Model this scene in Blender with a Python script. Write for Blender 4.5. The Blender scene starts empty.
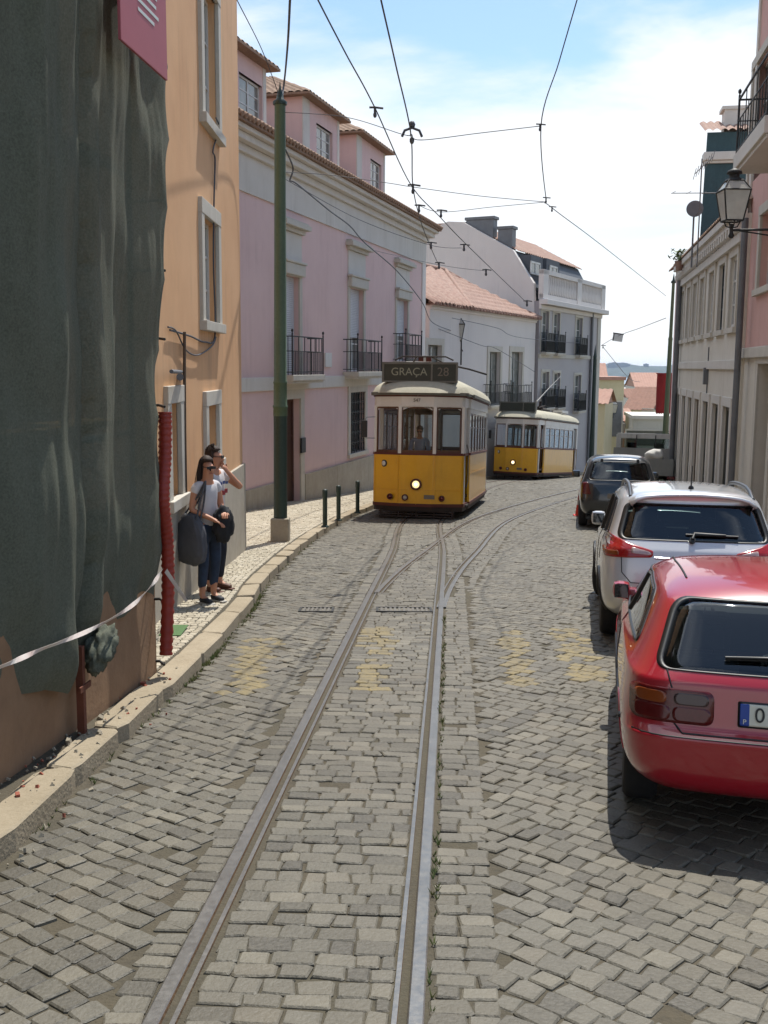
CLX, CLY = 5.4, 1.4
CV0, CV1 = .45, .665
HAZE = 4.0e-5
import bpy, bmesh, math, random
import numpy as np
from mathutils import Vector, Matrix, Euler, noise
from mathutils.bvhtree import BVHTree
from mathutils.geometry import intersect_line_plane
random.seed(7); rng = np.random.default_rng(7)
SC = bpy.context.scene
COL = SC.collection
R = math.radians

# ------------------------------------------------------------------ camera
F = 1030.0
PITCH = math.atan(146/F); ROLL = R(0.4); EYE = 2.14
cam_d = bpy.data.cameras.new('camera'); cam = bpy.data.objects.new('camera', cam_d); COL.objects.link(cam)
cam_d.sensor_fit = 'VERTICAL'; cam_d.sensor_height = 24; cam_d.lens = F/1024*24
cam_d.clip_start = .05; cam_d.clip_end = 40000
CM = Matrix.Translation((0, 0, EYE)) @ Matrix.Rotation(R(90)-PITCH, 4, 'X') @ Matrix.Rotation(ROLL, 4, 'Z')
cam.matrix_world = CM
SC.camera = cam
def at(px, py, d):
    """point at depth d metres along the view axis"""
    return CM @ Vector(((px-384)/F*d, (512-py)/F*d, -d))
def g(y):
    """height of the road along the hill"""
    if y < 28: return -.02-.0635*y
    if y < 100:
        t = y-28; return -1.798 - .0635*t - .00032*t*t
    return -8.029 - .16*(y-100)
def gv(y): return g(y)
def G(px, py, dz=0):
    """ray to the road surface (+dz)"""
    lo, hi = 1., 400.
    f = lambda d: (lambda p: p.z-(g(p.y)+dz))(at(px, py, d))
    for _ in range(60):
        m = (lo+hi)/2
        if f(m) > 0: lo = m
        else: hi = m
    return at(px, py, lo)

# ------------------------------------------------------------------ mesh builder
class MB:
    def __init__(s): s.v = []; s.f = []; s.mi = []; s.sm = []
    def add(s, vs, fs, mi=0, sm=False):
        o = len(s.v); s.v += [tuple(v) for v in vs]
        for f in fs: s.f.append([i+o for i in f]); s.mi.append(mi); s.sm.append(sm)
    def box(s, x0, x1, y0, y1, z0, z1, mi=0, M=None):
        if x0 > x1: x0, x1 = x1, x0
        if y0 > y1: y0, y1 = y1, y0
        if z0 > z1: z0, z1 = z1, z0
        vs = [(x0,y0,z0),(x1,y0,z0),(x1,y1,z0),(x0,y1,z0),(x0,y0,z1),(x1,y0,z1),(x1,y1,z1),(x0,y1,z1)]
        if M: vs = [M @ Vector(v) for v in vs]
        s.add(vs, [(3,2,1,0),(4,5,6,7),(0,1,5,4),(1,2,6,5),(2,3,7,6),(3,0,4,7)], mi)
    def quad(s, a, b, c, d, mi=0): s.add([a,b,c,d], [(0,1,2,3)], mi)
    def tube(s, pts, r, n=8, mi=0, cap=True, sm=True):
        pts = [Vector(p) for p in pts]; rs = r if isinstance(r, (list, tuple)) else [r]*len(pts)
        vs = []; ref = None
        for i, p in enumerate(pts):
            t = (pts[min(i+1, len(pts)-1)] - pts[max(i-1, 0)])
            if t.length < 1e-9: t = Vector((0,0,1))
            t.normalize()
            if ref is None: ref = Vector((0,0,1)) if abs(t.z) < .9 else Vector((1,0,0))
            a = t.cross(ref)
            if a.length < 1e-6: a = t.cross(Vector((0,1,0)))
            a.normalize(); b = a.cross(t).normalized(); ref = b
            for k in range(n):
                an = 2*math.pi*k/n
                vs.append(p + (a*math.cos(an)+b*math.sin(an))*rs[i])
        fs = []
        for i in range(len(pts)-1):
            for k in range(n):
                k2 = (k+1) % n
                fs.append((i*n+k, i*n+k2, (i+1)*n+k2, (i+1)*n+k))
        s.add(vs, fs, mi, sm)
        if cap:
            m = len(pts)-1
            s.add([vs[k] for k in range(n)], [tuple(range(n-1,-1,-1))], mi)
            s.add([vs[m*n+k] for k in range(n)], [tuple(range(n))], mi)
    def lathe(s, prof, o=(0,0,0), n=16, mi=0, M=None, sm=True):
        vs = []; fs = []
        for r, z in prof:
            for k in range(n):
                a = 2*math.pi*k/n; v = Vector((r*math.cos(a), r*math.sin(a), z))
                if M: v = M @ v
                vs.append(v + Vector(o))
        for i in range(len(prof)-1):
            for k in range(n):
                k2 = (k+1) % n; fs.append((i*n+k, i*n+k2, (i+1)*n+k2, (i+1)*n+k))
        s.add(vs, fs, mi, sm)
        m = len(prof)-1
        if prof[0][0] > 1e-4: s.add(vs[:n], [tuple(range(n-1,-1,-1))], mi)
        if prof[m][0] > 1e-4: s.add(vs[m*n:], [tuple(range(n))], mi)
    def prism(s, poly, a, b, mi=0, P=None):
        """poly 2D list, extruded between a and b; P(p, q, h) maps to 3D"""
        n = len(poly)
        vs = [P(p, q, a) for p, q in poly] + [P(p, q, b) for p, q in poly]
        fs = [tuple(range(n-1,-1,-1)), tuple(range(n, 2*n))] + [(i, (i+1)%n, n+(i+1)%n, n+i) for i in range(n)]
        s.add(vs, fs, mi)
    def grid(s, fn, nu, nv, mi=0, sm=True):
        vs = [fn(i/nu, j/nv) for j in range(nv+1) for i in range(nu+1)]
        fs = [(j*(nu+1)+i, j*(nu+1)+i+1, (j+1)*(nu+1)+i+1, (j+1)*(nu+1)+i) for j in range(nv) for i in range(nu)]
        s.add(vs, fs, mi, sm)
    def build(s, name, mat, parent=None, bevel=0, off=None):
        me = bpy.data.meshes.new(name)
        v = s.v if off is None else [(a-off[0], b-off[1], c-off[2]) for a, b, c in s.v]
        me.from_pydata(v, [], s.f)
        for m in (mat if isinstance(mat, (list, tuple)) else [mat]): me.materials.append(m)
        me.polygons.foreach_set('material_index', s.mi); me.polygons.foreach_set('use_smooth', s.sm)
        bm = bmesh.new(); bm.from_mesh(me)
        if bevel:
            bmesh.ops.remove_doubles(bm, verts=bm.verts, dist=1e-5)
        bmesh.ops.recalc_face_normals(bm, faces=bm.faces)
        if bevel:
            es = [e for e in bm.edges if len(e.link_faces) == 2 and e.calc_face_angle(0) > .6]
            bmesh.ops.bevel(bm, geom=es, offset=bevel, segments=2, affect='EDGES', profile=.6, clamp_overlap=True)
        bm.to_mesh(me); bm.free()
        o = bpy.data.objects.new(name, me); COL.objects.link(o)
        if parent: o.parent = parent
        return o
def tag(o, label=None, cat=None, group=None, kind=None):
    if label: o['label'] = label
    if cat: o['category'] = cat
    if group: o['group'] = group
    if kind: o['kind'] = kind
    return o
def empty(name, loc, rot=(0,0,0)):
    o = bpy.data.objects.new(name, None); COL.objects.link(o)
    o.location = loc; o.rotation_euler = rot; o.empty_display_size = .3
    return o
def copy_tree(o, parent=None):
    c = o.copy(); COL.objects.link(c); c.parent = parent
    for ch in list(o.children): copy_tree(ch, c)
    return c
def structure(o): o['kind'] = 'structure'; return o
def text_mesh(body, size, mat, name='lettering', parent=None, M=None, extrude=.004, align='CENTER'):
    cu = bpy.data.curves.new(name, 'FONT'); cu.body = body; cu.size = size; cu.extrude = extrude
    cu.align_x = align; cu.align_y = 'CENTER'
    t = bpy.data.objects.new(name, cu); COL.objects.link(t)
    dg = bpy.context.evaluated_depsgraph_get()
    me = bpy.data.meshes.new_from_object(t.evaluated_get(dg)); bpy.data.objects.remove(t)
    if M: me.transform(M)
    me.materials.clear(); me.materials.append(mat)
    o = bpy.data.objects.new(name, me); COL.objects.link(o)
    if parent: o.parent = parent
    return o
def catmull(pts, n):
    pts = [Vector(p) for p in pts]; out = []
    for i in range(len(pts)-1):
        p0, p1, p2, p3 = pts[max(i-1,0)], pts[i], pts[i+1], pts[min(i+2,len(pts)-1)]
        for k in range(n):
            t = k/n
            out.append(.5*((2*p1)+(p2-p0)*t+(2*p0-5*p1+4*p2-p3)*t*t+(3*p1-p0-3*p2+p3)*t**3))
    out.append(pts[-1]); return out

# ------------------------------------------------------------------ materials
def lin(c):
    if isinstance(c, str):
        c = c.lstrip('#'); c = [int(c[i:i+2], 16)/255 for i in (0,2,4)]
        return tuple(x/12.92 if x <= .04045 else ((x+.055)/1.055)**2.4 for x in c)
    return tuple(c)
MATS = {}
def mat(name, col, rough=.7, metal=0, var=None, streak=None, bump=None, coat=0, spec=.5, emit=None, grime=None, coords='Position', island=None, trans=0):
    """procedural surface.  var=(scale, amount, colour2), streak=(amount, colour2) vertical runs, bump=(scale, distance)"""
    m = bpy.data.materials.new(name); m.use_nodes = True; nt = m.node_tree; N = nt.nodes; L = nt.links
    b = N['Principled BSDF']; c = lin(col)
    b.inputs['Roughness'].default_value = rough; b.inputs['Metallic'].default_value = metal
    b.inputs['Coat Weight'].default_value = coat; b.inputs['Coat Roughness'].default_value = .04
    b.inputs['Specular IOR Level'].default_value = spec
    if coords == 'Position':
        co = N.new('ShaderNodeNewGeometry').outputs['Position']
    else:
        co = N.new('ShaderNodeTexCoord').outputs['Object']
    cur = N.new('ShaderNodeRGB').outputs[0]; cur.default_value = (*c, 1)
    def mix(fac, a, colb, amt):
        x = N.new('ShaderNodeMix'); x.data_type = 'RGBA'
        mm = N.new('ShaderNodeMath'); mm.operation = 'MULTIPLY'; mm.inputs[1].default_value = amt; mm.use_clamp = True
        L.new(fac, mm.inputs[0]); L.new(mm.outputs[0], x.inputs[0]); L.new(a, x.inputs[6])
        x.inputs[7].default_value = (*lin(colb), 1)
        return x.outputs[2]
    def nz(scale, detail=6, rough_=.6, vec=None, lo=.35, hi=.7):
        n = N.new('ShaderNodeTexNoise'); n.inputs['Scale'].default_value = scale; n.inputs['Detail'].default_value = detail
        n.inputs['Roughness'].default_value = rough_
        L.new(vec or co, n.inputs['Vector'])
        r = N.new('ShaderNodeMapRange'); r.inputs[1].default_value = lo; r.inputs[2].default_value = hi
        L.new(n.outputs[0], r.inputs[0]); return r.outputs[0], n.outputs[0]
    if island:
        gi = N.new('ShaderNodeNewGeometry').outputs['Random Per Island']
        cr = N.new('ShaderNodeValToRGB'); cr.color_ramp.interpolation = 'LINEAR'
        els = cr.color_ramp.elements
        for k, (p, cc) in enumerate(island):
            e = els[k] if k < 2 else els.new(p)
            e.position = p; e.color = (*lin(cc), 1)
        L.new(gi, cr.inputs[0]); cur = cr.outputs[0]
    if var:
        vs = var if isinstance(var, list) else [var]
        for v in vs:
            f, _ = nz(v[0]); cur = mix(f, cur, v[2], v[1])
    if streak:
        mp = N.new('ShaderNodeMapping'); mp.inputs['Scale'].default_value = (3.2, 3.2, .22); L.new(co, mp.inputs[0])
        f, _ = nz(1.6, 8, .65, mp.outputs[0], .46, .8); f2, _ = nz(.55, 4, .6, None, .42, .66); mm2 = N.new('ShaderNodeMath'); mm2.operation = 'MULTIPLY'; L.new(f, mm2.inputs[0]); L.new(f2, mm2.inputs[1]); cur = mix(mm2.outputs[0], cur, streak[1], min(1, streak[0]*1.3))
    L.new(cur, b.inputs['Base Color'])
    if bump:
        n = N.new('ShaderNodeTexNoise'); n.inputs['Scale'].default_value = bump[0]; n.inputs['Detail'].default_value = 5
        L.new(co, n.inputs['Vector'])
        bp = N.new('ShaderNodeBump'); bp.inputs['Distance'].default_value = bump[1]; bp.inputs['Strength'].default_value = 1
        L.new(n.outputs[0], bp.inputs['Height']); L.new(bp.outputs[0], b.inputs['Normal'])
        if rough > .25:
            rr = N.new('ShaderNodeMapRange'); rr.inputs[3].default_value = max(0, rough-.12); rr.inputs[4].default_value = min(1, rough+.12)
            L.new(n.outputs[0], rr.inputs[0]); L.new(rr.outputs[0], b.inputs['Roughness'])
    if emit:
        b.inputs['Emission Color'].default_value = (*lin(emit[0]), 1); b.inputs['Emission Strength'].default_value = emit[1]
    MATS[name] = m
    return m
def glass_mat(name, tint, rough=.03, refl=1.0):
    m = bpy.data.materials.new(name); m.use_nodes = True; nt = m.node_tree; N = nt.nodes; L = nt.links
    N.remove(N['Principled BSDF'])
    t = N.new('ShaderNodeBsdfTransparent'); t.inputs[0].default_value = (*tint, 1)
    gl = N.new('ShaderNodeBsdfGlossy'); gl.inputs['Roughness'].default_value = rough; gl.inputs[0].default_value = (.9,.95,1,1)
    fr = N.new('ShaderNodeFresnel'); fr.inputs[0].default_value = 1.5
    mu = N.new('ShaderNodeMath'); mu.operation = 'MULTIPLY'; mu.inputs[1].default_value = refl; mu.use_clamp = True
    mx = N.new('ShaderNodeMixShader'); L.new(fr.outputs[0], mu.inputs[0]); L.new(mu.outputs[0], mx.inputs[0])
    L.new(t.outputs[0], mx.inputs[1]); L.new(gl.outputs[0], mx.inputs[2])
    L.new(mx.outputs[0], N['Material Output'].inputs[0]); MATS[name] = m
    return m
K = {}
K['cobble'] = mat('cobble_stone', '#8b867c', .62, var=[(9, .4, '#454138'), (45, .3, '#7d776a'), (.55, .45, '#524b3d'), (1.7, .3, '#4f4a41')], bump=(55, .006),
    island=[(0, '#3c3a34'), (.12, '#4b483f'), (.3, '#5c594e'), (.5, '#69655a'), (.75, '#595549'), (.9, '#787365'), (1, '#665f51')])
K['joint'] = mat('joint_dirt', '#4a4233', .95, var=[(2.2, .7, '#37322a'), (30, .5, '#5c5342'), (.5, .5, '#454538')], bump=(60, .01))
K['paint'] = mat('worn_yellow_paint', '#87774a', .7, var=[(26, .8, '#5f5a4e'), (7, .75, '#5c574b')], bump=(70, .004))
K['calcada'] = mat('limestone_setts', '#a89f8c', .75, var=[(1.1, .55, '#8a7f68'), (40, .3, '#b9b1a0')], bump=(60, .003),
    island=[(0, '#8c8372'), (.3, '#a39a86'), (.6, '#b3aa97'), (.85, '#9a917d'), (1, '#bfb7a6')])
K['kerb'] = mat('kerb_stone', '#9a8e78', .85, var=[(2, .7, '#776b55'), (25, .4, '#a99d88'), (.7, .5, '#82745c')], bump=(40, .006))
K['steel'] = mat('rail_steel', '#8e8b86', .36, .8, var=[(5, .5, '#74716c')], bump=(30, .001))
K['rust'] = mat('rail_rust', '#6d5138', .9, var=[(20, .7, '#8c6d48')], bump=(40, .004))
K['black'] = mat('black_paint', '#191a1b', .55, var=[(12, .4, '#2c2d2c')])
K['iron'] = mat('wrought_iron', '#232525', .6, .2, var=[(14, .5, '#3a3631')])
K['cable'] = mat('cable_black', '#4a4c52', .6)
# ------------------------------------------------------------------ world, sun
SUN_EL, SUN_AZ = R(66), R(20)
w = bpy.data.worlds.new('World'); SC.world = w; w.use_nodes = True
nt = w.node_tree; N = nt.nodes; L = nt.links; bg = N['Background']
sky = N.new('ShaderNodeTexSky'); sky.sky_type = 'NISHITA'; sky.sun_disc = False
sky.sun_elevation = SUN_EL; sky.sun_rotation = SUN_AZ; sky.altitude = 60; sky.dust_density = 1.2; sky.air_density = 1.0
tc = N.new('ShaderNodeTexCoord')
sp = N.new('ShaderNodeSeparateXYZ'); L.new(tc.outputs['Generated'], sp.inputs[0])
def mth(op, a, b=None, clamp=False):
    m = N.new('ShaderNodeMath'); m.operation = op; m.use_clamp = clamp
    for i, x in enumerate((a, b)):
        if x is None: continue
        if isinstance(x, (int, float)): m.inputs[i].default_value = x
        else: L.new(x, m.inputs[i])
    return m.outputs[0]
zc = mth('MAXIMUM', sp.outputs[2], .0)
cx = N.new('ShaderNodeCombineXYZ'); L.new(sp.outputs[0], cx.inputs[0]); L.new(zc, cx.inputs[1]); L.new(mth('MULTIPLY', sp.outputs[1], .35), cx.inputs[2])
mp = N.new('ShaderNodeMapping'); mp.inputs['Rotation'].default_value = (0, 0, R(22)); mp.inputs['Scale'].default_value = (1.5, 4.6, 1.5); mp.inputs['Location'].default_value = (CLX, CLY, 0)
L.new(cx.outputs[0], mp.inputs[0])
n1 = N.new('ShaderNodeTexNoise'); n1.inputs['Scale'].default_value = 1.5; n1.inputs['Detail'].default_value = 10; n1.inputs['Roughness'].default_value = .56; n1.inputs['Distortion'].default_value = .5
L.new(mp.outputs[0], n1.inputs['Vector'])
# more cover low down, clearer higher up
el = N.new('ShaderNodeMapRange'); el.inputs[1].default_value = .08; el.inputs[2].default_value = .36; el.inputs[3].default_value = .30; el.inputs[4].default_value = -.10
L.new(sp.outputs[2], el.inputs[0])
cv = N.new('ShaderNodeMapRange'); cv.interpolation_type = 'SMOOTHSTEP'; cv.inputs[1].default_value = CV0; cv.inputs[2].default_value = CV1
lft = N.new('ShaderNodeMapRange'); lft.inputs[1].default_value = -.25; lft.inputs[2].default_value = .12; lft.inputs[3].default_value = .13; lft.inputs[4].default_value = -.03
L.new(sp.outputs[0], lft.inputs[0])
L.new(mth('ADD', mth('ADD', n1.outputs[0], el.outputs[0]), lft.outputs[0]), cv.inputs[0])
skm = N.new('ShaderNodeMix'); skm.data_type = 'RGBA'; skm.blend_type = 'MULTIPLY'; skm.inputs[0].default_value = 1; skm.inputs[7].default_value = (1.04, 1.17, 1.19, 1); L.new(sky.outputs[0], skm.inputs[6])
mx = N.new('ShaderNodeMix'); mx.data_type = 'RGBA'
cb = N.new('ShaderNodeMapRange'); cb.inputs[1].default_value = .36; cb.inputs[2].default_value = .75; cb.inputs[3].default_value = 7.3; cb.inputs[4].default_value = 13.5  # cloud brightness raised overhead, out of view, to add fill light in the shade
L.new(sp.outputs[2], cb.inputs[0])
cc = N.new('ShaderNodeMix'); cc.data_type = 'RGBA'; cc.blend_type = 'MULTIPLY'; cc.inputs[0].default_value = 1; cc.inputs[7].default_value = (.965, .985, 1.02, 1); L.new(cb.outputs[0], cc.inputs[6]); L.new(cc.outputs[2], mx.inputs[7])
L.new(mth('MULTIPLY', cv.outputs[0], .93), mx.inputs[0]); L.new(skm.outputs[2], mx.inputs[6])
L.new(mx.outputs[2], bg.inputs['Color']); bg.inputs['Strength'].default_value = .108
sd = bpy.data.lights.new('sun', 'SUN'); so = bpy.data.objects.new('sun', sd); COL.objects.link(so)
sd.energy = 4.0; sd.angle = R(.5); sd.color = (1, .955, .88)
sdir = Vector((math.sin(SUN_AZ)*math.cos(SUN_EL), math.cos(SUN_AZ)*math.cos(SUN_EL), math.sin(SUN_EL)))
so.rotation_euler = (-sdir).to_track_quat('-Z', 'Y').to_euler(); so.location = sdir*60
SC.view_settings.view_transform = 'Standard'; SC.view_settings.look = 'None'; SC.view_settings.exposure = .52; SC.view_settings.gamma = 1
SC.cycles.max_bounces = 6; SC.cycles.transparent_max_bounces = 16; SC.cycles.use_denoising = True

# ------------------------------------------------------------------ road
PATH_A = [(-1.0,-6),(-.66,-1),(-.345,3.6),(.24,12.6),(.6,18.2),(.98,25.3),(2.35,33.3),(4.2,43),(6.65,51.4),(10.3,59),(14.6,66.5),(19,74)]
PATH_B = [(.0,9.0),(.28,12.6),(.66,15.4),(1.22,18.4),(2.62,25.2),(5.3,33.0),(8.4,41),(11.6,49),(15.5,57.5),(19.5,66)]
SA = catmull([(x,y,0) for x,y in PATH_A], 24); SB = catmull([(x,y,0) for x,y in PATH_B], 24)
A2 = np.array([(p.x,p.y) for p in SA]); B2 = np.array([(p.x,p.y) for p in SB])
def nearest(path, x, y):
    """signed lateral offset (+right) and heading of the nearest bit of path"""
    seg = path[1:]-path[:-1]; l2 = (seg**2).sum(1)
    t = np.clip(((x-path[:-1,0])*seg[:,0]+(y-path[:-1,1])*seg[:,1])/l2, 0, 1)
    cx_ = path[:-1,0]+t*seg[:,0]; cy_ = path[:-1,1]+t*seg[:,1]
    d2 = (x-cx_)**2+(y-cy_)**2; i = int(d2.argmin())
    s = seg[i]/math.sqrt(l2[i])
    return (x-cx_[i])*s[1]-(y-cy_[i])*s[0], math.atan2(s[0], s[1]), math.sqrt(d2[i])
KERB_L = catmull([(x,y,0) for x,y in [(-2.25,-6),(-2.1,0),(-1.89,5.0),(-1.78,7.3),(-1.66,9.2),(-1.6,12),(-1.64,14.6),(-1.42,19.7),(-.9,25),(-.25,29),(.75,33.5),(2.1,39.5),(3.5,46),(5.25,52),(9.5,60.3),(15.4,71.5),(19,78)]], 10)
KL = np.array([(p.x,p.y) for p in KERB_L])
KERB_R = catmull([(x,y,0) for x,y in [(2.0,-4),(3.3,5),(4.35,11),(6.55,23),(8.9,31),(12.4,39),(16.4,47),(20.5,55),(25,63)]], 10)
KR = np.array([(p.x,p.y) for p in KERB_R])
def kxl(y): return float(np.interp(y, KL[:,1], KL[:,0]))
def kxr(y): return float(np.interp(y, KR[:,1], KR[:,0]))

# base sheet of the road: dirt and sand under the setts
b = MB()
ys = [-7+.5*i for i in range(160)]
def roadfn(u, v):
    y = -7+v*87; x = kxl(y)-.1 + u*(kxr(y)-kxl(y)+.2); return (x, y, g(y)-.011)
b.grid(roadfn, 10, 170); structure(b.build('road', K['joint']))

class Stones:
    def __init__(s): s.v = []; s.f = []; s.mi = []
    def stone(s, c, a, bb, ang, near, mi=0, z0=0, chf=.008, h=.045):
        """one sett: centre c, half sizes a, bb, turned by ang"""
        ca, sa = math.cos(ang), math.sin(ang)
        j = lambda: random.gauss(0, .085)
        if near:
            k = random.uniform(.08, .22)
            out = [(-1+j(),-1+k),(-1+k,-1+j()),(1-k,-1+j()),(1+j(),-1+k),(1+j(),1-k),(1-k,1+j()),(-1+k,1+j()),(-1+j(),1-k)]
        else: out = [(-1+j(),-1+j()),(1+j(),-1+j()),(1+j(),1+j()),(-1+j(),1+j())]
        n = len(out); o = len(s.v); dz = random.gauss(0, .0028)+z0; tx = random.gauss(0, .014); ty = random.gauss(0, .014)
        for ring, (ins, dep) in enumerate(((chf, 0), (0, -chf*.8), (-.004, -h))):
            for p, q in out:
                x = p*(a-ins); y = q*(bb-ins)
                wx = c[0]+x*ca+y*sa; wy = c[1]-x*sa+y*ca
                s.v.append((wx, wy, g(wy)+dz+dep+tx*x+ty*y))
        s.f.append([o+i for i in range(n)]); s.mi.append(mi)
        for r in (0, 1):
            for i in range(n):
                i2 = (i+1) % n
                s.f.append([o+r*n+i, o+(r+1)*n+i, o+(r+1)*n+i2, o+r*n+i2]); s.mi.append(mi)
    def build(s, name, mats):
        me = bpy.data.meshes.new(name); me.from_pydata(s.v, [], s.f)
        for m in mats: me.materials.append(m)
        me.polygons.foreach_set('material_index', s.mi)
        bm = bmesh.new(); bm.from_mesh(me); bmesh.ops.recalc_face_normals(bm, faces=bm.faces); bm.to_mesh(me); bm.free()
        o = bpy.data.objects.new(name, me); COL.objects.link(o); return structure(o)
# worn yellow bars across the road
BARS = []
for (p0, p1, wd) in (((243,690),(262,640),.36), ((366,686),(381,628),.3), ((520,682),(513,632),.26), ((590,680),(565,630),.34)):
    BARS.append((G(*p0), G(*p1), wd/2))
def in_bar(x, y):
    for a, c, hw in BARS:
        d = Vector((c.x-a.x, c.y-a.y)); l = d.length; d /= l; r_ = Vector((x-a.x, y-a.y))
        t = r_.dot(d); n_ = abs(r_.x*d.y-r_.y*d.x)
        if -.1 < t < l+.1 and n_ < hw: return True
    return False
ST = Stones()
def paint_at(x, y): return 1 if in_bar(x, y) and random.random() < .8 else 0
def band(path, t0, t1, rowh, stw, smin, smax, test=None, turn=0):
    """rows of setts laid square to the track"""
    P = path; acc = 0; nxt = 0
    for i in range(len(P)-1):
        seg = P[i+1]-P[i]; l = np.hypot(*seg); d = seg/l
        while nxt <= acc+l:
            q = P[i]+d*(nxt-acc); hh = rowh*random.uniform(.85, 1.15)
            if smin < q[1] < smax:
                t = t0+random.uniform(0, .03)
                while t < t1-.05:
                    wd = min(stw*random.uniform(.65, 1.35), t1-t)
                    if t1-t-wd < .06: wd = t1-t
                    c = (q[0]+d[1]*(t+wd/2), q[1]-d[0]*(t+wd/2))
                    if (test is None or test(*c)) and random.random() > .006:
                        ST.stone(c, wd/2-.002, hh/2-.002, math.atan2(d[0], d[1])+random.gauss(0, .03), q[1] < 20, paint_at(*c))
                    t += wd
            nxt += hh
        acc += l
def free(x, y):
    a, _, _ = nearest(A2, x, y)
    if abs(abs(a)-.455) < .075: return False
    if y > 10:
        bb_, _, _ = nearest(B2, x, y)
        if abs(abs(bb_)-.455) < .075: return False
    return kxl(y)+.03 < x < kxr(y)-.03
band(A2, -.385, .385, .108, .145, 1.5, 60, free)
band(A2, .52, .80, .105, .14, 1.5, 60, free)
band(A2, -.68, -.52, .105, .16, 1.5, 60, free)
def freeB(x, y):
    a, _, _ = nearest(A2, x, y)
    return abs(a) > (.84 if a > 0 else .72) and free(x, y)
band(B2, -.385, .385, .108, .145, 12, 60, freeB)
band(B2, .52, .80, .105, .14, 12, 60, freeB)
def diag(xmin, xmax, ymin, ymax, ang, size, side):
    ca, sa = math.cos(ang), math.sin(ang)
    cxm, cym = (xmin+xmax)/2, (ymin+ymax)/2; rad = math.hypot(xmax-xmin, ymax-ymin)/2+1
    v = -rad
    while v < rad:
        hh = size*random.uniform(.88, 1.1); u = -rad+random.uniform(0, size)
        while u < rad:
            wd = size*random.uniform(.8, 1.3)
            wob = .05*math.sin(u*1.7+v*.6)
            x = cxm+(u+wd/2)*ca+(v+hh/2+wob)*sa; y = cym-(u+wd/2)*sa+(v+hh/2+wob)*ca
            u += wd
            if not (xmin < x < xmax and ymin < y < ymax) or random.random() < .005: continue
            if not (kxl(y)+.06 < x < kxr(y)-.06): continue
            a, _, _ = nearest(A2, x, y)
            if (side > 0 and a < .815) or (side < 0 and a > -.70): continue
            if y > 10:
                bb_, _, db = nearest(B2, x, y)
                if db < .83 and -.55 < bb_ < .83: continue
            ST.stone((x, y), wd/2-.002, hh/2-.002, ang+random.gauss(0, .05), y < 20, paint_at(x, y))
        v += hh
diag(-2.4, 3, 2.5, 40, R(38), .118, -1)
diag(-.5, 12, 2.5, 40, R(40), .122, 1)
diag(0, 25, 40, 62, R(40), .2, 1); diag(0, 25, 40, 62, R(40), .2, -1)
ST.build('road_paving', [K['cobble'], K['paint']])

# rails: grooved section swept along each track
def rail(path, off, inner, y0, y1, name):
    b = MB(); pts = [p for p in path if y0 <= p[1] <= y1]
    # lateral profile (towards the outside positive): head, groove, lip
    prof = [(.062,-.03),(.062,.004),(.056,.007),(.006,.007),(0,.003),(-.002,-.022),(-.036,-.022),(-.038,.002),(-.058,.002),(-.058,-.03)]
    rows = []
    for i, p in enumerate(pts):
        a = pts[max(i-1,0)]; c = pts[min(i+1,len(pts)-1)]; t = (c-a)/np.hypot(*(c-a)); n_ = np.array([t[1], -t[0]])
        rows.append([(p[0]+n_[0]*(off+inner*q), p[1]+n_[1]*(off+inner*q), g(p[1]+n_[1]*off)+z+.004) for q, z in prof])
    m = len(prof)
    for i in range(len(rows)-1):
        for k in range(m-1):
            b.add([rows[i][k], rows[i][k+1], rows[i+1][k+1], rows[i+1][k]], [(0,1,2,3)], 1 if k in (4,5,6) else (2 if k in (0, 8) else 0), False)
    return structure(b.build(name, [K['steel'], K['rust'], K['rust']]))
rail(A2, -.45, -1, -6, 74, 'tram_rail'); rail(A2, .45, 1, -6, 74, 'tram_rail')
rail(B2, -.45, -1, 13.4, 66, 'tram_rail'); rail(B2, .45, 1, 12.4, 66, 'tram_rail')

# kerb of single stones and the limestone pavements
def kerb(P, side, name, y1):
    s = Stones(); i = 0; pos = P[0].copy(); acc = 0; k = 0
    cum = np.concatenate([[0], np.cumsum(np.hypot(*(P[1:]-P[:-1]).T))])
    s_ = 0
    while s_ < cum[-1]-1.2:
        l = random.uniform(.8, 1.25)
        q = np.array([np.interp(s_+l/2, cum, P[:,0]), np.interp(s_+l/2, cum, P[:,1])])
        q0 = np.array([np.interp(s_, cum, P[:,0]), np.interp(s_, cum, P[:,1])]); q1 = np.array([np.interp(s_+l, cum, P[:,0]), np.interp(s_+l, cum, P[:,1])])
        d = (q1-q0)/np.hypot(*(q1-q0)); n_ = np.array([d[1], -d[0]])
        if q[1] < y1:
            c = q - side*n_*.11
            s.stone(c, .11, l/2-random.uniform(.004,.012), math.atan2(d[0], d[1]), True, 0, .12, .014, .3)
        s_ += l
    return s.build(name, [K['kerb']])
kerb(KL, 1, 'kerb', 74); kerb(KR, -1, 'kerb', 60)
b = MB()
def pavl(u, v): y = -7+v*86; return (kxl(y)-.2-(1-u)*4.6, y, g(y)+.098)
b.grid(pavl, 4, 150)
def pavr(u, v): y = -4+v*68; return (kxr(y)+.2+u*6, y, g(y)+.098)
b.grid(pavr, 4, 120)
structure(b.build('pavement', K['joint']))
PV = Stones()
y = 8.2
while y < 46:
    rh = .075*(1 if y < 22 else 1.5); x0 = kxl(y)-.26
    lim = -2.6 if y < 18.3 else -3.9+max(0, (y-26.5))*.29
    x = x0
    while x > lim-.05 and x > x0-3.4:
        wd = rh*random.uniform(.85, 1.2); q = y+.018*math.sin(x*9)+random.gauss(0, .006)
        PV.stone((x-wd/2, q), wd/2-.004, rh/2-.004, random.gauss(0, .12), False, 0, .112, .008, .03)
        x -= wd
    y += rh
PV.build('pavement_setts', [K['calcada']])
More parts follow.
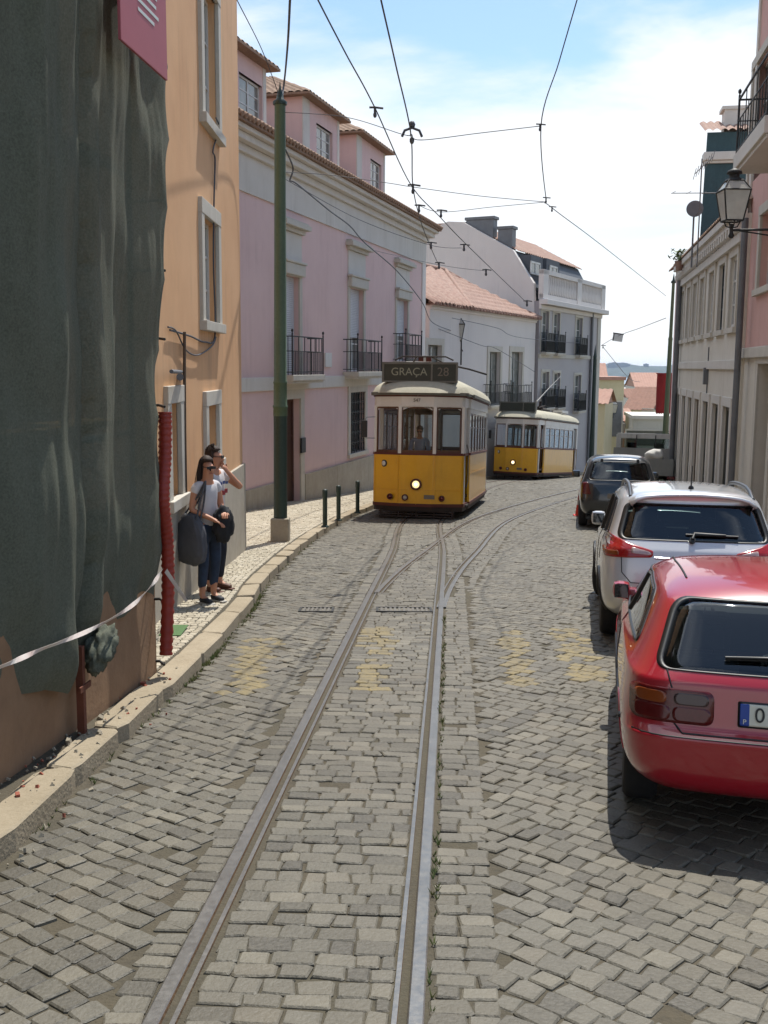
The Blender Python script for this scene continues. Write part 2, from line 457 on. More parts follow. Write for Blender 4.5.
# drain grates in the road
def grate(px0, px1, py, label):
    a, c = G(px0, py), G(px1, py); m = (a+c)/2; l = (c-a).length
    r_ = empty('drain_grate', m, (0, 0, 0)); r_.rotation_euler = (-math.atan(.0705), 0, 0)
    tag(r_, label, 'drain grate', 'drain grates in the road')
    f = MB(); f.box(-l/2, l/2, -.16, -.13, -.02, .012); f.box(-l/2, l/2, .13, .16, -.02, .012); f.box(-l/2, -l/2+.03, -.13, .13, -.02, .012); f.box(l/2-.03, l/2, -.13, .13, -.02, .012)
    f.build('frame', K['iron'], r_)
    q = MB(); n_ = int(l/.06)
    for i in range(n_): x = -l/2+.04+(l-.08)*(i+.5)/n_; q.box(x-.014, x+.014, -.13, .13, -.02, .010)
    q.build('bars', K['grate'], r_)
    t = MB(); t.box(-l/2+.03, l/2-.03, -.13, .13, -.024, -.018); t.build('gully', K['black'], r_)
K['grate'] = mat('grate_iron', '#6e6a64', .6, .5, var=[(20, .5, '#4a4640')])
grate(299, 334, 610, 'iron drain grate between the left kerb and the tram rail')
grate(376, 432, 610, 'iron drain grate lying between the two tram rails')
# grass tufts and dirt along the kerb foot
b = MB()
for i in range(420):
    if random.random() < .75:
        y = random.choice([random.uniform(5.2, 20), random.gauss(9.3, .5), random.gauss(12.5, .6)]); x = kxl(y)+random.gauss(.02, .025)
    else:
        y = random.uniform(3.5, 12); a = nearest(A2, 0, y); x = float(np.interp(y, A2[:,1], A2[:,0]))+.45+random.uniform(.07, .1)
    z = g(y)-.01; h = random.uniform(.015, .05)
    for k in range(5):
        an = random.uniform(0, 6.28); dx, dy = math.cos(an)*h*.6, math.sin(an)*h*.6
        b.add([(x-.004, y, z), (x+.004, y, z), (x+dx, y+dy, z+h)], [(0,1,2)])
K['weed'] = mat('weeds', '#5c6a38', .8, var=[(5, .6, '#8a8350')])
tag(b.build('weeds', K['weed']), 'small green weeds in the joints along the kerb and rail', 'weeds', kind='stuff')
# ------------------------------------------------------------------ building materials
K['orange'] = mat('orange_plaster', '#d1a275', .85, var=[(1.3, .55, '#bf9067'), (.35, .6, '#dab28a')], streak=(.6, '#9f7d5c'), bump=(90, .002))
K['pinkwall'] = mat('pink_plaster', '#d6bab6', .85, var=[(.45, .6, '#c8aaa7'), (2.5, .4, '#d8bdb8')], streak=(.5, '#b0938e'), bump=(90, .002))
K['pinkpale'] = mat('pale_pink_plaster', '#c9a096', .85, var=[(.8, .45, '#b98e85'), (6, .3, '#d2aca4')], streak=(.35, '#9f7c74'), bump=(90, .002))
K['whitewall'] = mat('white_plaster', '#d3cdc8', .85, var=[(.5, .5, '#c4beba'), (4, .25, '#d4d3d2')], streak=(.35, '#a3a3a4'), bump=(90, .002))
K['greyplinth'] = mat('grey_plinth', '#a69e90', .85, var=[(1.5, .6, '#8c8474'), (8, .35, '#b7b0a2')], streak=(.6, '#776e5c'), bump=(60, .003))
K['creamwall'] = mat('cream_stone_wall', '#d0cbbf', .85, var=[(.7, .5, '#bfb8a8'), (5, .35, '#d8d4ca')], streak=(.5, '#a29a8b'), bump=(70, .003))
K['stone'] = mat('window_stone', '#beb9ae', .8, var=[(3, .5, '#a8a294'), (20, .3, '#cbc6bb')], streak=(.4, '#948d80'), bump=(50, .002))
K['frieze'] = mat('pale_frieze', '#cbc7bf', .85, var=[(1, .5, '#b9b3a8'), (8, .3, '#d3cfc8')], streak=(.5, '#9f988b'), bump=(60, .002))
K['whitepaint'] = mat('white_paint', '#c9c9c6', .5, var=[(6, .35, '#b3b2ab')])
K['shutter'] = mat('roller_shutter', '#c4c5c9', .55, var=[(4, .3, '#adaeb2')])
K['wglass'] = mat('window_glass', '#20262b', .06, spec=.8, var=[(.8, .6, '#3d454b')])
K['curtain'] = mat('curtained_glass', '#5c625f', .12, spec=.8, var=[(2.5, .7, '#8b8c84')])
K['darkdoor'] = mat('brown_door', '#4b3126', .55, var=[(5, .5, '#33211a')])
K['greydoor'] = mat('grey_green_door', '#5b5b52', .6, var=[(3, .5, '#44443e')], streak=(.4, '#2f2f2b'))
K['bluedoor'] = mat('dark_blue_door', '#26333b', .5, var=[(3, .5, '#1a2329')])
K['darkstone'] = mat('brown_stone', '#5e4d3d', .8, var=[(4, .5, '#493a2e')])
K['tile'] = mat('terracotta_tile', '#947061', .85, var=[(1.2, .6, '#765a4d'), (5, .75, '#ad9484'), (16, .5, '#624d46')], bump=(60, .004))
K['tileold'] = mat('old_roof_tile', '#8d705c', .9, var=[(1.5, .6, '#6a574a'), (9, .5, '#a98f78'), (30, .3, '#564a40')], bump=(60, .004))
K['tilegrey'] = mat('blue_grey_wall_tiles', '#989496', .5, var=[(.8, .4, '#898588'), (9, .35, '#a4a0a2')])
K['slate'] = mat('dark_slate', '#484c53', .7, var=[(3, .5, '#393d43'), (18, .3, '#50565e')])
K['teal'] = mat('teal_slate', '#274349', .65, var=[(2, .5, '#1d3237'), (16, .4, '#38565b')], streak=(.3, '#51686a'))
K['zinc'] = mat('zinc_pipe', '#6f7174', .55, .3, var=[(3, .5, '#55575a')])
K['greenpaint'] = mat('green_pole_paint', '#45583f', .55, var=[(3, .5, '#384a36'), (25, .35, '#5d6c55')])
K['greendark'] = mat('dark_green_paint', '#1f332c', .5, var=[(3, .5, '#18271f'), (25, .35, '#32483d')])
K['concrete'] = mat('concrete', '#948b79', .9, var=[(4, .5, '#7b7262'), (20, .4, '#a89f8e')], bump=(40, .005))

class Fac:
    """a street front in its own frame: u runs along the street away from the viewer, w out of the wall, z is world height"""
    def __init__(s, name, x0, y0, th, side, label, cat='building', group=None):
        s.th = th; s.side = side; s.zb = g(y0); s.o = Vector((x0, y0, s.zb))
        s.root = empty(name, s.o, (0, 0, -th)); tag(s.root, label, cat, group)
        s.u = Vector((math.sin(th), math.cos(th), 0)); s.n = Vector((math.cos(th), -math.sin(th), 0))*side
    def P(s, w, u, z): return (s.side*w, u, z-s.zb)
    def box(s, mb, u0, u1, w0, w1, z0, z1, mi=0): mb.box(s.side*w0, s.side*w1, u0, u1, z0-s.zb, z1-s.zb, mi)
    def uz(s, px, py, w=0):
        a = at(px, py, 0); b = at(px, py, 1); p = s.o + s.n*w
        q = intersect_line_plane(a, b, p, s.n)
        return (q-s.o).dot(s.u), q.z
    def rect(s, x0, x1, y0, y1, w=0):
        """opening seen between image columns x0, x1 with its head and sill at rows y0, y1 on the mid column"""
        m = (x0+x1)/2
        u0 = s.uz(x0, y0, w)[0]; u1 = s.uz(x1, y0, w)[0]
        return min(u0,u1), max(u0,u1), s.uz(m, y1, w)[1], s.uz(m, y0, w)[1]
    def wall(s, name, m, u0, u1, z0, z1, holes=(), depth=.22, back=6, parent=None):
        us = sorted({u0, u1, *[min(max(h[0],u0),u1) for h in holes], *[min(max(h[1],u0),u1) for h in holes]})
        zs = sorted({z0, z1, *[min(max(h[2],z0),z1) for h in holes], *[min(max(h[3],z0),z1) for h in holes]})
        b = MB()
        for i in range(len(us)-1):
            for k in range(len(zs)-1):
                um, zm = (us[i]+us[i+1])/2, (zs[k]+zs[k+1])/2
                if any(h[0] < um < h[1] and h[2] < zm < h[3] for h in holes): continue
                b.quad(s.P(0,us[i],zs[k]), s.P(0,us[i+1],zs[k]), s.P(0,us[i+1],zs[k+1]), s.P(0,us[i],zs[k+1]))
        for a, c, e, f in holes:
            for q in ((s.P(0,a,e), s.P(-depth,a,e), s.P(-depth,a,f), s.P(0,a,f)), (s.P(0,c,e), s.P(-depth,c,e), s.P(-depth,c,f), s.P(0,c,f)),
                      (s.P(0,a,e), s.P(0,c,e), s.P(-depth,c,e), s.P(-depth,a,e)), (s.P(0,a,f), s.P(0,c,f), s.P(-depth,c,f), s.P(-depth,a,f))): b.quad(*q)
            b.quad(s.P(-depth-.02,a-.02,e-.02), s.P(-depth-.02,c+.02,e-.02), s.P(-depth-.02,c+.02,f+.02), s.P(-depth-.02,a-.02,f+.02))
        if back:
            A = [(0,u0),(0,u1),(-back,u1),(-back,u0)]
            for i in (1, 2, 3):
                (w0,p0),(w1,p1) = A[i], A[(i+1)%4]
                b.quad(s.P(w0,p0,z0), s.P(w1,p1,z0), s.P(w1,p1,z1), s.P(w0,p0,z1))
            b.quad(s.P(0,u0,z1), s.P(0,u1,z1), s.P(-back,u1,z1), s.P(-back,u0,z1))
        return b.build(name, m, parent or s.root)
    def window(s, h, depth=.2, fr=None, gl=None, cols=2, rows=3, fw=.05, surround=None, sw=.14, sp=.035, sill=True, name='window'):
        u0, u1, z0, z1 = h; b = MB(); d0, d1 = -depth, -depth+.05
        s.box(b, u0, u0+fw, d0, d1, z0, z1); s.box(b, u1-fw, u1, d0, d1, z0, z1)
        s.box(b, u0+fw, u1-fw, d0, d1, z1-fw, z1); s.box(b, u0+fw, u1-fw, d0, d1, z0, z0+fw*1.3)
        for i in range(1, cols):
            c = u0+(u1-u0)*i/cols; s.box(b, c-fw*.5, c+fw*.5, d0, d1-.004, z0+fw, z1-fw)
        for i in range(1, rows):
            c = z0+(z1-z0)*i/rows; s.box(b, u0+fw, u1-fw, d0, d1-.008, c-fw*.3, c+fw*.3)
        o = b.build(name, fr or K['whitepaint'], s.root)
        p = MB(); s.box(p, u0+.01, u1-.01, d0+.012, d0+.02, z0+.01, z1-.01); p.build('pane', gl or K['wglass'], o)
        if surround:
            q = MB(); s.box(q, u0-sw, u0, -.02, sp, z0, z1); s.box(q, u1, u1+sw, -.02, sp, z0, z1)
            s.box(q, u0-sw, u1+sw, -.02, sp+.005, z1, z1+sw)
            if sill: s.box(q, u0-sw-.03, u1+sw+.03, -.02, sp+.05, z0-.13, z0)
            q.build('surround', surround, o, bevel=.008)
        return o
    def balcony(s, u0, u1, z, w=.5, h=1.0, m=None, slab=None, th=.16, knobs=True, n=None, panel=False):
        b = MB(); s.box(b, u0, u1, -.01, w, z-th, z); s.box(b, u0+.03, u1-.03, -.01, w-.05, z-th-.07, z-th+.002)
        o = b.build('balcony', slab or K['stone'], s.root, bevel=.012)
        r = MB(); m = m or K['iron']
        a = w-.05
        for zz, t in ((z+.08, .012), (z+h*.62, .010), (z+h, .016)):
            s.box(r, u0+.04, u1-.04, a-t, a+t, zz-t, zz+t)
            for uu in (u0+.04, u1-.04): s.box(r, uu-t, uu+t, 0, a-t-.001, zz-t, zz+t)
        n = n or max(4, int((u1-u0)/.12))
        for i in range(n+1):
            uu = u0+.05+(u1-u0-.1)*i/n; s.box(r, uu-.009, uu+.009, a-.009, a+.009, z, z+h*(.62 if i % 4 else 1))
        for uu in (u0+.045, u1-.045):
            for k in range(1, 4): s.box(r, uu-.009, uu+.009, a*k/4-.009, a*k/4+.009, z, z+h)
            r.lathe([(.022,0),(.022,h+.08),(.012,h+.1),(.035,h+.14),(.03,h+.18),(.0,h+.21)], s.P(a, uu, z), 8)
        if panel: s.box(r, u0+.05, u1-.05, a-.02, a-.012, z+.02, z+h*.97)
        r.build('railing', m, o)
        return o
def tiles(mb, fn, nu, nv, amp, mi=0):
    """roman-tile sheet: fn(u,v) gives the plane point and normal is taken as up; nu channels across, nv courses down"""
    def q(u, v):
        p = Vector(fn(u, v)); ph = u*nu
        wv = abs(math.sin(math.pi*ph)); cs = (v*nv) % 1
        p.z += amp*wv + amp*.5*(1-cs)*0 + .35*amp*cs
        return p
    mb.grid(q, nu*4, nv*3, mi, True)

# ------------------------------------------------------------------ orange house
OR = Fac('orange_house', -2.47, 8.6, R(.3), 1, 'orange plastered house with grey plinth beyond the netted scaffold')
uE = OR.uz(240.5, 300)[0]
ow = [OR.rect(200, 214.5, -12, 122), OR.rect(201, 215.3, 220, 322), OR.rect(205.5, 216, 405, 462), OR.rect(167.5, 177, 403, 498)]
zpl = OR.uz(240, 465)[1]
OR.wall('wall', K['orange'], -.5, uE, g(20)-1.5, 11.5, ow, .16, 8)
for i, h in enumerate(ow):
    OR.window(h, .15, K['whitepaint'] if i < 2 else K['stone'], K['curtain'] if i != 2 else K['shutter'], 2, 3 if i < 2 else 2, surround=K['stone'], sw=.2, sp=.05)
b = MB(); OR.box(b, -.5, uE+.04, -.3, .045, g(20)-1.5, zpl)
for h in ow[2:]: pass
b.build('plinth', K['greyplinth'], OR.root, bevel=.01)
b = MB(); OR.box(b, -.5, uE-.005, -8, -.02, 11.5, 11.6); OR.box(b, -.5, uE+.2, -.02, .35, 11.5, 11.8)
b.build('roof', K['tileold'], OR.root)
def wallpt(F_, px, py, w=.04): u, z = F_.uz(px, py, w); return F_.o + F_.u*u + F_.n*w + Vector((0,0,z-F_.zb))
def cable(name, pts, r, label, cat='cable', m='cable', n=6, group=None, smooth=True):
    b = MB(); P_ = catmull(pts, 8) if smooth and len(pts) > 2 else pts
    o_ = P_[0] if len(P_) else Vector()
    b.tube([Vector(p)-Vector(pts[0]) for p in P_], r, n)
    o = b.build(name, K[m]); o.location = pts[0]; return tag(o, label, cat, group)
cable('wall_cable', [wallpt(OR, x, y, .03) for x, y in ((216,118),(219,128),(213,150),(215,160),(214,200),(213.5,262),(215,335),(205,342),(190,336),(170,330))], .012, 'thin dark cable hanging down the orange wall beside the windows')
cable('wall_cable', [wallpt(OR, x, y, .035) for x, y in ((168,327),(176,331),(186,350),(198,355),(212,346),(216,337))], .010, 'loose looped cable under the middle window of the orange house')
cable('wall_pipe', [wallpt(OR, x, y, .05) for x, y in ((184.5,332),(184.5,375),(185,440),(186,496))], .02, 'thin brown pipe running down the orange wall to the plinth', 'pipe', 'darkstone')
p0, p1 = wallpt(OR, 180, 377, .0), wallpt(OR, 180, 377, .55)
b = MB(); b.tube([(0,0,0), p1-p0], .035, 10); b.tube([Vector((0,.1,.06)), p1-p0+Vector((-.1,.1,.05))], .02, 8)
o = b.build('pipe_stub', K['zinc']); o.location = p0; tag(o, 'grey metal pipe stub sticking out of the orange wall by the net', 'pipe')

# ------------------------------------------------------------------ pink town house
PK = Fac('pink_town_house', -3.62, 26.3, R(16), 1, 'long pink town house with dormers and iron balconies behind the green pole')
uP = PK.uz(424.5, 300)[0]
d1, d2, d3 = PK.rect(284, 298.5, 276, 374), PK.rect(349.5, 363, 289, 371), PK.rect(396.5, 407.5, 300, 361)
gw = PK.rect(350, 364.5, 392, 452); dr = PK.rect(285, 299.5, 399, 512)
gw2 = PK.rect(398, 408, 386, 440); d0 = (d1[0]-6.1, d1[1]-6.1, d1[2], d1[3])
zst = PK.uz(330, 381)[1]; zpp = PK.uz(241, 491.6)[1]
z_e = PK.uz(237.4, 113, .55)[1]
zft = z_e-.5
PK.wall('wall', K['pinkwall'], -5, uP, g(50)-1, z_e-.15, [d1, d2, d3, gw, gw2, dr], .26, 9)
for h in (d1, d2, d3):
    top = h[3]
    o = PK.window((h[0], h[1], h[2], top), .2, K['whitepaint'], K['curtain'], 2, 3, .06, K['stone'], .22, .04, False, 'balcony_door')
    b = MB(); zz = top-.02; k = 0
    bot = h[2]+(top-h[2])*(.42 if h is not d1 else .04)
    while zz > bot:
        PK.box(b, h[0]+.06, h[1]-.06, -.15, -.125, zz-.05, zz-.004); zz -= .055
    b.build('roller_shutter', K['shutter'], o)
    b = MB(); PK.box(b, h[0]-.2, h[1]+.2, .0, .16, top+.02, top+.34); PK.box(b, h[0]-.24, h[1]+.24, .0, .2, top+.34, top+.42)
    b.build('shutter_box', K['stone'], o, bevel=.03)
    b = MB(); PK.box(b, h[0]-.3, h[1]+.3, .0, .12, top+1.2, top+1.32); PK.box(b, h[0]-.42, h[1]+.42, .0, .26, top+1.32, top+1.46); PK.box(b, h[0]-.36, h[1]+.36, .0, .2, top+1.46, top+1.52)
    b.build('hood', K['stone'], o, bevel=.015)
    b = MB(); PK.box(b, h[0]-.2, h[1]+.2, -.01, .03, top+.43, top+1.19)
    b.build('over_panel', K['frieze'], o)
for (x0, x1, py), h in zip(((271,322,377), (345,382,373.5), (393,421,364)), (d1, d2, d3)):
    u0 = PK.uz(x0, py, .5)[0]; u1 = PK.uz(x1, py, .5)[0]
    c = (h[0]+h[1])/2; hw = min(1.75, max(u1-c, 1.3))
    PK.balcony(c-hw, c+hw, h[2]-.02, .55, 1.05)
# ground floor: door and grilled windows
o = PK.window(dr, .24, K['darkdoor'], K['darkdoor'], 2, 3, .09, K['stone'], .3, .05, False, 'door')
for h in (gw, gw2):
    o = PK.window(h, .22, K['greendark'], K['wglass'], 2, 3, .05, K['stone'], .26, .04)
    b = MB(); n_ = 6
    for i in range(n_+1):
        u = h[0]+(h[1]-h[0])*i/n_; PK.box(b, u-.012, u+.012, -.03, -.008, h[2], h[3])
    for i in range(7):
        z = h[2]+(h[3]-h[2])*i/6; PK.box(b, h[0], h[1], -.036, -.014, z-.012, z+.012)
        if i < 6:
            for k in range(n_):
                uc = h[0]+(h[1]-h[0])*(k+.5)/n_; zc_ = z+(h[3]-h[2])/12; q = []
                for t in range(13): a = t/12*6.283; q.append(PK.P(-.02, uc+.1*math.cos(a), zc_+.13*math.sin(a)))
                b.tube(q, .009, 5, cap=False)
    b.build('grille', K['iron'], o)
# string course, plinth, frieze, cornice, corner strip
b = MB(); PK.box(b, -5, uP+.02, -.02, .06, zst-.2, zst+.16); b.build('string_course', K['frieze'], PK.root, bevel=.015)
b = MB()
segs = sorted([-5, dr[0]-.32, dr[1]+.32, uP+.03])
PK.box(b, segs[0], segs[1], -.02, .07, g(50)-1, zpp); PK.box(b, segs[2], segs[3], -.02, .07, g(50)-1, zpp)
b.build('plinth', K['greyplinth'], PK.root, bevel=.01)
b = MB(); PK.box(b, -5, uP+.03, -.02, .05, z_e-1.5, z_e-.6); b.build('frieze', K['frieze'], PK.root)
b = MB(); PK.box(b, -5, uP+.15, -.02, .16, z_e-.6, z_e-.4); PK.box(b, -5, uP+.3, -.02, .36, z_e-.4, z_e-.22); PK.box(b, -5, uP+.4, -.02, .5, z_e-.22, z_e-.1)
b.build('cornice', K['frieze'], PK.root, bevel=.03)
b = MB(); PK.box(b, uP-.55, uP+.028, -.02, .045, zpp, z_e-1.5); b.build('corner_strip', K['whitewall'], PK.root)
# tiled roof with the curved tile ends along the eave
b = MB(); u0, u1 = -5, uP+.45; nch = int((u1-u0)/.24)
tiles(b, lambda u, v: PK.P(.62-4.6*v, u0+(u1-u0)*u, z_e-.02+2.3*v), nch, 12, .075)
for i in range(nch):
    uc = u0+(i+.5)*(u1-u0)/nch
    for t in range(1):
        q = [PK.P(.66, uc, z_e-.0), PK.P(.2, uc, z_e+.23)]
        b.tube(q, .075, 8)
PK.box(b, u0, u1, .3, .6, z_e-.1, z_e-.04)
b.build('roof', K['tileold'], PK.root)
# dormers
for (xa, xb, ytop, wx0, wx1, wy0, wy1) in ((205,266,72,239,262,79,119), (303,339,118,316.5,332.5,128,161), (357,385,150,370.5,381.5,162,188)):
    w_ = -.35
    u0 = PK.uz(xa, 130, w_)[0]; u1 = PK.uz(xb, 130, w_)[0]
    zt = PK.uz((xa+xb)/2, ytop+3, w_)[1]; win = PK.rect(wx0, wx1, wy0, wy1, w_)
    zt = win[3]+.55; zb_ = z_e-.1
    u0 = max(u0, win[0]-1.7); 
    b = MB()
    us = [u0, win[0], win[1], u1]; zs = [zb_, win[2], win[3], zt]
    for i in range(3):
        for k in range(3):
            if i == 1 and k == 1: continue
            b.quad(PK.P(w_,us[i],zs[k]), PK.P(w_,us[i+1],zs[k]), PK.P(w_,us[i+1],zs[k+1]), PK.P(w_,us[i],zs[k+1]))
    for uu in (u0, u1): b.quad(PK.P(w_,uu,zb_), PK.P(w_-2.6,uu,zb_), PK.P(w_-2.6,uu,zt), PK.P(w_,uu,zt))
    for q in ((win[0],win[0],win[2],win[3]), (win[1],win[1],win[2],win[3])): b.quad(PK.P(w_,q[0],q[2]), PK.P(w_-.15,q[0],q[2]), PK.P(w_-.15,q[0],q[3]), PK.P(w_,q[0],q[3]))
    b.quad(PK.P(w_,win[0],win[2]), PK.P(w_-.15,win[0],win[2]), PK.P(w_-.15,win[1],win[2]), PK.P(w_,win[1],win[2]))
    b.quad(PK.P(w_-.16,win[0]-.02,win[2]), PK.P(w_-.16,win[1]+.02,win[2]), PK.P(w_-.16,win[1]+.02,win[3]), PK.P(w_-.16,win[0]-.02,win[3]))
    dm = b.build('dormer', K['pinkwall'], PK.root)
    
    for a_, c_ in ((u0-.012, u0+.55), (u1-.2, u1+.012)): b = MB(); PK.box(b, a_, c_, w_-.02, w_+.012, zb_, zt-.02); b.build('white_corner', K['frieze'], dm)
    wn = MB(); a, c, e, f = win
    for q in ((a,a+.06,e,f),(c-.06,c,e,f),(a,c,f-.06,f),(a,c,e,e+.06),((a+c)/2-.03,(a+c)/2+.03,e,f)): PK.box(wn, q[0], q[1], w_-.13, w_-.09, q[2], q[3])
    for k in (1, 2): PK.box(wn, a, c, w_-.125, w_-.1, e+(f-e)*k/3-.015, e+(f-e)*k/3+.015)
    wn.build('dormer_window', K['whitepaint'], dm)
    gl = MB(); PK.box(gl, a, c, w_-.118, w_-.112, e, f); gl.build('dormer_pane', K['curtain'], dm)
    rf = MB(); um = (u0+u1)/2; hw = (u1-u0)/2+.28; rise = .75
    pk_ = (w_-1.5, um, zt+rise)
    nch = 14
    tiles(rf, lambda u, v: PK.P(w_+.3-(1.6)*v, um+(u-.5)*2*hw*(1-.55*v), zt+rise*v), nch, 4, .06)
    tiles(rf, lambda u, v: PK.P(w_+.3-3.0*u-(0)*v if False else w_+.3-3.2*u+(-1.6+3.2*u*.0)*v*(1-u), um-hw*(1-.55*v), zt+rise*v), nch, 4, .05)
    tiles(rf, lambda u, v: PK.P(w_+.3-3.2*u-1.6*v*(1-u), um+hw*(1-.55*v), zt+rise*v), nch, 4, .05)
    rf.quad(PK.P(w_-1.3, um-hw*.45, zt+rise), PK.P(w_-1.3, um+hw*.45, zt+rise), PK.P(w_-2.9, um+hw*.45, zt+rise), PK.P(w_-2.9, um-hw*.45, zt+rise))
    PK.box(rf, um-hw, um+hw, w_-2.9, w_+.32, zt-.06, zt+.005)
    rf.build('dormer_roof', K['tileold'], dm)
b = MB(); u_, z_ = PK.uz(328, 360, .02); PK.box(b, u_-.3, u_+.3, .0, .05, z_-.22, z_+.22); b.build('meter_box', K['whitepaint'], PK.root, bevel=.01)
b = MB(); u_, z_ = PK.uz(297.5, 446, .02); PK.box(b, u_+.15, u_+.5, .04, .1, z_-.22, z_+.22); b.build('intercom', K['black'], PK.root, bevel=.01)

# ------------------------------------------------------------------ white house with the tiled roof
WH = Fac('white_house', 1.95, 46.1, R(25.5), 1, 'white two storey house with orange tiled hip roof behind the first tram')
uW = WH.uz(535.5, 330)[0]
we = WH.uz(430, 303.5, .15)[1]
wd = [WH.rect(427, 441, 345, 402), WH.rect(489, 500, 352, 404), WH.rect(511, 522, 352, 404)]
WH.wall('wall', K['whitewall'], 0, uW, g(70)-1.5, we-.05, wd, .25, 8)
for h in wd:
    WH.window(h, .22, K['greydoor'], K['curtain'], 2, 3, .08, K['stone'], .3, .05, False, 'balcony_door')
    WH.balcony(h[0]-.75, h[1]+.75, h[2]-.02, .45, 1.05, K['iron'], None, .12)
b = MB(); WH.box(b, 0, uW, -.02, .08, we-.2, we-.08); WH.box(b, 0, uW, -.02, .16, we-.08, we-.03); b.build('cornice', K['whitewall'], WH.root, bevel=.02)
b = MB(); A = uW+.1; wv = .32
def wpt(px, py, w_): u, z = WH.uz(px, py, w_); return Vector(WH.P(w_, u, z))
uH = WH.uz(472, 305, wv)[0]
E0 = Vector(WH.P(wv, -.2, we)); E1 = Vector(WH.P(wv, uH, we)); E2 = Vector(WH.P(wv, A, we))
T1 = wpt(445, 272, -4.2); T0 = Vector((T1.x, -.2-1, T1.z))
def ruled(a0, a1, b0, b1): return lambda u, v: (a0.lerp(a1, u)).lerp(b0.lerp(b1, u), v)
tiles(b, ruled(E0, E1, T0, T1), int((E1-E0).length/.5), 9, .16)
tiles(b, ruled(E1, T1, E2, T1.lerp(E2, .06)), 9, 18, .12)
b.tube([E1+Vector((0,0,.05)), E1.lerp(T1, .5)+Vector((0,0,.1)), T1+Vector((0,0,.1))], .13, 8); b.tube([T0+Vector((0,0,.08)), T1+Vector((0,0,.1))], .13, 8)
b.tube([T1+Vector((0,0,.08)), T1.lerp(E2, .5)+Vector((0,0,-.1)), E2+Vector((0,0,.06))], .11, 8)
B0 = Vector((T0.x-4, T0.y, E0.z)); 
b.quad(T0, T1, T1+Vector((-4,0,-2.5)), T0+Vector((-4,0,-2.5))); b.add([T1, E2, T1+Vector((-4,0,-2.5))], [(0,1,2)])
nk_ = int(A/.42)
for k in range(nk_): uc = -.2+(k+.5)*(A+.2)/nk_; b.tube([WH.P(wv+.04, uc, we+.03), WH.P(wv-.35, uc, we+.14)], .095, 7)
WH.box(b, -.2, A, -.1, wv, we-.03, we+.0)
b.build('roof', K['tile'], WH.root)

# ------------------------------------------------------------------ grey tiled building
GY = Fac('grey_apartment_house', 9.55, 61.6, R(27), 1, 'grey tiled apartment house with white balustrade and dark mansard roof beyond the trams')
uG0 = GY.uz(541, 300)[0]; uG1 = GY.uz(600, 330)[0]
gz = GY.uz(541, 301)[1]
gws = []
for (x0, x1, y0, y1) in ((541.8,549,311,352),(553.5,560,313,353),(576,582.5,318,355),(541.8,549,372,407),(553.5,560,373,407),(574.5,581,375,410)): gws.append(GY.rect(x0, x1, y0, y1))
GY.wall('wall', K['tilegrey'], uG0-.2, uG1, g(90)-2, gz, gws, .22, 9.5)
for h in gws:
    GY.window(h, .2, K['whitepaint'], K['curtain'], 2, 3, .07, K['stone'], .16, .03, False, 'balcony_door')
    GY.balcony(h[0]-.14, h[1]+.14, h[2]-.02, .42, 1.1, K['iron'], None, .1, panel=True)
b = MB(); GY.box(b, uG0-.3, uG1+.1, -.02, .12, gz-.45, gz-.2); GY.box(b, uG0-.3, uG1+.35, -.02, .5, gz-.2, gz+.1); b.build('cornice', K['whitewall'], GY.root, bevel=.03)
zs_ = GY.uz(570, 357)[1]
b = MB(); GY.box(b, uG0-.2, uG1+.02, -.02, .08, zs_-.1, zs_+.12); GY.box(b, uG1-.7, uG1+.03, -.02, .06, g(90)-2, gz-.45); b.build('string_course', K['stone'], GY.root)
b = MB(); bt = gz+1.75
for u in (uG0+.25, uG0+(uG1-uG0)*.55, uG1-.1): GY.box(b, u-.45, u+.45, -.1, .2, gz+.1, bt)
GY.box(b, uG0-.2, uG1+.3, -.06, .16, gz+.1, gz+.4); GY.box(b, uG0-.2, uG1+.3, -.08, .2, bt-.22, bt+.03)
u = uG0+.9
while u < uG1-.6:
    b.lathe([(.06,0),(.1,.15),(.11,.4),(.06,.7),(.07,1.1)], GY.P(.05, u, gz+.4), 8); u += .34
b.build('balustrade', K['whitewall'], GY.root)
b = MB(); u_ = GY.uz(590, 350)[0]
b.tube([GY.P(.1, u_, g(90)-2), GY.P(.1, u_, gz-.2)], .09, 8); b.build('downpipe', K['zinc'], GY.root)
# party wall towards the viewer, mansard, dormers, chimneys
def gp(px, py, u=None):
    a, c = at(px, py, 0), at(px, py, 1); q = intersect_line_plane(a, c, GY.o+GY.u*(uG0-.25), GY.u)
    return (q-GY.o).dot(GY.n), q.z
outl = [gp(*p) for p in ((535,330),(533.5,283),(513,250),(463,222),(448,221.5),(426,232),(405,250),(405,330))]
b = MB(); b.prism([(p, q) for p, q in outl], uG0-.25, uG0+.12, P=lambda p, q, h: GY.P(p, h, q)); b.build('party_wall', K['whitewall'], GY.root)
w1, zz1 = outl[1]; w2, zz2 = outl[2]; w3, zz3 = outl[3]
b = MB()
b.quad(GY.P(w1-.1, uG0+.13, zz1-.2), GY.P(w1-.1, uG1, zz1-.2), GY.P(w2, uG1, zz2), GY.P(w2, uG0+.13, zz2)); 
b.quad(GY.P(w1-.1, uG1, zz1-1), GY.P(w2, uG1, zz2), GY.P(w3, uG1-2, zz3), GY.P(w3, uG1-2, zz1-1))
b.build('mansard', K['slate'], GY.root)
b = MB(); tiles(b, lambda u, v: GY.P(w2+.25+(w3-w2-.25)*v, uG0+.13+(uG1-uG0)*u, zz2-.05+(zz3-zz2+.05)*v), 32, 10, .08)
GY.box(b, uG0+.1, uG1, w3-6, w3, zz3-.2, zz3+.05); b.build('roof', K['tile'], GY.root)
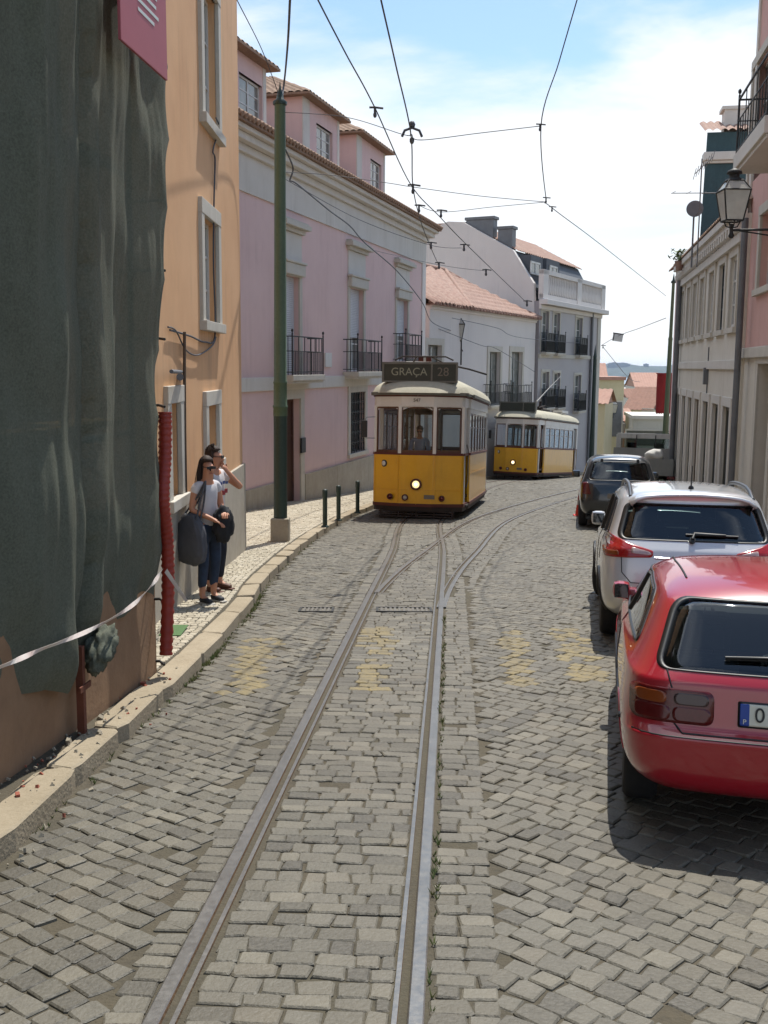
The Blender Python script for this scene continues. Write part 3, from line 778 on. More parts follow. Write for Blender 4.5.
for px0, px1, py0, py1 in ((530,540,262,275),(549,557,266,278)):
    wq = w1-.35; h = GY.rect(px0, px1, py0, py1, wq); b = MB(); GY.box(b, max(h[0]-.5, uG0+.2), h[1]+.5, wq-2.2, wq, h[2]-.8, h[3]+.35); dm = b.build('dormer', K['slate'], GY.root)
    f = MB()
    for a, c, e, z in ((h[0],h[0]+.1,h[2],h[3]),(h[1]-.1,h[1],h[2],h[3]),(h[0],h[1],h[3]-.1,h[3]),(h[0],h[1],h[2],h[2]+.1),((h[0]+h[1])/2-.05,(h[0]+h[1])/2+.05,h[2],h[3])): GY.box(f, a, c, wq+.01, wq+.06, e, z)
    f.build('dormer_window', K['whitepaint'], dm)
    f = MB(); GY.box(f, h[0], h[1], wq+.005, wq+.02, h[2], h[3]); f.build('dormer_pane', K['curtain'], dm)
for px0, px1, py0, py1 in ((463.5,491,217.5,244),(495.5,510,226.5,246)):
    w0, zt = gp(px0, py0); w1_, _ = gp(px1, py0); zb_ = gp(px0, py1+10)[1]
    b = MB(); GY.box(b, uG0+.15, uG0+.8, w0, w1_, zb_-.5, zt-.12); GY.box(b, uG0+.1, uG0+.88, w0-.08, w1_+.08, zt-.12, zt+.05); b.build('chimney', K['darkcement'] if 'darkcement' in K else K['zinc'], GY.root, bevel=.02)

# ------------------------------------------------------------------ right side of the street
WR = Fac('cream_house', 5.5, 10.2, R(10.3), -1, 'cream stuccoed house with a row of tall windows on the right')
ua = WR.uz(681.5, 300)[0]; ub = WR.uz(742, 300)[0]
hz = []
for xl, xr, yt, yb in ((681.5,686,293,341),(688,692,290,338.5),(694.5,698.5,283.5,337),(701.5,706.5,276.5,335),(711,716,268.5,332),(721,727,261.5,329),(732,739,259,325)):
    hz.append(WR.rect(xl, xr, yt, yb))
zt_ = sum(h[3] for h in hz)/len(hz); zb2 = sum(h[2] for h in hz)/len(hz)
uc = [(h[0]+h[1])/2 for h in hz]
hz = [(c-.5, c+.5, zb2, zt_) for c in uc]
gr = []
zg = WR.uz(709, 402)[1]
for c in uc: gr.append((c-.55, c+.55, g(36)-.6, zg))
we_ = WR.uz(677.6, 262, .35)[1]
WR.wall('wall', K['creamwall'], ub, ua, g(45)-1.5, we_-.1, hz+gr, .12, 8)
for i, h in enumerate(hz): WR.window(h, .1, K['whitepaint'] if i != 5 else K['bluedoor'], K['wglass'] if i % 3 else K['curtain'], 2, 3, .07, K['stone'], .2, .04)
for i, h in enumerate(gr): WR.window(h, .1, [K['greydoor'], K['bluedoor'], K['darkstone']][(0,0,0,2,0,1,1)[6-i] if i < 7 else 0], [K['greydoor'], K['bluedoor']][(1,1,0,0,0,0,0)[6-i]], 2, 2, .1, K['frieze'], .22, .04, False, 'door')
zsc = WR.uz(709, 365.5)[1]
b = MB(); WR.box(b, ub, ua, -.02, .07, zsc-.1, zsc+.12); b.build('string_course', K['frieze'], WR.root, bevel=.015)
b = MB(); WR.box(b, ub-.02, ua+.1, -.02, .12, we_-.7, we_-.5); WR.box(b, ub-.02, ua+.15, -.02, .3, we_-.16, we_+.0); WR.box(b, ub-.02, ua+.1, -.02, .22, we_-.3, we_-.16)
u = ub
while u < ua: WR.box(b, u, u+.16, -.02, .24, we_-.48, we_-.3); u += .42
b.build('cornice', K['frieze'], WR.root)
b = MB(); tiles(b, lambda u, v: WR.P(.33-4*v, ub+(ua-ub)*u, we_+.02+1.7*v), int((ua-ub)/.26), 8, .07); b.build('roof', K['tileold'], WR.root)
b = MB(); q = WR.uz(741, 300, .12)[0]; b.tube([WR.P(.12, q, g(20)-.2), WR.P(.12, q, we_-.3)], .07, 10); b.build('downpipe', K['zinc'], WR.root)
b = MB(); q = WR.uz(679.5, 300, .12)[0]; b.tube([WR.P(.14, q, g(36)-1), WR.P(.14, q, we_-.5)], .09, 10); b.build('downpipe', K['zinc'], WR.root)
b = MB(); u_, z_ = WR.uz(706, 377, .05); WR.box(b, u_-.1, u_+.1, .0, .12, z_-.2, z_+.25); WR.box(b, u_-.02, u_+.02, .0, .03, z_-.7, z_+.8); b.build('meter_box', K['zinc'], WR.root)

PR = Fac('pink_corner_house', 5.62, 10.2, R(10.3), -1, 'pink house with stone ground floor and iron balcony at the right edge')
pu1 = PR.uz(744.5, 300)[0]; pb = 4.0
pz = PR.uz(744.5, 8)[1]; pzs = PR.uz(757, 352)[1]
pwin = PR.rect(763, 776, 210, 285); pdoor = PR.rect(757, 790, 40, 160)
shop = (PR.uz(753, 400)[0]-2.0, PR.uz(753, 400)[0]-.55, g(25)-.6, PR.uz(757, 364)[1])
PR.wall('wall', K['pinkpale'], pb, pu1, pzs-.05, pz, [pwin, pdoor], .2, 8)
PR.wall('ground_floor', K['creamwall'], pb, pu1, g(40)-1, pzs-.1, [shop], .3, 8)
for h, nm in ((pwin,'window'), (pdoor,'balcony_door')): PR.window(h, .2, K['whitepaint'], K['curtain'], 2, 3, .06, K['stone'], .2, .05, nm == 'window', nm)
PR.window(shop, .3, K['darkdoor'], K['darkdoor'], 2, 2, .1, K['stone'], .25, .04, False, 'door')
b = MB(); PR.box(b, pb, pu1+.02, -.02, .12, pzs-.12, pzs+.1); b.build('string_course', K['stone'], PR.root, bevel=.02)
b = MB(); PR.box(b, pb, pu1+.1, -.02, .25, pz-.4, pz-.2); PR.box(b, pb, pu1+.2, -.02, .45, pz-.2, pz); b.build('cornice', K['whitewall'], PR.root, bevel=.02)
b = MB(); tiles(b, lambda u, v: PR.P(.55-4*v, pb+(pu1+.2-pb)*u, pz+.02+1.7*v), int((pu1-pb)/.26), 8, .07); b.build('roof', K['tileold'], PR.root)
bu = PR.uz(740, 185, .6)[0]; bz = PR.uz(740, 158, .6)[1]
PR.balcony(bu-3.4, bu, bz, .75, 1.05, K['iron'], K['frieze'], .28, n=11)
b = MB(); PR.box(b, pu1-.22, pu1+.01, -.02, .04, pzs+.1, pz-.4); b.build('corner_strip', K['frieze'], PR.root)

# dark teal mansard rising behind the cream house
TM = Fac('teal_mansard_house', 6.5, 10.2, R(10.3), -1, 'dark teal slate storey with white cornice rising behind the cream house eave')
tu0 = TM.uz(706.5, 150)[0]; tl = 1.5; zmid = TM.uz(706.5, 156)[1]; ztop = TM.uz(706.5, 134)[1]; zlow = we_-.3
b = MB()
b.add([TM.P(.12,tu0,zlow),TM.P(-6,tu0,zlow),TM.P(-6,tu0,ztop),TM.P(0,tu0,ztop),TM.P(-.25,tu0+tl,zlow),TM.P(-6,tu0+tl,zlow),TM.P(-6,tu0+tl,ztop),TM.P(-.35,tu0+tl,ztop)], [(0,1,2,3),(7,6,5,4),(0,3,7,4),(1,5,6,2),(3,2,6,7),(0,4,5,1)])
b.build('wall', K['teal'], TM.root)
b = MB(); TM.box(b, tu0-.18, tu0+.5, -6, .1, zmid-.16, zmid+.14); TM.box(b, tu0-.1, tu0+.5, -6, .06, zmid-.26, zmid-.16); b.build('cornice', K['frieze'], TM.root, bevel=.03)
b = MB(); tiles(b, lambda u, v: TM.P(.1-6.1*u, tu0-.15+2.2*v, ztop+.02+.75*v), 22, 6, .08); b.build('roof', K['tile'], TM.root)
b = MB(); TM.box(b, tu0+.9, tu0+1.7, -2.6, -.7, ztop+.2, ztop+1.0); TM.box(b, tu0+.85, tu0+1.75, -2.7, -.6, ztop+1.0, ztop+1.12); b.build('chimney', K['frieze'], TM.root)
# pink end house just past it
PE = Fac('pink_end_house', 5.75, 10.2, R(10.3), -1, 'narrow pink house end showing past the cream house downpipe')
b_u = ua+.12; pe1 = max(b_u+.5, PE.uz(675.3, 300)[0])
PE.wall('wall', K['pinkwall'], b_u, pe1, g(50)-2, PE.uz(677, 272)[1], [], .2, 8)
b = MB(); zq = PE.uz(677, 272)[1]; tiles(b, lambda u, v: PE.P(.3-4*v, b_u+(pe1-b_u)*u, zq+.02+1.5*v), 18, 8, .07); b.build('roof', K['tile'], PE.root)
# ------------------------------------------------------------------ trams
K['tyellow'] = mat('tram_yellow', '#dca210', .38, var=[(2.5, .45, '#c88f0c'), (14, .25, '#e0ac2c')], streak=(.4, '#97701c'), coat=.3, coords='Object')
K['tcream'] = mat('tram_white', '#d4d0c8', .45, var=[(3, .4, '#c0bbb0'), (18, .25, '#dad7d0')], streak=(.4, '#a29a8b'), coat=.2, coords='Object')
K['troof'] = mat('tram_roof_canvas', '#a8a38f', .8, var=[(3, .55, '#8c8775'), (14, .35, '#b9b5a5')], bump=(50, .003), coords='Object')
K['twood'] = mat('varnished_wood', '#573217', .45, var=[(6, .5, '#3f2310')], coat=.3, coords='Object')
K['tdark'] = mat('tram_underframe', '#2a211b', .8, var=[(5, .6, '#3a2c22')], coords='Object')
K['tred'] = mat('oxide_red_trim', '#5a2416', .6, var=[(5, .5, '#42190f')], coords='Object')
K['tinside'] = mat('tram_interior_wood', '#5d4126', .6, var=[(4, .5, '#46301c')], coords='Object')
K['tsign'] = mat('sign_frame_grey', '#6e6c62', .6, var=[(6, .5, '#57554c')], coords='Object')
K['tblind'] = mat('destination_blind', '#2c3027', .5, var=[(6, .4, '#393d32')])
K['blindtext'] = mat('blind_lettering', '#8f917c', .6)
K['numtext'] = mat('painted_number', '#6f675a', .6)
K['lamp_on'] = mat('headlamp_lit', '#fff2d8', .3, emit=('#ffdf9e', .85))
K['bulb_on'] = mat('bulb_lit', '#ffffff', .3, emit=('#fff6e0', 5.0))
K['lampglass'] = mat('lamp_lens', '#b9b4a6', .15, spec=.8, var=[(20, .4, '#8f8a7c')])
K['redlens'] = mat('red_lens', '#5c1510', .2, coat=.5)
K['tglass'] = glass_mat('tram_glass', (.62, .66, .66), .03, 1.3)
K['leather'] = mat('seat_brown', '#4a3526', .5, var=[(6, .4, '#38281c')])

def make_tram(label, lit_text, group):
    """y runs back from the front buffer beam, x to the viewer's right, z up from the rail head"""
    root = empty('tram', (0,0,0)); tag(root, label, 'tram', group)
    L_ = 8.1
    # plan outline of half the body, front to middle
    half = [(0,0),(.40,.012),(.47,.035),(1.08,.27),(1.14,.36),(1.15,1.25),(1.20,1.32),(1.20,L_/2)]
    def ring(xs=1.0):
        f = [(x*xs, y) for x, y in half]; bk = [(x*xs, L_-y) for x, y in reversed(half[:-1])]
        r_ = f+bk; l_ = [(-x, y) for x, y in reversed(r_[1:-1])]
        return r_+l_
    def ringwall(b, z0, z1, s0=1, s1=1, mi=0, skip=None, thick=.05):
        a = ring(s0); c = ring(s1); n = len(a)
        for i in range(n):
            if skip and skip(a[i], a[(i+1)%n]): continue
            p, q = a[i], a[(i+1)%n]; p1, q1 = c[i], c[(i+1)%n]
            b.quad((p[0],p[1],z0), (q[0],q[1],z0), (q1[0],q1[1],z1), (p1[0],p1[1],z1), mi)
            k = .955
            b.quad((p[0]*k,p[1]*.985+.06,z0), (q[0]*k,q[1]*.985+.06,z0), (q1[0]*k,q1[1]*.985+.06,z1), (p1[0]*k,p1[1]*.985+.06,z1), mi)
            for zz, u, v in ((z0,p,q), (z1,p1,q1)):
                b.quad((u[0],u[1],zz), (v[0],v[1],zz), (v[0]*k,v[1]*.985+.06,zz), (u[0]*k,u[1]*.985+.06,zz), mi)
    isdoor = lambda p, q: abs(abs(p[0])-1.145) < .012 and abs(abs(q[0])-1.145) < .012
    b = MB(); ringwall(b, .36, 1.58, 1, 1, 0, isdoor); body = b.build('body', K['tyellow'], root)
    b = MB(); ringwall(b, 2.78, 3.06, 1, 1); b.build('letterboard', K['tcream'], root)
    b = MB(); ringwall(b, 1.58, 1.64, 1.018, 1.018, 0, isdoor); ringwall(b, .30, .38, 1.012, 1.012, 0, isdoor); ringwall(b, 3.02, 3.07, 1.03, 1.03)
    b.build('trim', K['tred'], root)
    # floor, steps and interior
    b = MB(); b.prism(ring(.97), .50, .58, P=lambda p, q, h: (p, q, h)); b.prism(ring(.94), 3.0, 3.05, P=lambda p, q, h: (p, q, h)); b.build('floor', K['tinside'], root)
    b = MB()
    for sx in (-1, 1):
        for i in range(7):
            y = 1.9+i*.66; b = MB(); b.box(sx*.35, sx*1.05, y, y+.42, .95, 1.02); b.box(sx*.35, sx*1.05, y+.38, y+.46, 1.02, 1.5); b.box(sx*.5, sx*.55, y+.1, y+.3, .58, .95); b.build('seat', K['leather'], root)
    b = MB(); 
    for yb in (1.26, L_-1.31):
        for sx in (-1, 1): b.box(sx*.42, sx*1.06, yb, yb+.05, .58, 1.55); b.box(sx*.42, sx*.48, yb, yb+.05, 1.55, 2.9); b.box(sx*.42, sx*1.06, yb, yb+.05, 2.7, 2.9)
    b.box(-.2, .2, .3, .62, .58, 1.55); b.lathe([(.16,0),(.16,.04),(.0,.06)], (0,.45,1.55), 12)
    b.build('bulkhead', K['tinside'], root)
    # posts of the window band
    b = MB(); R_ = ring(1)
    def post(x, y, wx=.045, wy=.045, z0=1.62, z1=2.8): b.box(x-wx, x+wx, y-wy, y+wy, z0, z1)
    for yy in (0, 1):
        Y = lambda v: v if yy == 0 else L_-v
        for sx in (-1, 1):
            post(sx*.435, Y(.05), .04, .04); post(sx*1.09, Y(.36), .045, .05); 
            post(sx*1.11, Y(.55), .04, .05, .4, 2.8); post(sx*1.12, Y(1.33), .05, .06)
    ny = 6
    for sx in (-1, 1):
        for i in range(ny+1):
            y = 1.38+(L_-2.76)*i/ny; post(sx*1.15, y, .03, .04)
        b.box(sx*1.12, sx*1.18, 1.36, L_-1.36, 2.66, 2.8)
    b.build('pillars', K['tcream'], root)
    # arched window heads in white
    b = MB()
    def headpiece(p, q, z):   # filler with arched underside between p and q
        n = 10; pts = []
        for i in range(n+1):
            t = i/n; zz = z - .10*(abs(2*t-1)**2.2); pts.append((p[0]+(q[0]-p[0])*t, p[1]+(q[1]-p[1])*t, zz))
        for i in range(n):
            a_, c_ = pts[i], pts[i+1]
            b.quad(a_, c_, (c_[0],c_[1],2.8), (a_[0],a_[1],2.8)); b.quad((a_[0],a_[1]+.03,a_[2]), (c_[0],c_[1]+.03,c_[2]), c_, a_)
    wins = [((-.40,.03),(.40,.03)), ((.47,.055),(1.06,.30)), ((-1.06,.30),(-.47,.055))]
    for p, q in wins:
        headpiece(p, q, 2.775); headpiece((p[0], L_-p[1]), (q[0], L_-q[1]), 2.775)
    b.build('window_heads', K['tcream'], root)
    # windows in varnished wooden sashes
    for end in (0, 1):
        for p, q in wins:
            if end: p, q = (p[0], L_-p[1]), (q[0], L_-q[1])
            P_, Q_ = Vector((p[0],p[1]+(.02 if not end else -.02),0)), Vector((q[0],q[1]+(.02 if not end else -.02),0)); d = (Q_-P_); l = d.length; d /= l; nn = Vector((d.y,-d.x,0))*.02
            f = MB()
            def bar(t0, t1, z0, z1, th=.022):
                a_, c_ = P_+d*t0, P_+d*t1
                vs = [a_-nn, c_-nn, c_+nn, a_+nn]
                f.add([(*v.xy, z0) for v in vs]+[(*v.xy, z1) for v in vs], [(3,2,1,0),(4,5,6,7),(0,1,5,4),(1,2,6,5),(2,3,7,6),(3,0,4,7)])
            bar(0, .035, 1.64, 2.76); bar(l-.035, l, 1.64, 2.76); bar(.035, l-.035, 1.64, 1.70); bar(.035, l-.035, 2.73, 2.77)
            o = f.build('window', K['twood'], root)
            gl = MB(); gl.quad((*(P_+d*.04).xy, 1.7), (*(P_+d*(l-.04)).xy, 1.7), (*(P_+d*(l-.04)).xy, 2.74), (*(P_+d*.04).xy, 2.74)); gl.build('pane', K['tglass'], o)
    for sx in (-1, 1):
        for i in range(ny):
            y0 = 1.42+(L_-2.76)*i/ny; y1 = 1.34+(L_-2.76)*(i+1)/ny
            f = MB(); x = sx*1.15
            f.box(x-.015, x+.015, y0, y0+.035, 1.64, 2.66); f.box(x-.015, x+.015, y1-.035, y1, 1.64, 2.66); f.box(x-.015, x+.015, y0, y1, 1.64, 1.69); f.box(x-.015, x+.015, y0, y1, 2.62, 2.66); f.box(x-.012, x+.012, y0, y1, 2.28, 2.31)
            o = f.build('side_window', K['twood'], root)
            gl = MB(); gl.quad((x,y0+.03,1.68), (x,y1-.03,1.68), (x,y1-.03,2.63), (x,y0+.03,2.63)); gl.build('pane', K['tglass'], o)
    # folding door leaves in the front right doorway, half open
    for x, y0, y1 in ((1.02,.62,.70),(1.0,1.1,1.24)):
        f = MB(); f.box(x-.02, x+.02, y0, y1, .5, 2.74); f.build('door', K['twood'], root)
    f = MB(); f.tube([(1.1,.66,.75),(1.13,.66,.9),(1.13,.66,1.7),(1.1,.66,1.85)], .016, 8); f.tube([(1.12,1.26,.75),(1.16,1.27,.9),(1.16,1.27,1.7),(1.12,1.26,1.85)], .016, 8)
    f.build('handrail', K['steel'], root)
    f = MB(); f.box(1.0, 1.2, .62, 1.26, .30, .34); f.box(-1.2, -1.0, .62, 1.26, .30, .34); f.box(1.0, 1.2, L_-1.26, L_-.62, .30, .34); f.build('step', K['tdark'], root)
    # side panel battens
    f = MB()
    for sx in (-1, 1):
        f.box(sx*1.18, sx*1.205, 1.36, L_-1.36, 1.08, 1.12); f.box(sx*1.18, sx*1.2, 1.36, L_-1.36, .44, .47)
    f.build('batten', K['tyellow'], root)
    # roof: turtle-back canvas with rounded ends
    rf = MB()
    nu_, nv_ = 28, 44
    def roofp(u, v):
        y = -.12+v*(L_+.24); ed = max(0., min(y+.12, L_+.12-y))
        lim = min(1, ed/1.5); s = math.sqrt(max(0, 1-(1-lim)**2)) if lim < 1 else 1
        wdt = 1.26*(.50+.50*min(1, ed/.62)**.55)
        t = 2*u-1; prof = math.sqrt(max(0, 1-abs(t)**2.6))
        hgt = .46*s*prof
        ribs = .012*math.cos(y*2*math.pi/.62)**8*prof
        return (wdt*t, y, 3.11+hgt+ribs)
    rf.grid(roofp, nu_, nv_)
    rf.build('roof', K['troof'], root)
    gt = MB(); pr = ring(1.075)
    gt.prism([(x, y-.06 if y < L_/2 else y+.06) for x, y in pr], 3.055, 3.13, P=lambda p, q, h: (p, q, h)); gt.build('gutter', K['tsign'], root)
    # roof boards, destination box
    f = MB(); f.box(-.45, .45, 2.0, L_-2.0, 3.5, 3.56); f.build('roof_walk', K['tdark'], root)
    s = MB(); s.box(-.92, .92, .26, .52, 3.42, 3.84); s.box(-.95, .95, .23, .26, 3.38, 3.42); s.box(-.95, .95, .23, .26, 3.83, 3.88); s.box(-.95, -.9, .23, .26, 3.42, 3.83); s.box(.9, .95, .23, .26, 3.42, 3.83); s.box(.28, .32, .235, .26, 3.42, 3.83)
    s.box(-.85, -.8, .3, .5, 3.2, 3.44); s.box(.8, .85, .3, .5, 3.2, 3.44)
    db = s.build('destination_box', K['tsign'], root)
    s = MB(); s.box(-.9, .9, .252, .258, 3.42, 3.83); s.build('blind', K['tblind'], db)
    RX = Matrix.Rotation(R(90), 4, 'X')
    if lit_text:
        text_mesh('GRAÇA', .27, K['blindtext'], 'lettering', db, Matrix.Translation((-.27,.249,3.635)) @ RX, .002)
        text_mesh('28', .30, K['numtext'], 'lettering', db, Matrix.Translation((.58,.249,3.635)) @ RX, .002)
        text_mesh('547', .12, K['numtext'], 'number', root, Matrix.Translation((-.02,-.012,2.93)) @ RX, .004)
    # headlamp and small lamps
    def lamp(x, z, y, r, m, name, lens):
        M_ = Matrix.Translation((x, y, z)) @ Matrix.Rotation(R(90), 4, 'X')
        o_ = MB(); o_.lathe([(r*1.2,-.02),(r*1.38,.03),(r*1.36,.06),(r*1.02,.07),(r*.9,.045)], M=M_, n=20); o = o_.build(name, m, root)
        q = MB(); q.lathe([(r*.95,.04),(r*.6,.06),(0,.07)], M=M_, n=20); q.build('lens', lens, o)
    lamp(0, .86, -.005, .105, K['tred'], 'headlamp', K['lamp_on'])
    q = MB(); q.lathe([(.03,.071),(.02,.078),(0,.08)], M=Matrix.Translation((0,-.005,.86)) @ Matrix.Rotation(R(90), 4, 'X'), n=12); q.build('bulb', K['bulb_on'], root)
    lamp(-.66, .54, .07, .055, K['tred'], 'marker_lamp', K['redlens']); lamp(-.27, .53, .0, .06, K['tred'], 'marker_lamp', K['lampglass'])
    lamp(.64, .52, .07, .055, K['tred'], 'marker_lamp', K['redlens'])
    q = MB(); q.lathe([(.09,0),(.09,.02),(.07,.025)], M=Matrix.Translation((-.84,.19,1.36)) @ Matrix.Rotation(R(-32), 4, 'Z') @ Matrix.Rotation(R(90), 4, 'X'), n=18); o = q.build('emblem', K['black'], root)
    q = MB(); q.lathe([(.06,.02),(.06,.03),(0,.032)], M=Matrix.Translation((-.84,.19,1.36)) @ Matrix.Rotation(R(-32), 4, 'Z') @ Matrix.Rotation(R(90), 4, 'X'), n=18); q.build('emblem_face', K['tcream'], o)
    q = MB(); q.box(.2, .46, -.006, .01, .50, .60); q.build('maker_plate', K['tcream'] if False else K['numtext'], root)
    # panel seams and cover strips on the dash
    q = MB()
    for sx in (-1, 1): q.box(sx*.46-.008, sx*.46+.008, .015, .04, .4, 1.57); q.tube([(sx*1.09,.27,.4),(sx*1.09,.27,1.57)], .010, 6)
    q.tube([(-1.08,.262,.72),(-.47,.027,.72),(-.40,.004,.72),(.40,.004,.72),(.47,.027,.72),(1.08,.262,.72)], .006, 5)
    for i in range(9):
        for z in (.43, 1.53): q.lathe([(.012,0),(.009,.007),(0,.009)], M=Matrix.Translation((-.4+i*.1,.006,z)) @ Matrix.Rotation(R(90), 4, 'X'), n=6)
    q.build('seam', K['tyellow'], root)
    # wing mirrors
    for sx in (-1,):
        q = MB(); q.tube([(sx*1.03,.36,2.52),(sx*1.32,.22,2.5),(sx*1.36,.2,2.4),(sx*1.36,.2,2.05),(sx*1.32,.22,1.98),(sx*1.03,.36,1.98)], .012, 6)
        o = q.build('mirror_bracket', K['steel'], root); m_ = MB(); m_.box(sx*1.36-.07, sx*1.36+.07, .18, .215, 2.0, 2.42); m_.build('mirror', K['black'], o, bevel=.02)
    # buffer beam, apron, lifeguard, trucks
    u = MB(); u.prism([(x*.985, y*.99+.03) for x, y in ring(1)], .19, .31, P=lambda p, q, h: (p, q, h)); u.build('buffer_beam', K['tdark'], root)
    u = MB()
    for a_, c_ in ((.1, 1), (L_-.1, -1)):
        u = MB()
        for z in (.05, .11, .17): u.box(-.95, .95, a_+c_*z*.2, a_+c_*(.03+z*.2), z-.018, z+.018)
        for x in (-.9, -.45, 0, .45, .9): u.box(x-.02, x+.02, a_+c_*.02, a_+c_*.06, .02, .25)
        u.build('lifeguard', K['tdark'], root)
    u = MB(); u.box(-.62, .62, 2.2, L_-2.2, .22, .5); u.box(-.75, -.68, 2.3, L_-2.3, .12, .45); u.box(.68, .75, 2.3, L_-2.3, .12, .45); u.build('underframe', K['tdark'], root)
    for y in (2.75, L_-2.75):
        for sx in (-1, 1):
            wv = MB(); wv.lathe([(.1,-.05),(.34,-.05),(.34,.04),(.37,.045),(.37,.06),(.1,.06)], M=Matrix.Translation((sx*.5, y, .34)) @ Matrix.Rotation(R(90), 4, 'Y'), n=24); wv.build('wheel', K['rust'], root)
    # trolley gear on the roof
    tb = MB(); tb.box(-.3, .3, 3.3, 4.9, 3.6, 3.68); tb.lathe([(.16,0),(.16,.12),(.07,.2),(.07,.42)], (0,4.1,3.68), 12)
    for sx in (-1, 1): tb.tube([(sx*.1,3.5,3.75),(sx*.1,4.7,3.9)], .03, 6)
    base = tb.build('trolley_base', K['tdark'], root)
    return root, base
tramA, baseA = make_tram('yellow and white tram with lit headlamp and destination box, nearest to the green pole', True, 'trams coming up the hill')
def place_tram(t, x, y, th):
    sl = math.atan((g(y)-g(y+8))/8)
    t.rotation_euler = Euler((-sl, 0, -R(th)), 'XYZ'); t.location = (x, y, g(y)+.012)
place_tram(tramA, .78, 25.3, 10)
# folded pantograph with red and white insulator on the near tram
p = MB()
for sx in (-1, 1):
    p.tube([(sx*.45,1.4,3.62),(sx*.5,2.2,3.92),(sx*.2,1.0,4.06)], .02, 6)
p.tube([(-.75,1.0,3.98),(-.55,1.0,4.07),(.55,1.0,4.07),(.75,1.0,3.98)], .022, 6); p.tube([(.2,2.0,4.0),(1.0,2.6,3.86),(1.45,2.9,3.74)], .025, 6)
p.build('pantograph', K['tdark'], tramA)
p = MB(); p.box(-.16, .16, 1.1, 1.3, 3.96, 4.1); q = p.build('insulator', K['tred'], tramA, bevel=.02)
p = MB(); p.box(-.03, .03, 1.08, 1.1, 3.95, 4.11); p.build('insulator_band', K['whitepaint'], q)
tramB, baseB = make_tram('yellow and white tram farther up the road beside the grey house, trolley pole raised', False, 'trams coming up the hill')
place_tram(tramB, 6.4, 51.2, 25.5)
p = MB(); p.tube([(0,3.4,4.05),(.05,5.4,4.9),(.1,7.4,5.7)], [.035,.028,.018], 6); p.build('trolley_pole', K['steel'], tramB)
p = MB(); p.box(.4, .9, 5.2, 6.4, 3.58, 3.7); p.build('roof_board', K['tcream'], tramB)
for t in (): pass

# ------------------------------------------------------------------ cars
def round_poly(poly, rad, n=6):
    out = []; m = len(poly)
    for i in range(m):
        p, a, c = Vector(poly[i]), Vector(poly[i-1]), Vector(poly[(i+1)%m])
        r_ = rad if not isinstance(rad, (list, tuple)) else rad[i]
        r1 = min(r_, (a-p).length*.48); r2 = min(r_, (c-p).length*.48)
        A_ = p+(a-p).normalized()*r1; C_ = p+(c-p).normalized()*r2
        for k in range(n+1):
            t = k/n; out.append((A_*(1-t)+p*t)*(1-t)+(p*(1-t)+C_*t)*t)
    dense = []
    for i in range(len(out)):
        a, c = out[i], out[(i+1)%len(out)]; l = (c-a).length; k = max(1, int(l/.04))
        for j in range(k): dense.append(a+(c-a)*j/k)
    return dense
def inside(p, poly):
    x, y = p; r_ = False; j = len(poly)-1
    for i in range(len(poly)):
        xi, yi = poly[i]; xj, yj = poly[j]
        if (yi > y) != (yj > y) and x < (xj-xi)*(y-yi)/(yj-yi)+xi: r_ = not r_
        j = i
    return r_
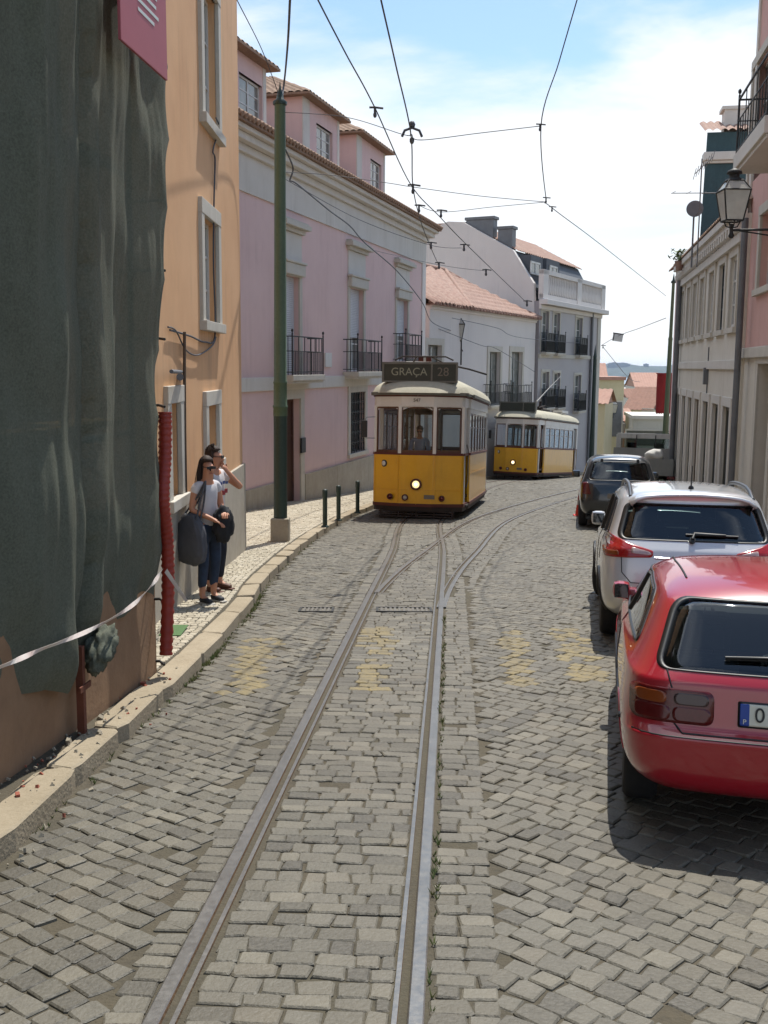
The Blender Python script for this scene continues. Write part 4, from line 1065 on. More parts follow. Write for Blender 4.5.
class Car:
    """body skinned over a table of sections; every trim piece is laid on the body by ray casting"""
    def __init__(s, name, label, paint, st, loc, th, roof_crown=.045, rear_bulge=.05, front_bulge=.12, crease=(), group='cars parked along the right kerb'):
        s.root = empty(name, loc); tag(s.root, label, 'car', group); s.paint = paint
        nL = len(st[0]); nS = len(st); KX = (-1, -.62, 0, .62, 1); bm = bmesh.new(); V = {}
        def vert(j, i, k):
            x, y, z = st[j][i]; kk = KX[k]; key = (j, i, k)
            if key in V: return V[key]
            q = 1-kk*kk
            if i == nL-1 and 0 <= j: z += roof_crown*q
            if j == 0: y -= rear_bulge*q
            if j == nS-1: y += front_bulge*q
            if i == 0 and 0 < j < nS-1: pass
            V[key] = bm.verts.new((x*kk, y, z)); return V[key]
        fc = lambda *a: bm.faces.new(a)
        for j in range(nS-1):
            for i in range(nL-1):
                for k in (0, 4): fc(vert(j,i,k), vert(j+1,i,k), vert(j+1,i+1,k), vert(j,i+1,k))
            for k in range(4):
                for i in (0, nL-1): fc(vert(j,i,k), vert(j+1,i,k), vert(j+1,i,k+1), vert(j,i,k+1))
        for i in range(nL-1):
            for k in range(4):
                for j in (0, nS-1): fc(vert(j,i,k), vert(j,i,k+1), vert(j,i+1,k+1), vert(j,i+1,k))
        bmesh.ops.recalc_face_normals(bm, faces=bm.faces)
        cl = bm.edges.layers.float.new('crease_edge')
        for (i, val) in crease:
            for j in range(nS-1):
                for k in (0, 4):
                    e = bm.edges.get((V[(j,i,k)], V[(j+1,i,k)]))
                    if e: e[cl] = val
            for k in range(4):
                e = bm.edges.get((V[(0,i,k)], V[(0,i,k+1)]))
                if e: e[cl] = val
        me = bpy.data.meshes.new('body'); bm.to_mesh(me); bm.free()
        o = bpy.data.objects.new('body', me); COL.objects.link(o)
        m = o.modifiers.new('s', 'SUBSURF'); m.levels = 4; m.render_levels = 4
        dg = bpy.context.evaluated_depsgraph_get(); ev = o.evaluated_get(dg); me2 = bpy.data.meshes.new_from_object(ev)
        bpy.data.objects.remove(o)
        s.bm = bmesh.new(); s.bm.from_mesh(me2); s.bvh = BVHTree.FromBMesh(s.bm)
        me2.name = 'body'; s.me = me2
    AX = {'rear': ((0,1),), }
    def cast(s, face, p, q):
        if face == 'rear': o, d = Vector((p, -2, q)), Vector((0,1,0))
        elif face == 'left': o, d = Vector((-3, p, q)), Vector((1,0,0))
        elif face == 'right': o, d = Vector((3, p, q)), Vector((-1,0,0))
        elif face == 'front': o, d = Vector((p, 9, q)), Vector((0,-1,0))
        elif face == 'top': o, d = Vector((p, q, 4)), Vector((0,0,-1))
        h = s.bvh.ray_cast(o, d)
        if h[0] is None:
            n_ = s.bvh.find_nearest(o+d*2.0); return n_[0], n_[1]
        return h[0], h[1]
    def coord(s, face, v): return (v.x, v.z) if face in ('rear', 'front') else ((v.y, v.z) if face in ('left', 'right') else (v.x, v.y))
    def facing(s, face, n):
        return {'rear': -n.y, 'front': n.y, 'left': -n.x, 'right': n.x, 'top': n.z}[face]
    def cut(s, face, poly, thr=.08):
        kill = []
        for f in s.bm.faces:
            if s.facing(face, f.normal) > thr and all(inside(s.coord(face, v.co), poly) for v in f.verts): kill.append(f)
        s.pending = getattr(s, 'pending', []) + kill
    def finish_body(s):
        bmesh.ops.delete(s.bm, geom=list(set(getattr(s, 'pending', []))), context='FACES')
        s.bm.to_mesh(s.me)
        s.me.polygons.foreach_set('use_smooth', [True]*len(s.me.polygons))
        s.me.materials.clear(); s.me.materials.append(s.paint)
        o = bpy.data.objects.new('body', s.me); COL.objects.link(o); o.parent = s.root; s.body = o
        md = o.modifiers.new('shell', 'SOLIDIFY'); md.thickness = .02; md.offset = -1
        return o
    def patch(s, name, face, poly, m, off=.004, parent=None, rings=6, hole=None, bulge=0):
        b = MB(); n = len(poly); c = Vector((sum(p[0] for p in poly)/n, sum(p[1] for p in poly)/n)); rows = []
        ts = [hole+(1-hole)*k/2 for k in range(3)] if hole else [k/rings for k in range(rings+1)]
        for t in ts:
            row = []
            for p in poly:
                q = c+(Vector(p)-c)*t; h, nn = s.cast(face, q.x, q.y); row.append(h+nn*(off+bulge*(1-t*t)))
            rows.append(row)
        row = []
        for p in poly:
            h, nn = s.cast(face, p[0], p[1]); row.append(h-nn*.012)
        rows.append(row)
        if hole:
            row = []
            for p in poly:
                q = c+(Vector(p)-c)*hole; h, nn = s.cast(face, q.x, q.y); row.append(h-nn*.012)
            rows.insert(0, row)
        vs = [v for r_ in rows for v in r_]; fs = []
        for r_ in range(len(rows)-1):
            for i in range(n): fs.append((r_*n+i, r_*n+(i+1)%n, (r_+1)*n+(i+1)%n, (r_+1)*n+i))
        b.add(vs, fs, 0, True)
        return b.build(name, m, parent or s.root)
    def line(s, name, face, pts, m, r=.006, parent=None, off=0):
        q = []
        for i in range(len(pts)-1):
            a, c = Vector(pts[i]), Vector(pts[i+1]); k = max(2, int((c-a).length/.05))
            for j in range(k): t = a+(c-a)*j/k; h, nn = s.cast(face, t.x, t.y); q.append(h+nn*off)
        h, nn = s.cast(face, *pts[-1]); q.append(h+nn*off)
        b = MB(); b.tube(q, r, 6); return b.build(name, m, parent or s.root)
    def wheel(s, x, y, r=.3, w=.19, steer=0, rimm=None):
        M_ = Matrix.Translation((x, y, r)) @ Matrix.Rotation(steer, 4, 'Z') @ Matrix.Rotation(R(90), 4, 'Y')
        sg = 1 if x > 0 else -1
        b = MB(); b.lathe([(r*.62,-w/2),(r*.9,-w/2),(r*.98,-w/2+.02),(r,-w/2+.05),(r,w/2-.05),(r*.98,w/2-.02),(r*.9,w/2),(r*.62,w/2)], M=M_, n=32); o = b.build('wheel', K['rubber'], s.root)
        b = MB(); b.lathe([(r*.64,-w*.4),(r*.64,w*.4*1),(r*.55,sg*w*.3),(r*.2,sg*w*.36),(0,sg*w*.36)], M=M_, n=32); b.build('rim', rimm or K['alloy'], o)
        return o
    def interior(s, y0, y1, hw, z0, belt, seats, steer=None):
        b = MB(); b.box(-hw, hw, y0, y1, z0-.05, z0); b.box(-hw, hw, y1-.15, y1+.3, belt-.35, belt-.06); b.box(-hw, hw, y0-.1, y0+.4, belt-.35, belt-.16)
        b.build('cabin_floor', K['trimblack'], s.root)
        for st_ in seats:
            x, y = st_[:2]; k_ = st_[2] if len(st_) > 2 else 1
            q = MB(); M_ = Matrix.Translation((x, y, z0)) @ Matrix.Rotation(R(12), 4, 'X') @ Matrix.Scale(k_, 4)
            q.box(-.24, .24, -.09, .09, .1, .78, M=M_); q.box(-.24, .24, .0, .5, .12, .3, M=M_); o = q.build('seat', K['seatcloth'], s.root, bevel=.05)
            q = MB(); q.box(-.12, .12, -.05, .05, .84, 1.02, M=M_); q.box(-.06, -.05, -.01, .01, .75, .86, M=M_); q.box(.05, .06, -.01, .01, .75, .86, M=M_); q.build('headrest', K['seatcloth'], o, bevel=.03)
K['redpaint'] = mat('red_car_paint', '#9b0e20', .3, coat=1, spec=.5, var=[(1.4, .25, '#8b0b1b'), (220, .15, '#a52638')], coords='Object')
K['silver'] = mat('silver_car_paint', '#c4c6c8', .3, .3, coat=1, var=[(1.1, .2, '#b7b9bc')], coords='Object')
K['navy'] = mat('dark_blue_car_paint', '#10171f', .25, coat=1, var=[(2, .3, '#1a222a')], coords='Object')
K['rubber'] = mat('tyre_rubber', '#17171a', .85, var=[(14, .5, '#2a2826')], coords='Object')
K['alloy'] = mat('wheel_rim', '#7e8083', .4, .8)
K['trimblack'] = mat('black_trim', '#0f1011', .45, var=[(10, .3, '#1c1d1e')])
K['seatcloth'] = mat('seat_cloth', '#2b2d31', .9, var=[(10, .4, '#3a3c40')])
K['carglass'] = glass_mat('car_glass', (.50, .56, .55), .02, 1.5)
K['darkglass'] = glass_mat('tinted_car_glass', (.17, .22, .22), .02, 1.6)
K['redlamp'] = mat('tail_lamp_red', '#4e080b', .2, coat=.25, spec=.4, var=[(60, .25, '#6d1212')], coords='Object')
K['redbright'] = mat('tail_lamp_bright', '#8a0a0e', .15, coat=.5, spec=.5, var=[(60, .3, '#c42a20')], coords='Object')
K['amber'] = mat('indicator_amber', '#7d3a14', .2, coat=.25, spec=.4)
K['smoke'] = mat('smoked_lamp', '#42302f', .2, coat=.25, spec=.4)
K['clearlamp'] = mat('clear_lamp', '#b39a94', .1, coat=1, spec=.8, var=[(50, .4, '#8a5a58')])
K['plate'] = mat('plate_white', '#c9c7b8', .4)
K['plateblue'] = mat('plate_blue', '#123a8c', .4)
K['roofrail'] = mat('roof_rail', '#5b5e61', .35, .6)
K['chrome'] = mat('chrome_trim', '#c0c2c4', .15, 1)

def S(ys, xs, zs): return list(zip(xs, ys, zs))
def root_pose(c, x, y, th):
    sl = math.atan((g(y)-g(y+4))/4); c.root.rotation_euler = Euler((-sl, 0, -R(th)), 'XYZ'); c.root.location = (x, y, g(y)+.0)

# red hatchback
red = [
 S([.14,.04,.00,.07,.10,.135,.47,.62], [.60,.79,.818,.80,.77,.72,.60,.50], [.26,.36,.595,.635,.86,.915,1.235,1.285]),
 S([.40,.40,.40,.40,.41,.43,.66,.80], [.64,.825,.848,.848,.822,.765,.635,.515], [.20,.30,.56,.68,.88,.935,1.255,1.315]),
 S([.8,.8,.8,.8,.82,.84,.98,1.05], [.66,.84,.85,.852,.83,.78,.645,.53], [.19,.28,.56,.68,.885,.94,1.27,1.335]),
 S([1.5]*8, [.66,.845,.852,.855,.835,.79,.655,.54], [.18,.26,.55,.68,.88,.935,1.28,1.345]),
 S([2.1,2.1,2.1,2.1,2.1,2.12,2.15,2.15], [.66,.845,.852,.855,.83,.785,.635,.53], [.18,.26,.55,.68,.875,.93,1.24,1.31]),
 S([2.9,2.9,2.9,2.9,2.95,2.98,2.95,2.95], [.66,.845,.85,.852,.815,.76,.69,.58], [.18,.27,.55,.68,.85,.885,.905,.925]),
 S([3.5]*8, [.64,.83,.84,.835,.79,.74,.68,.5], [.18,.28,.52,.64,.77,.80,.815,.835]),
 S([3.95,4.02,4.04,4.03,4.0,3.97,3.95,3.93], [.58,.74,.77,.76,.72,.68,.62,.45], [.22,.3,.48,.56,.64,.68,.70,.715]),
]
rc = Car('red_hatchback', 'red three door hatchback parked nearest, black rear wiper on its wide back window', K['redpaint'], red, (0,0,0), 0, .035, .07, .12, crease=((2,.75),(3,.5),(4,.45),(6,.4)))
rear_gl = round_poly([(-.685,.915),(.685,.915),(.575,1.25),(-.575,1.25)], [.07,.07,.09,.09])
rc.cut('rear', [(p.x*.985, 1.08+(p.y-1.08)*.975) for p in rear_gl], .02)
side_gl = round_poly([(.58,.965),(1.75,.955),(2.75,.93),(2.15,1.225),(1.45,1.255),(.86,1.225)], [.08,.03,.05,.06,.05,.10])
ws = round_poly([(-.6,2.86),(.6,2.86),(.5,2.22),(-.5,2.22)], .08)
for f in ('left', 'right'): rc.cut(f, [(1.75+(p.x-1.75)*.965, 1.09+(p.y-1.09)*.9) for p in side_gl], .15)
rc.cut('top', [(p.x*.95, 2.54+(p.y-2.54)*.93) for p in ws], .2)
arch = [Vector((.78+.345*math.cos(a/24*6.283), .29+.345*math.sin(a/24*6.283))) for a in range(24)]; archf = [Vector((3.33+.345*math.cos(a/24*6.283), .29+.345*math.sin(a/24*6.283))) for a in range(24)]
for f in ('left', 'right'):
    rc.cut(f, arch, .1); rc.cut(f, archf, .1)
rc.finish_body()
rw = rc.patch('rear_window', 'rear', rear_gl, K['carglass'], .003)
rc.patch('seal', 'rear', [Vector((p.x*1.004, 1.08+(p.y-1.08)*1.01)) for p in rear_gl], K['trimblack'], .004, rw, hole=.952)
for f in ('left', 'right'):
    o = rc.patch('side_window', f, side_gl, K['carglass'], .003); rc.patch('seal', f, [Vector((1.75+(p.x-1.75)*1.012, 1.09+(p.y-1.09)*1.05)) for p in side_gl], K['trimblack'], .006, o, hole=.955)
    rc.line('window_pillar', f, [(1.73,.965),(1.60,1.235)], K['trimblack'], .02, o)
    rc.line('door_seam', f, [(1.72,.35),(1.74,.94)], K['trimblack'], .005); rc.line('rub_strip', f, [(.5,.55),(3.2,.53)], K['trimblack'], .012)
    rc.line('drip_strip', 'top', [(-.49 if f == 'left' else .49, .82), (-.515 if f == 'left' else .515, 1.5), (-.50 if f == 'left' else .50, 2.1)], K['trimblack'], .007)
    h, n_ = rc.cast(f, 2.62, .93); sx = -1 if f == 'left' else 1
    b = MB(); b.box(sx*.70, sx*.80, 2.54, 2.66, .90, .98); b.build('mirror_arm', K['redpaint'], rc.root, bevel=.01)
    b = MB(); b.box(sx*.765, sx*.895, 2.52, 2.66, .90, 1.03); o = b.build('mirror', K['redpaint'], rc.root, bevel=.045)
    b = MB(); b.box(sx*.78, sx*.88, 2.512, 2.522, .915, 1.015); b.build('mirror_glass', K['wglass'], o)
    b = MB(); rc.line('arch_lip', f, [(p.x, p.y) for p in arch[1:12]], K['redpaint'], .007); rc.line('arch_lip', f, [(p.x, p.y) for p in archf[1:12]], K['redpaint'], .007)
ow_ = rc.patch('windscreen', 'top', ws, K['carglass'], .003); rc.patch('seal', 'top', [Vector((p.x*1.02, 2.54+(p.y-2.54)*1.03)) for p in ws], K['trimblack'], .006, ow_, hole=.95)
rc.interior(.5, 2.7, .68, .26, .9, [(-.36,1.75,.95),(.36,1.75,.95),(-.36,1.0,.80),(.36,1.0,.80)])
b = MB(); b.tube([( -.36+.18*math.cos(a/16*6.283), 2.3, .86+.18*math.sin(a/16*6.283)) for a in range(17)], .015, 6); b.build('steering_wheel', K['trimblack'], rc.root)
for sx in (-1, 1):
    def q4(x0, x1, z0, z1, r_=.035): return round_poly([(sx*x0, z0), (sx*x1, z0), (sx*x1, z1), (sx*x0, z1)], r_)
    o = rc.patch('tail_lamp', 'rear', q4(.385, .80, .655, .83, .05), K['redlamp'], .006)
    rc.patch('brake_lens', 'rear', q4(.60, .785, .665, .74), K['redlamp'], .009, o); rc.patch('indicator_lens', 'rear', q4(.62, .775, .75, .81), K['amber'], .009, o)
    rc.patch('inner_lens', 'rear', q4(.40, .59, .665, .74), K['redlamp'], .009, o); rc.patch('reverse_lens', 'rear', q4(.41, .585, .75, .81), K['smoke'], .009, o)
    rc.line('hatch_seam', 'rear', [(sx*.62,.915),(sx*.595,.83),(sx*.595,.67),(sx*.54,.615)], K['trimblack'], .005)
rc.line('hatch_seam', 'rear', [(-.54,.615),(.54,.615)], K['trimblack'], .006); rc.line('bumper_seam', 'rear', [(-.79,.60),(.79,.60)], K['trimblack'], .005)

pl = rc.patch('number_plate', 'rear', round_poly([(-.26,.675),(.26,.675),(.26,.785),(-.26,.785)], .008), K['plate'], .012)
rc.patch('country_band', 'rear', round_poly([(-.26,.675),(-.215,.675),(-.215,.785),(-.26,.785)], .006), K['plateblue'], .0145, pl)
rc.patch('plate_surround', 'rear', round_poly([(-.27,.665),(.27,.665),(.27,.795),(-.27,.795)], .012), K['trimblack'], .008, pl)
def rear_text(car, body, size, x, z, m, parent, off=.018):
    h, n_ = car.cast('rear', x, z); rotx = math.atan2(-n_.z, -n_.y)
    return text_mesh(body, size, m, 'lettering', parent, Matrix.Translation(h+n_*off) @ Matrix.Rotation(R(90)-math.atan2(n_.z, -n_.y), 4, 'X'), .001)
rear_text(rc, '0', .105, -.165, .73, K['trimblack'], pl); rear_text(rc, 'P', .035, -.238, .695, K['plate'], pl)
b = MB(); h0, n0 = rc.cast('rear', .0, .95); h1, n1_ = rc.cast('rear', -.33, .975); h2, _ = rc.cast('rear', .05, .985)
b.tube([h0+n0*.02, h0+n0*.045], .022, 10); b.tube([h0+n0*.045, h2+n0*.04, h1+n1_*.03], [.014,.012,.008], 6); b.tube([h1+n1_*.018, h2+n0*.018+Vector((.1,0,0))], .009, 6)
b.build('rear_wiper', K['trimblack'], rc.root)
for sx in (-1, 1): rc.wheel(sx*.715, .78, .29, .19); rc.wheel(sx*.715, 3.33, .29, .19)
b = MB(); b.box(-.6, .6, .5, 3.6, .22, .28); b.build('underbody', K['trimblack'], rc.root)
b = MB(); b.tube([(.45,.02,.22),(.45,.4,.22)], .03, 10); b.build('exhaust', K['zinc'], rc.root)
root_pose(rc, 2.06, 4.93, 12.3)

# silver crossover
sil = [
 S([.16,.06,.02,.03,.07,.12,.42,.36], [.62,.82,.86,.865,.84,.79,.66,.55], [.30,.42,.62,.80,1.00,1.06,1.46,1.545]),
 S([.42,.42,.42,.42,.42,.45,.62,.62], [.66,.86,.885,.89,.865,.815,.69,.58], [.24,.34,.58,.80,1.01,1.075,1.47,1.56]),
 S([.9]*8, [.68,.875,.885,.89,.872,.83,.71,.60], [.22,.31,.56,.78,1.0,1.065,1.48,1.585]),
 S([1.7]*8, [.68,.88,.885,.888,.872,.835,.72,.61], [.21,.30,.55,.76,.98,1.045,1.49,1.60]),
 S([2.5]*8, [.68,.88,.885,.885,.865,.825,.70,.59], [.21,.30,.55,.75,.965,1.03,1.44,1.545]),
 S([3.25]*8, [.68,.875,.88,.88,.85,.80,.74,.62], [.21,.31,.55,.74,.94,.99,1.02,1.045]),
 S([3.8]*8, [.66,.86,.87,.87,.83,.78,.72,.55], [.22,.33,.55,.72,.88,.92,.945,.965]),
 S([4.2,4.27,4.29,4.28,4.25,4.22,4.2,4.18], [.60,.78,.82,.81,.77,.72,.66,.5], [.28,.36,.52,.62,.74,.79,.82,.84]),
]
sv = Car('silver_crossover', 'silver crossover with roof rails and stubby aerial parked beyond the red hatchback', K['silver'], sil, (0,0,0), 0, .045, .06, .12, crease=((4,.4),(6,.35),(2,.3)))
gl_r = round_poly([(-.74,1.10),(.74,1.10),(.645,1.445),(-.645,1.445)], [.09,.09,.07,.07])
sv.cut('rear', [(p.x*.985, 1.27+(p.y-1.27)*.98) for p in gl_r], .02)
gl_s = round_poly([(.62,1.12),(1.7,1.06),(3.0,1.02),(2.45,1.40),(1.6,1.475),(.85,1.45)], [.06,.03,.05,.06,.05,.08])
for f in ('left', 'right'): sv.cut(f, [(1.75+(p.x-1.75)*.965, 1.25+(p.y-1.25)*.92) for p in gl_s], .15)
ws2 = round_poly([(-.64,3.16),(.64,3.16),(.54,2.55),(-.54,2.55)], .08); sv.cut('top', [(p.x*.95, 2.86+(p.y-2.86)*.93) for p in ws2], .2)
ar = [Vector((.86+.385*math.cos(a/24*6.283), .33+.385*math.sin(a/24*6.283))) for a in range(24)]; arf = [Vector((3.5+.385*math.cos(a/24*6.283), .33+.385*math.sin(a/24*6.283))) for a in range(24)]
for f in ('left', 'right'): sv.cut(f, ar, .1); sv.cut(f, arf, .1)
sv.finish_body()
o = sv.patch('rear_window', 'rear', gl_r, K['darkglass'], .003); sv.patch('seal', 'rear', [Vector((p.x*1.015, 1.27+(p.y-1.27)*1.03)) for p in gl_r], K['trimblack'], .005, o, hole=.935)
for f in ('left', 'right'):
    sx = -1 if f == 'left' else 1
    o = sv.patch('side_window', f, gl_s, K['carglass'], .003); sv.patch('seal', f, [Vector((1.75+(p.x-1.75)*1.01, 1.25+(p.y-1.25)*1.04)) for p in gl_s], K['trimblack'], .006, o, hole=.955)
    sv.line('window_pillar', f, [(1.72,1.06),(1.66,1.465)], K['trimblack'], .03, o); sv.line('window_pillar', f, [(1.0,1.10),(1.12,1.455)], K['trimblack'], .025, o)
    sv.line('door_seam', f, [(1.74,.4),(1.74,1.05)], K['trimblack'], .005); sv.line('door_seam', f, [(1.0,.8),(1.02,1.08)], K['trimblack'], .005)
    sv.line('arch_lip', f, [(p.x, p.y) for p in ar[0:13]], K['trimblack'], .022); sv.line('arch_lip', f, [(p.x, p.y) for p in arf[0:13]], K['trimblack'], .022)
    b = MB(); b.box(sx*.77, sx*.94, 2.86, 3.02, 1.0, 1.17); o = b.build('mirror', K['silver'], sv.root, bevel=.05)
    b = MB(); b.box(sx*.79, sx*.92, 2.852, 2.862, 1.03, 1.145); b.build('mirror_glass', K['wglass'], o)
    pts = []
    for t in range(11):
        y = .5+1.9*t/10; h, n_ = sv.cast('top', sx*.60, y); e = min(1, min(t, 10-t)/1.5); pts.append(h+Vector((0,0,-.01+.065*e)))
    b = MB(); b.tube(pts, .022, 8); b.build('roof_rail', K['roofrail'], sv.root)
    # wrap-round tail lamps
    lp = round_poly([(sx*.40,.935),(sx*.62,.925),(sx*.86,.92),(sx*.87,1.11),(sx*.80,1.135),(sx*.62,1.06),(sx*.385,.995)], .03)
    o = sv.patch('tail_lamp', 'rear', lp, K['redbright'], .010)
    sv.patch('reverse_lens', 'rear', round_poly([(sx*.41,.955),(sx*.60,.97),(sx*.60,1.025),(sx*.42,.985)], .02), K['clearlamp'], .015, o)
    sv.patch('indicator_lens', 'rear', round_poly([(sx*.72,.945),(sx*.85,.945),(sx*.855,.985),(sx*.72,.985)], .02), K['amber'], .015, o)
    sv.line('hatch_seam', 'rear', [(sx*.76,1.09),(sx*.70,1.0),(sx*.69,.78),(sx*.60,.68)], K['trimblack'], .005)
sv.line('hatch_seam', 'rear', [(-.6,.68),(.6,.68)], K['trimblack'], .005); sv.line('chrome_strip', 'rear', [(-.38,.93),(.38,.93)], K['chrome'], .012)
o = sv.patch('windscreen', 'top', ws2, K['carglass'], .003)
sv.interior(.6, 3.0, .72, .4, 1.05, [(-.38,2.0),(.38,2.0),(-.42,1.1),(.42,1.1)])
pl = sv.patch('number_plate', 'rear', round_poly([(-.26,.76),(.26,.76),(.26,.87),(-.26,.87)], .008), K['plate'], .01)
b = MB(); h, n_ = sv.cast('top', 0, .56); b.lathe([(.03,-.01),(.026,.02),(.012,.035)], h, 10); b.tube([h+Vector((0,0,.03)), h+Vector((0,-.06,.24))], [.008,.004], 6); b.build('aerial', K['trimblack'], sv.root)
b = MB(); h0, n0 = sv.cast('rear', -.02, 1.10); h1, n1_ = sv.cast('rear', -.0, 1.155); h2, _ = sv.cast('rear', .30, 1.15)
b.tube([h0+n0*.0, h0+n0*.04], .03, 10); b.tube([h0+n0*.04, h1+n0*.03, h2+n0*.03], [.02,.022,.012], 8); b.tube([h1+n0*.012+Vector((-.08,0,.0)), h2+n0*.012+Vector((.12,0,0))], .012, 6); b.build('rear_wiper', K['trimblack'], sv.root)
b = MB(); 
for i in range(13):
    x = -.6+1.2*i/12
b.grid(lambda u, v: (lambda h: Vector((h.x, h.y-.16*v, h.z-.005-.03*v)))(sv.cast('top', -.62+1.24*u, .46)[0]), 16, 3); o = b.build('spoiler', K['silver'], sv.root); md = o.modifiers.new('s', 'SOLIDIFY'); md.thickness = .03
for sx in (-1, 1): sv.wheel(sx*.755, .86, .33, .21); sv.wheel(sx*.72, 3.5, .33, .21, R(-16))
b = MB(); b.box(-.66, .66, .5, 3.8, .24, .30); b.build('underbody', K['trimblack'], sv.root)
root_pose(sv, 3.03, 9.85, 10.3)

# dark people carrier
mp_ = [
 S([.14,.05,.02,.04,.09,.13,.34,.42], [.62,.80,.84,.845,.83,.79,.66,.54], [.28,.40,.62,.80,1.02,1.08,1.50,1.60]),
 S([.45,.45,.45,.45,.45,.47,.62,.72], [.66,.845,.87,.872,.86,.82,.69,.57], [.22,.32,.58,.80,1.03,1.09,1.52,1.63]),
 S([1.2]*8, [.68,.86,.875,.876,.865,.83,.71,.59], [.21,.30,.56,.78,1.02,1.08,1.53,1.65]),
 S([2.2]*8, [.68,.86,.875,.876,.862,.825,.70,.58], [.21,.30,.55,.77,1.0,1.06,1.51,1.63]),
 S([2.8]*8, [.68,.86,.875,.875,.855,.81,.67,.55], [.21,.30,.55,.76,.99,1.05,1.42,1.54]),
 S([3.6]*8, [.68,.86,.87,.87,.84,.79,.73,.6], [.21,.31,.55,.74,.95,1.0,1.04,1.06]),
 S([4.25,4.32,4.34,4.33,4.3,4.27,4.25,4.22], [.6,.77,.80,.79,.75,.7,.65,.48], [.28,.36,.52,.62,.74,.79,.82,.84]),
]
mv = Car('dark_people_carrier', 'dark blue people carrier parked beyond the silver crossover next to the cone', K['navy'], mp_, (0,0,0), 0, .04, .07, .14, crease=((4,.3),(6,.3)))
gl_m = round_poly([(-.72,1.10),(.72,1.10),(.60,1.52),(-.60,1.52)], [.1,.1,.09,.09]); mv.cut('rear', [(p.x*.985, 1.31+(p.y-1.31)*.98) for p in gl_m], .02)
gs_m = round_poly([(.62,1.14),(1.7,1.10),(3.35,1.06),(2.75,1.40),(1.7,1.51),(.82,1.49)], .06)
for f in ('left', 'right'): mv.cut(f, [(1.8+(p.x-1.8)*.965, 1.29+(p.y-1.29)*.92) for p in gs_m], .15)
ws3 = round_poly([(-.64,3.5),(.64,3.5),(.52,2.86),(-.52,2.86)], .08); mv.cut('top', [(p.x*.95, 3.18+(p.y-3.18)*.93) for p in ws3], .2)
mv.finish_body()
o = mv.patch('rear_window', 'rear', gl_m, K['carglass'], .003); mv.patch('seal', 'rear', [Vector((p.x*1.015, 1.31+(p.y-1.31)*1.03)) for p in gl_m], K['trimblack'], .005, o, hole=.935)
for f in ('left', 'right'):
    sx = -1 if f == 'left' else 1
    o = mv.patch('side_window', f, gs_m, K['carglass'], .003)
    b = MB(); b.box(sx*.86, sx*1.06, 2.9, 3.06, 1.04, 1.22); b.build('mirror', K['navy'], mv.root, bevel=.05)
    mv.patch('tail_lamp', 'rear', round_poly([(sx*.62,.78),(sx*.815,.78),(sx*.815,1.04),(sx*.70,1.06)], .03), K['redlamp'] if sx < 0 else K['redbright'], .01)
o = mv.patch('windscreen', 'top', ws3, K['carglass'], .003)
mv.interior(.6, 3.3, .70, .4, 1.06, [(-.38,2.2),(.38,2.2),(-.42,1.2),(.42,1.2)])
mv.patch('number_plate', 'rear', round_poly([(-.26,.70),(.26,.70),(.26,.81),(-.26,.81)], .008), K['numtext'], .01)
for sx in (-.4, .4):
    h, n_ = mv.cast('rear', sx, 1.56); b = MB(); b.box(h.x-.03, h.x+.03, h.y-.04, h.y+.02, h.z-.05, h.z+.02); b.build('window_hinge', K['trimblack'], mv.root)
for sx in (-1, 1): mv.wheel(sx*.78, .86, .31, .2); mv.wheel(sx*.78, 3.5, .31, .2)
b = MB(); b.box(-.72, .72, .25, 4.0, .2, .28); b.build('underbody', K['trimblack'], mv.root)
root_pose(mv, 5.27, 22.9, 10.5)

# flatbed truck
K['truckgrey'] = mat('truck_pale_grey', '#b3b3ae', .45, var=[(3, .4, '#9a9a92')], streak=(.5, '#5e5c52'), coords='Object')
K['truckside'] = mat('truck_bed_grey', '#7f807c', .6, var=[(3, .5, '#6b6c68')], streak=(.4, '#6a6860'), coords='Object')
K['sack'] = mat('white_sack', '#c2c0ba', .8, var=[(9, .4, '#a7a49b')])
tr = empty('flatbed_truck', (0,0,0)); tag(tr, 'pale grey flatbed truck with headrests showing in its cab window, beyond the people carrier', 'truck')
b = MB()
cab = [(-.95,1.05),(.95,1.05),(.95,1.75),(.80,2.42),(.70,2.50),(-.70,2.50),(-.80,2.42),(-.95,1.75)]
for (p, q) in [((-.95,1.05),(.95,1.62))]: b.box(-.95, .95, 3.0, 3.06, .6, 1.66)
b.box(-.95, -.80, 3.0, 3.06, 1.66, 2.3); b.box(.80, .95, 3.0, 3.06, 1.66, 2.3); b.box(-.93, .93, 3.0, 3.06, 2.3, 2.45)
b.box(-.93, .93, 3.0, 4.55, 2.45, 2.52); b.box(-.97, -.92, 3.06, 4.6, .6, 1.6); b.box(.92, .97, 3.06, 4.6, .6, 1.6); b.box(-.95, .95, 4.6, 5.1, .6, 1.5)
for x in (-.94, .94):
    b.tube([(x,4.95,1.5),(x*.92,4.5,2.46)], .04, 8); b.box(x-.03, x+.03, 3.06, 3.2, 1.6, 2.46); b.box(x-.03, x+.03, 3.9, 4.0, 1.6, 2.46)
b.build('cab', K['truckgrey'], tr, bevel=.015)
b = MB(); b.box(-.8, .8, 3.02, 3.03, 1.66, 2.3); b.build('rear_window', K['carglass'], tr)
b = MB(); b.box(-.30, -.27, 2.97, 3.0, 1.66, 2.45); b.box(.33, .36, 2.97, 3.0, 1.66, 2.45); b.build('guard_bar', K['trimblack'], tr)
for x in (-.45, .45):
    b = MB(); b.box(x-.25, x+.25, 3.35, 3.5, .9, 1.8); o = b.build('seat', K['seatcloth'], tr, bevel=.05); b = MB(); b.box(x-.16, x+.16, 3.34, 3.44, 1.86, 2.12); b.build('headrest', K['seatcloth'], o, bevel=.04)
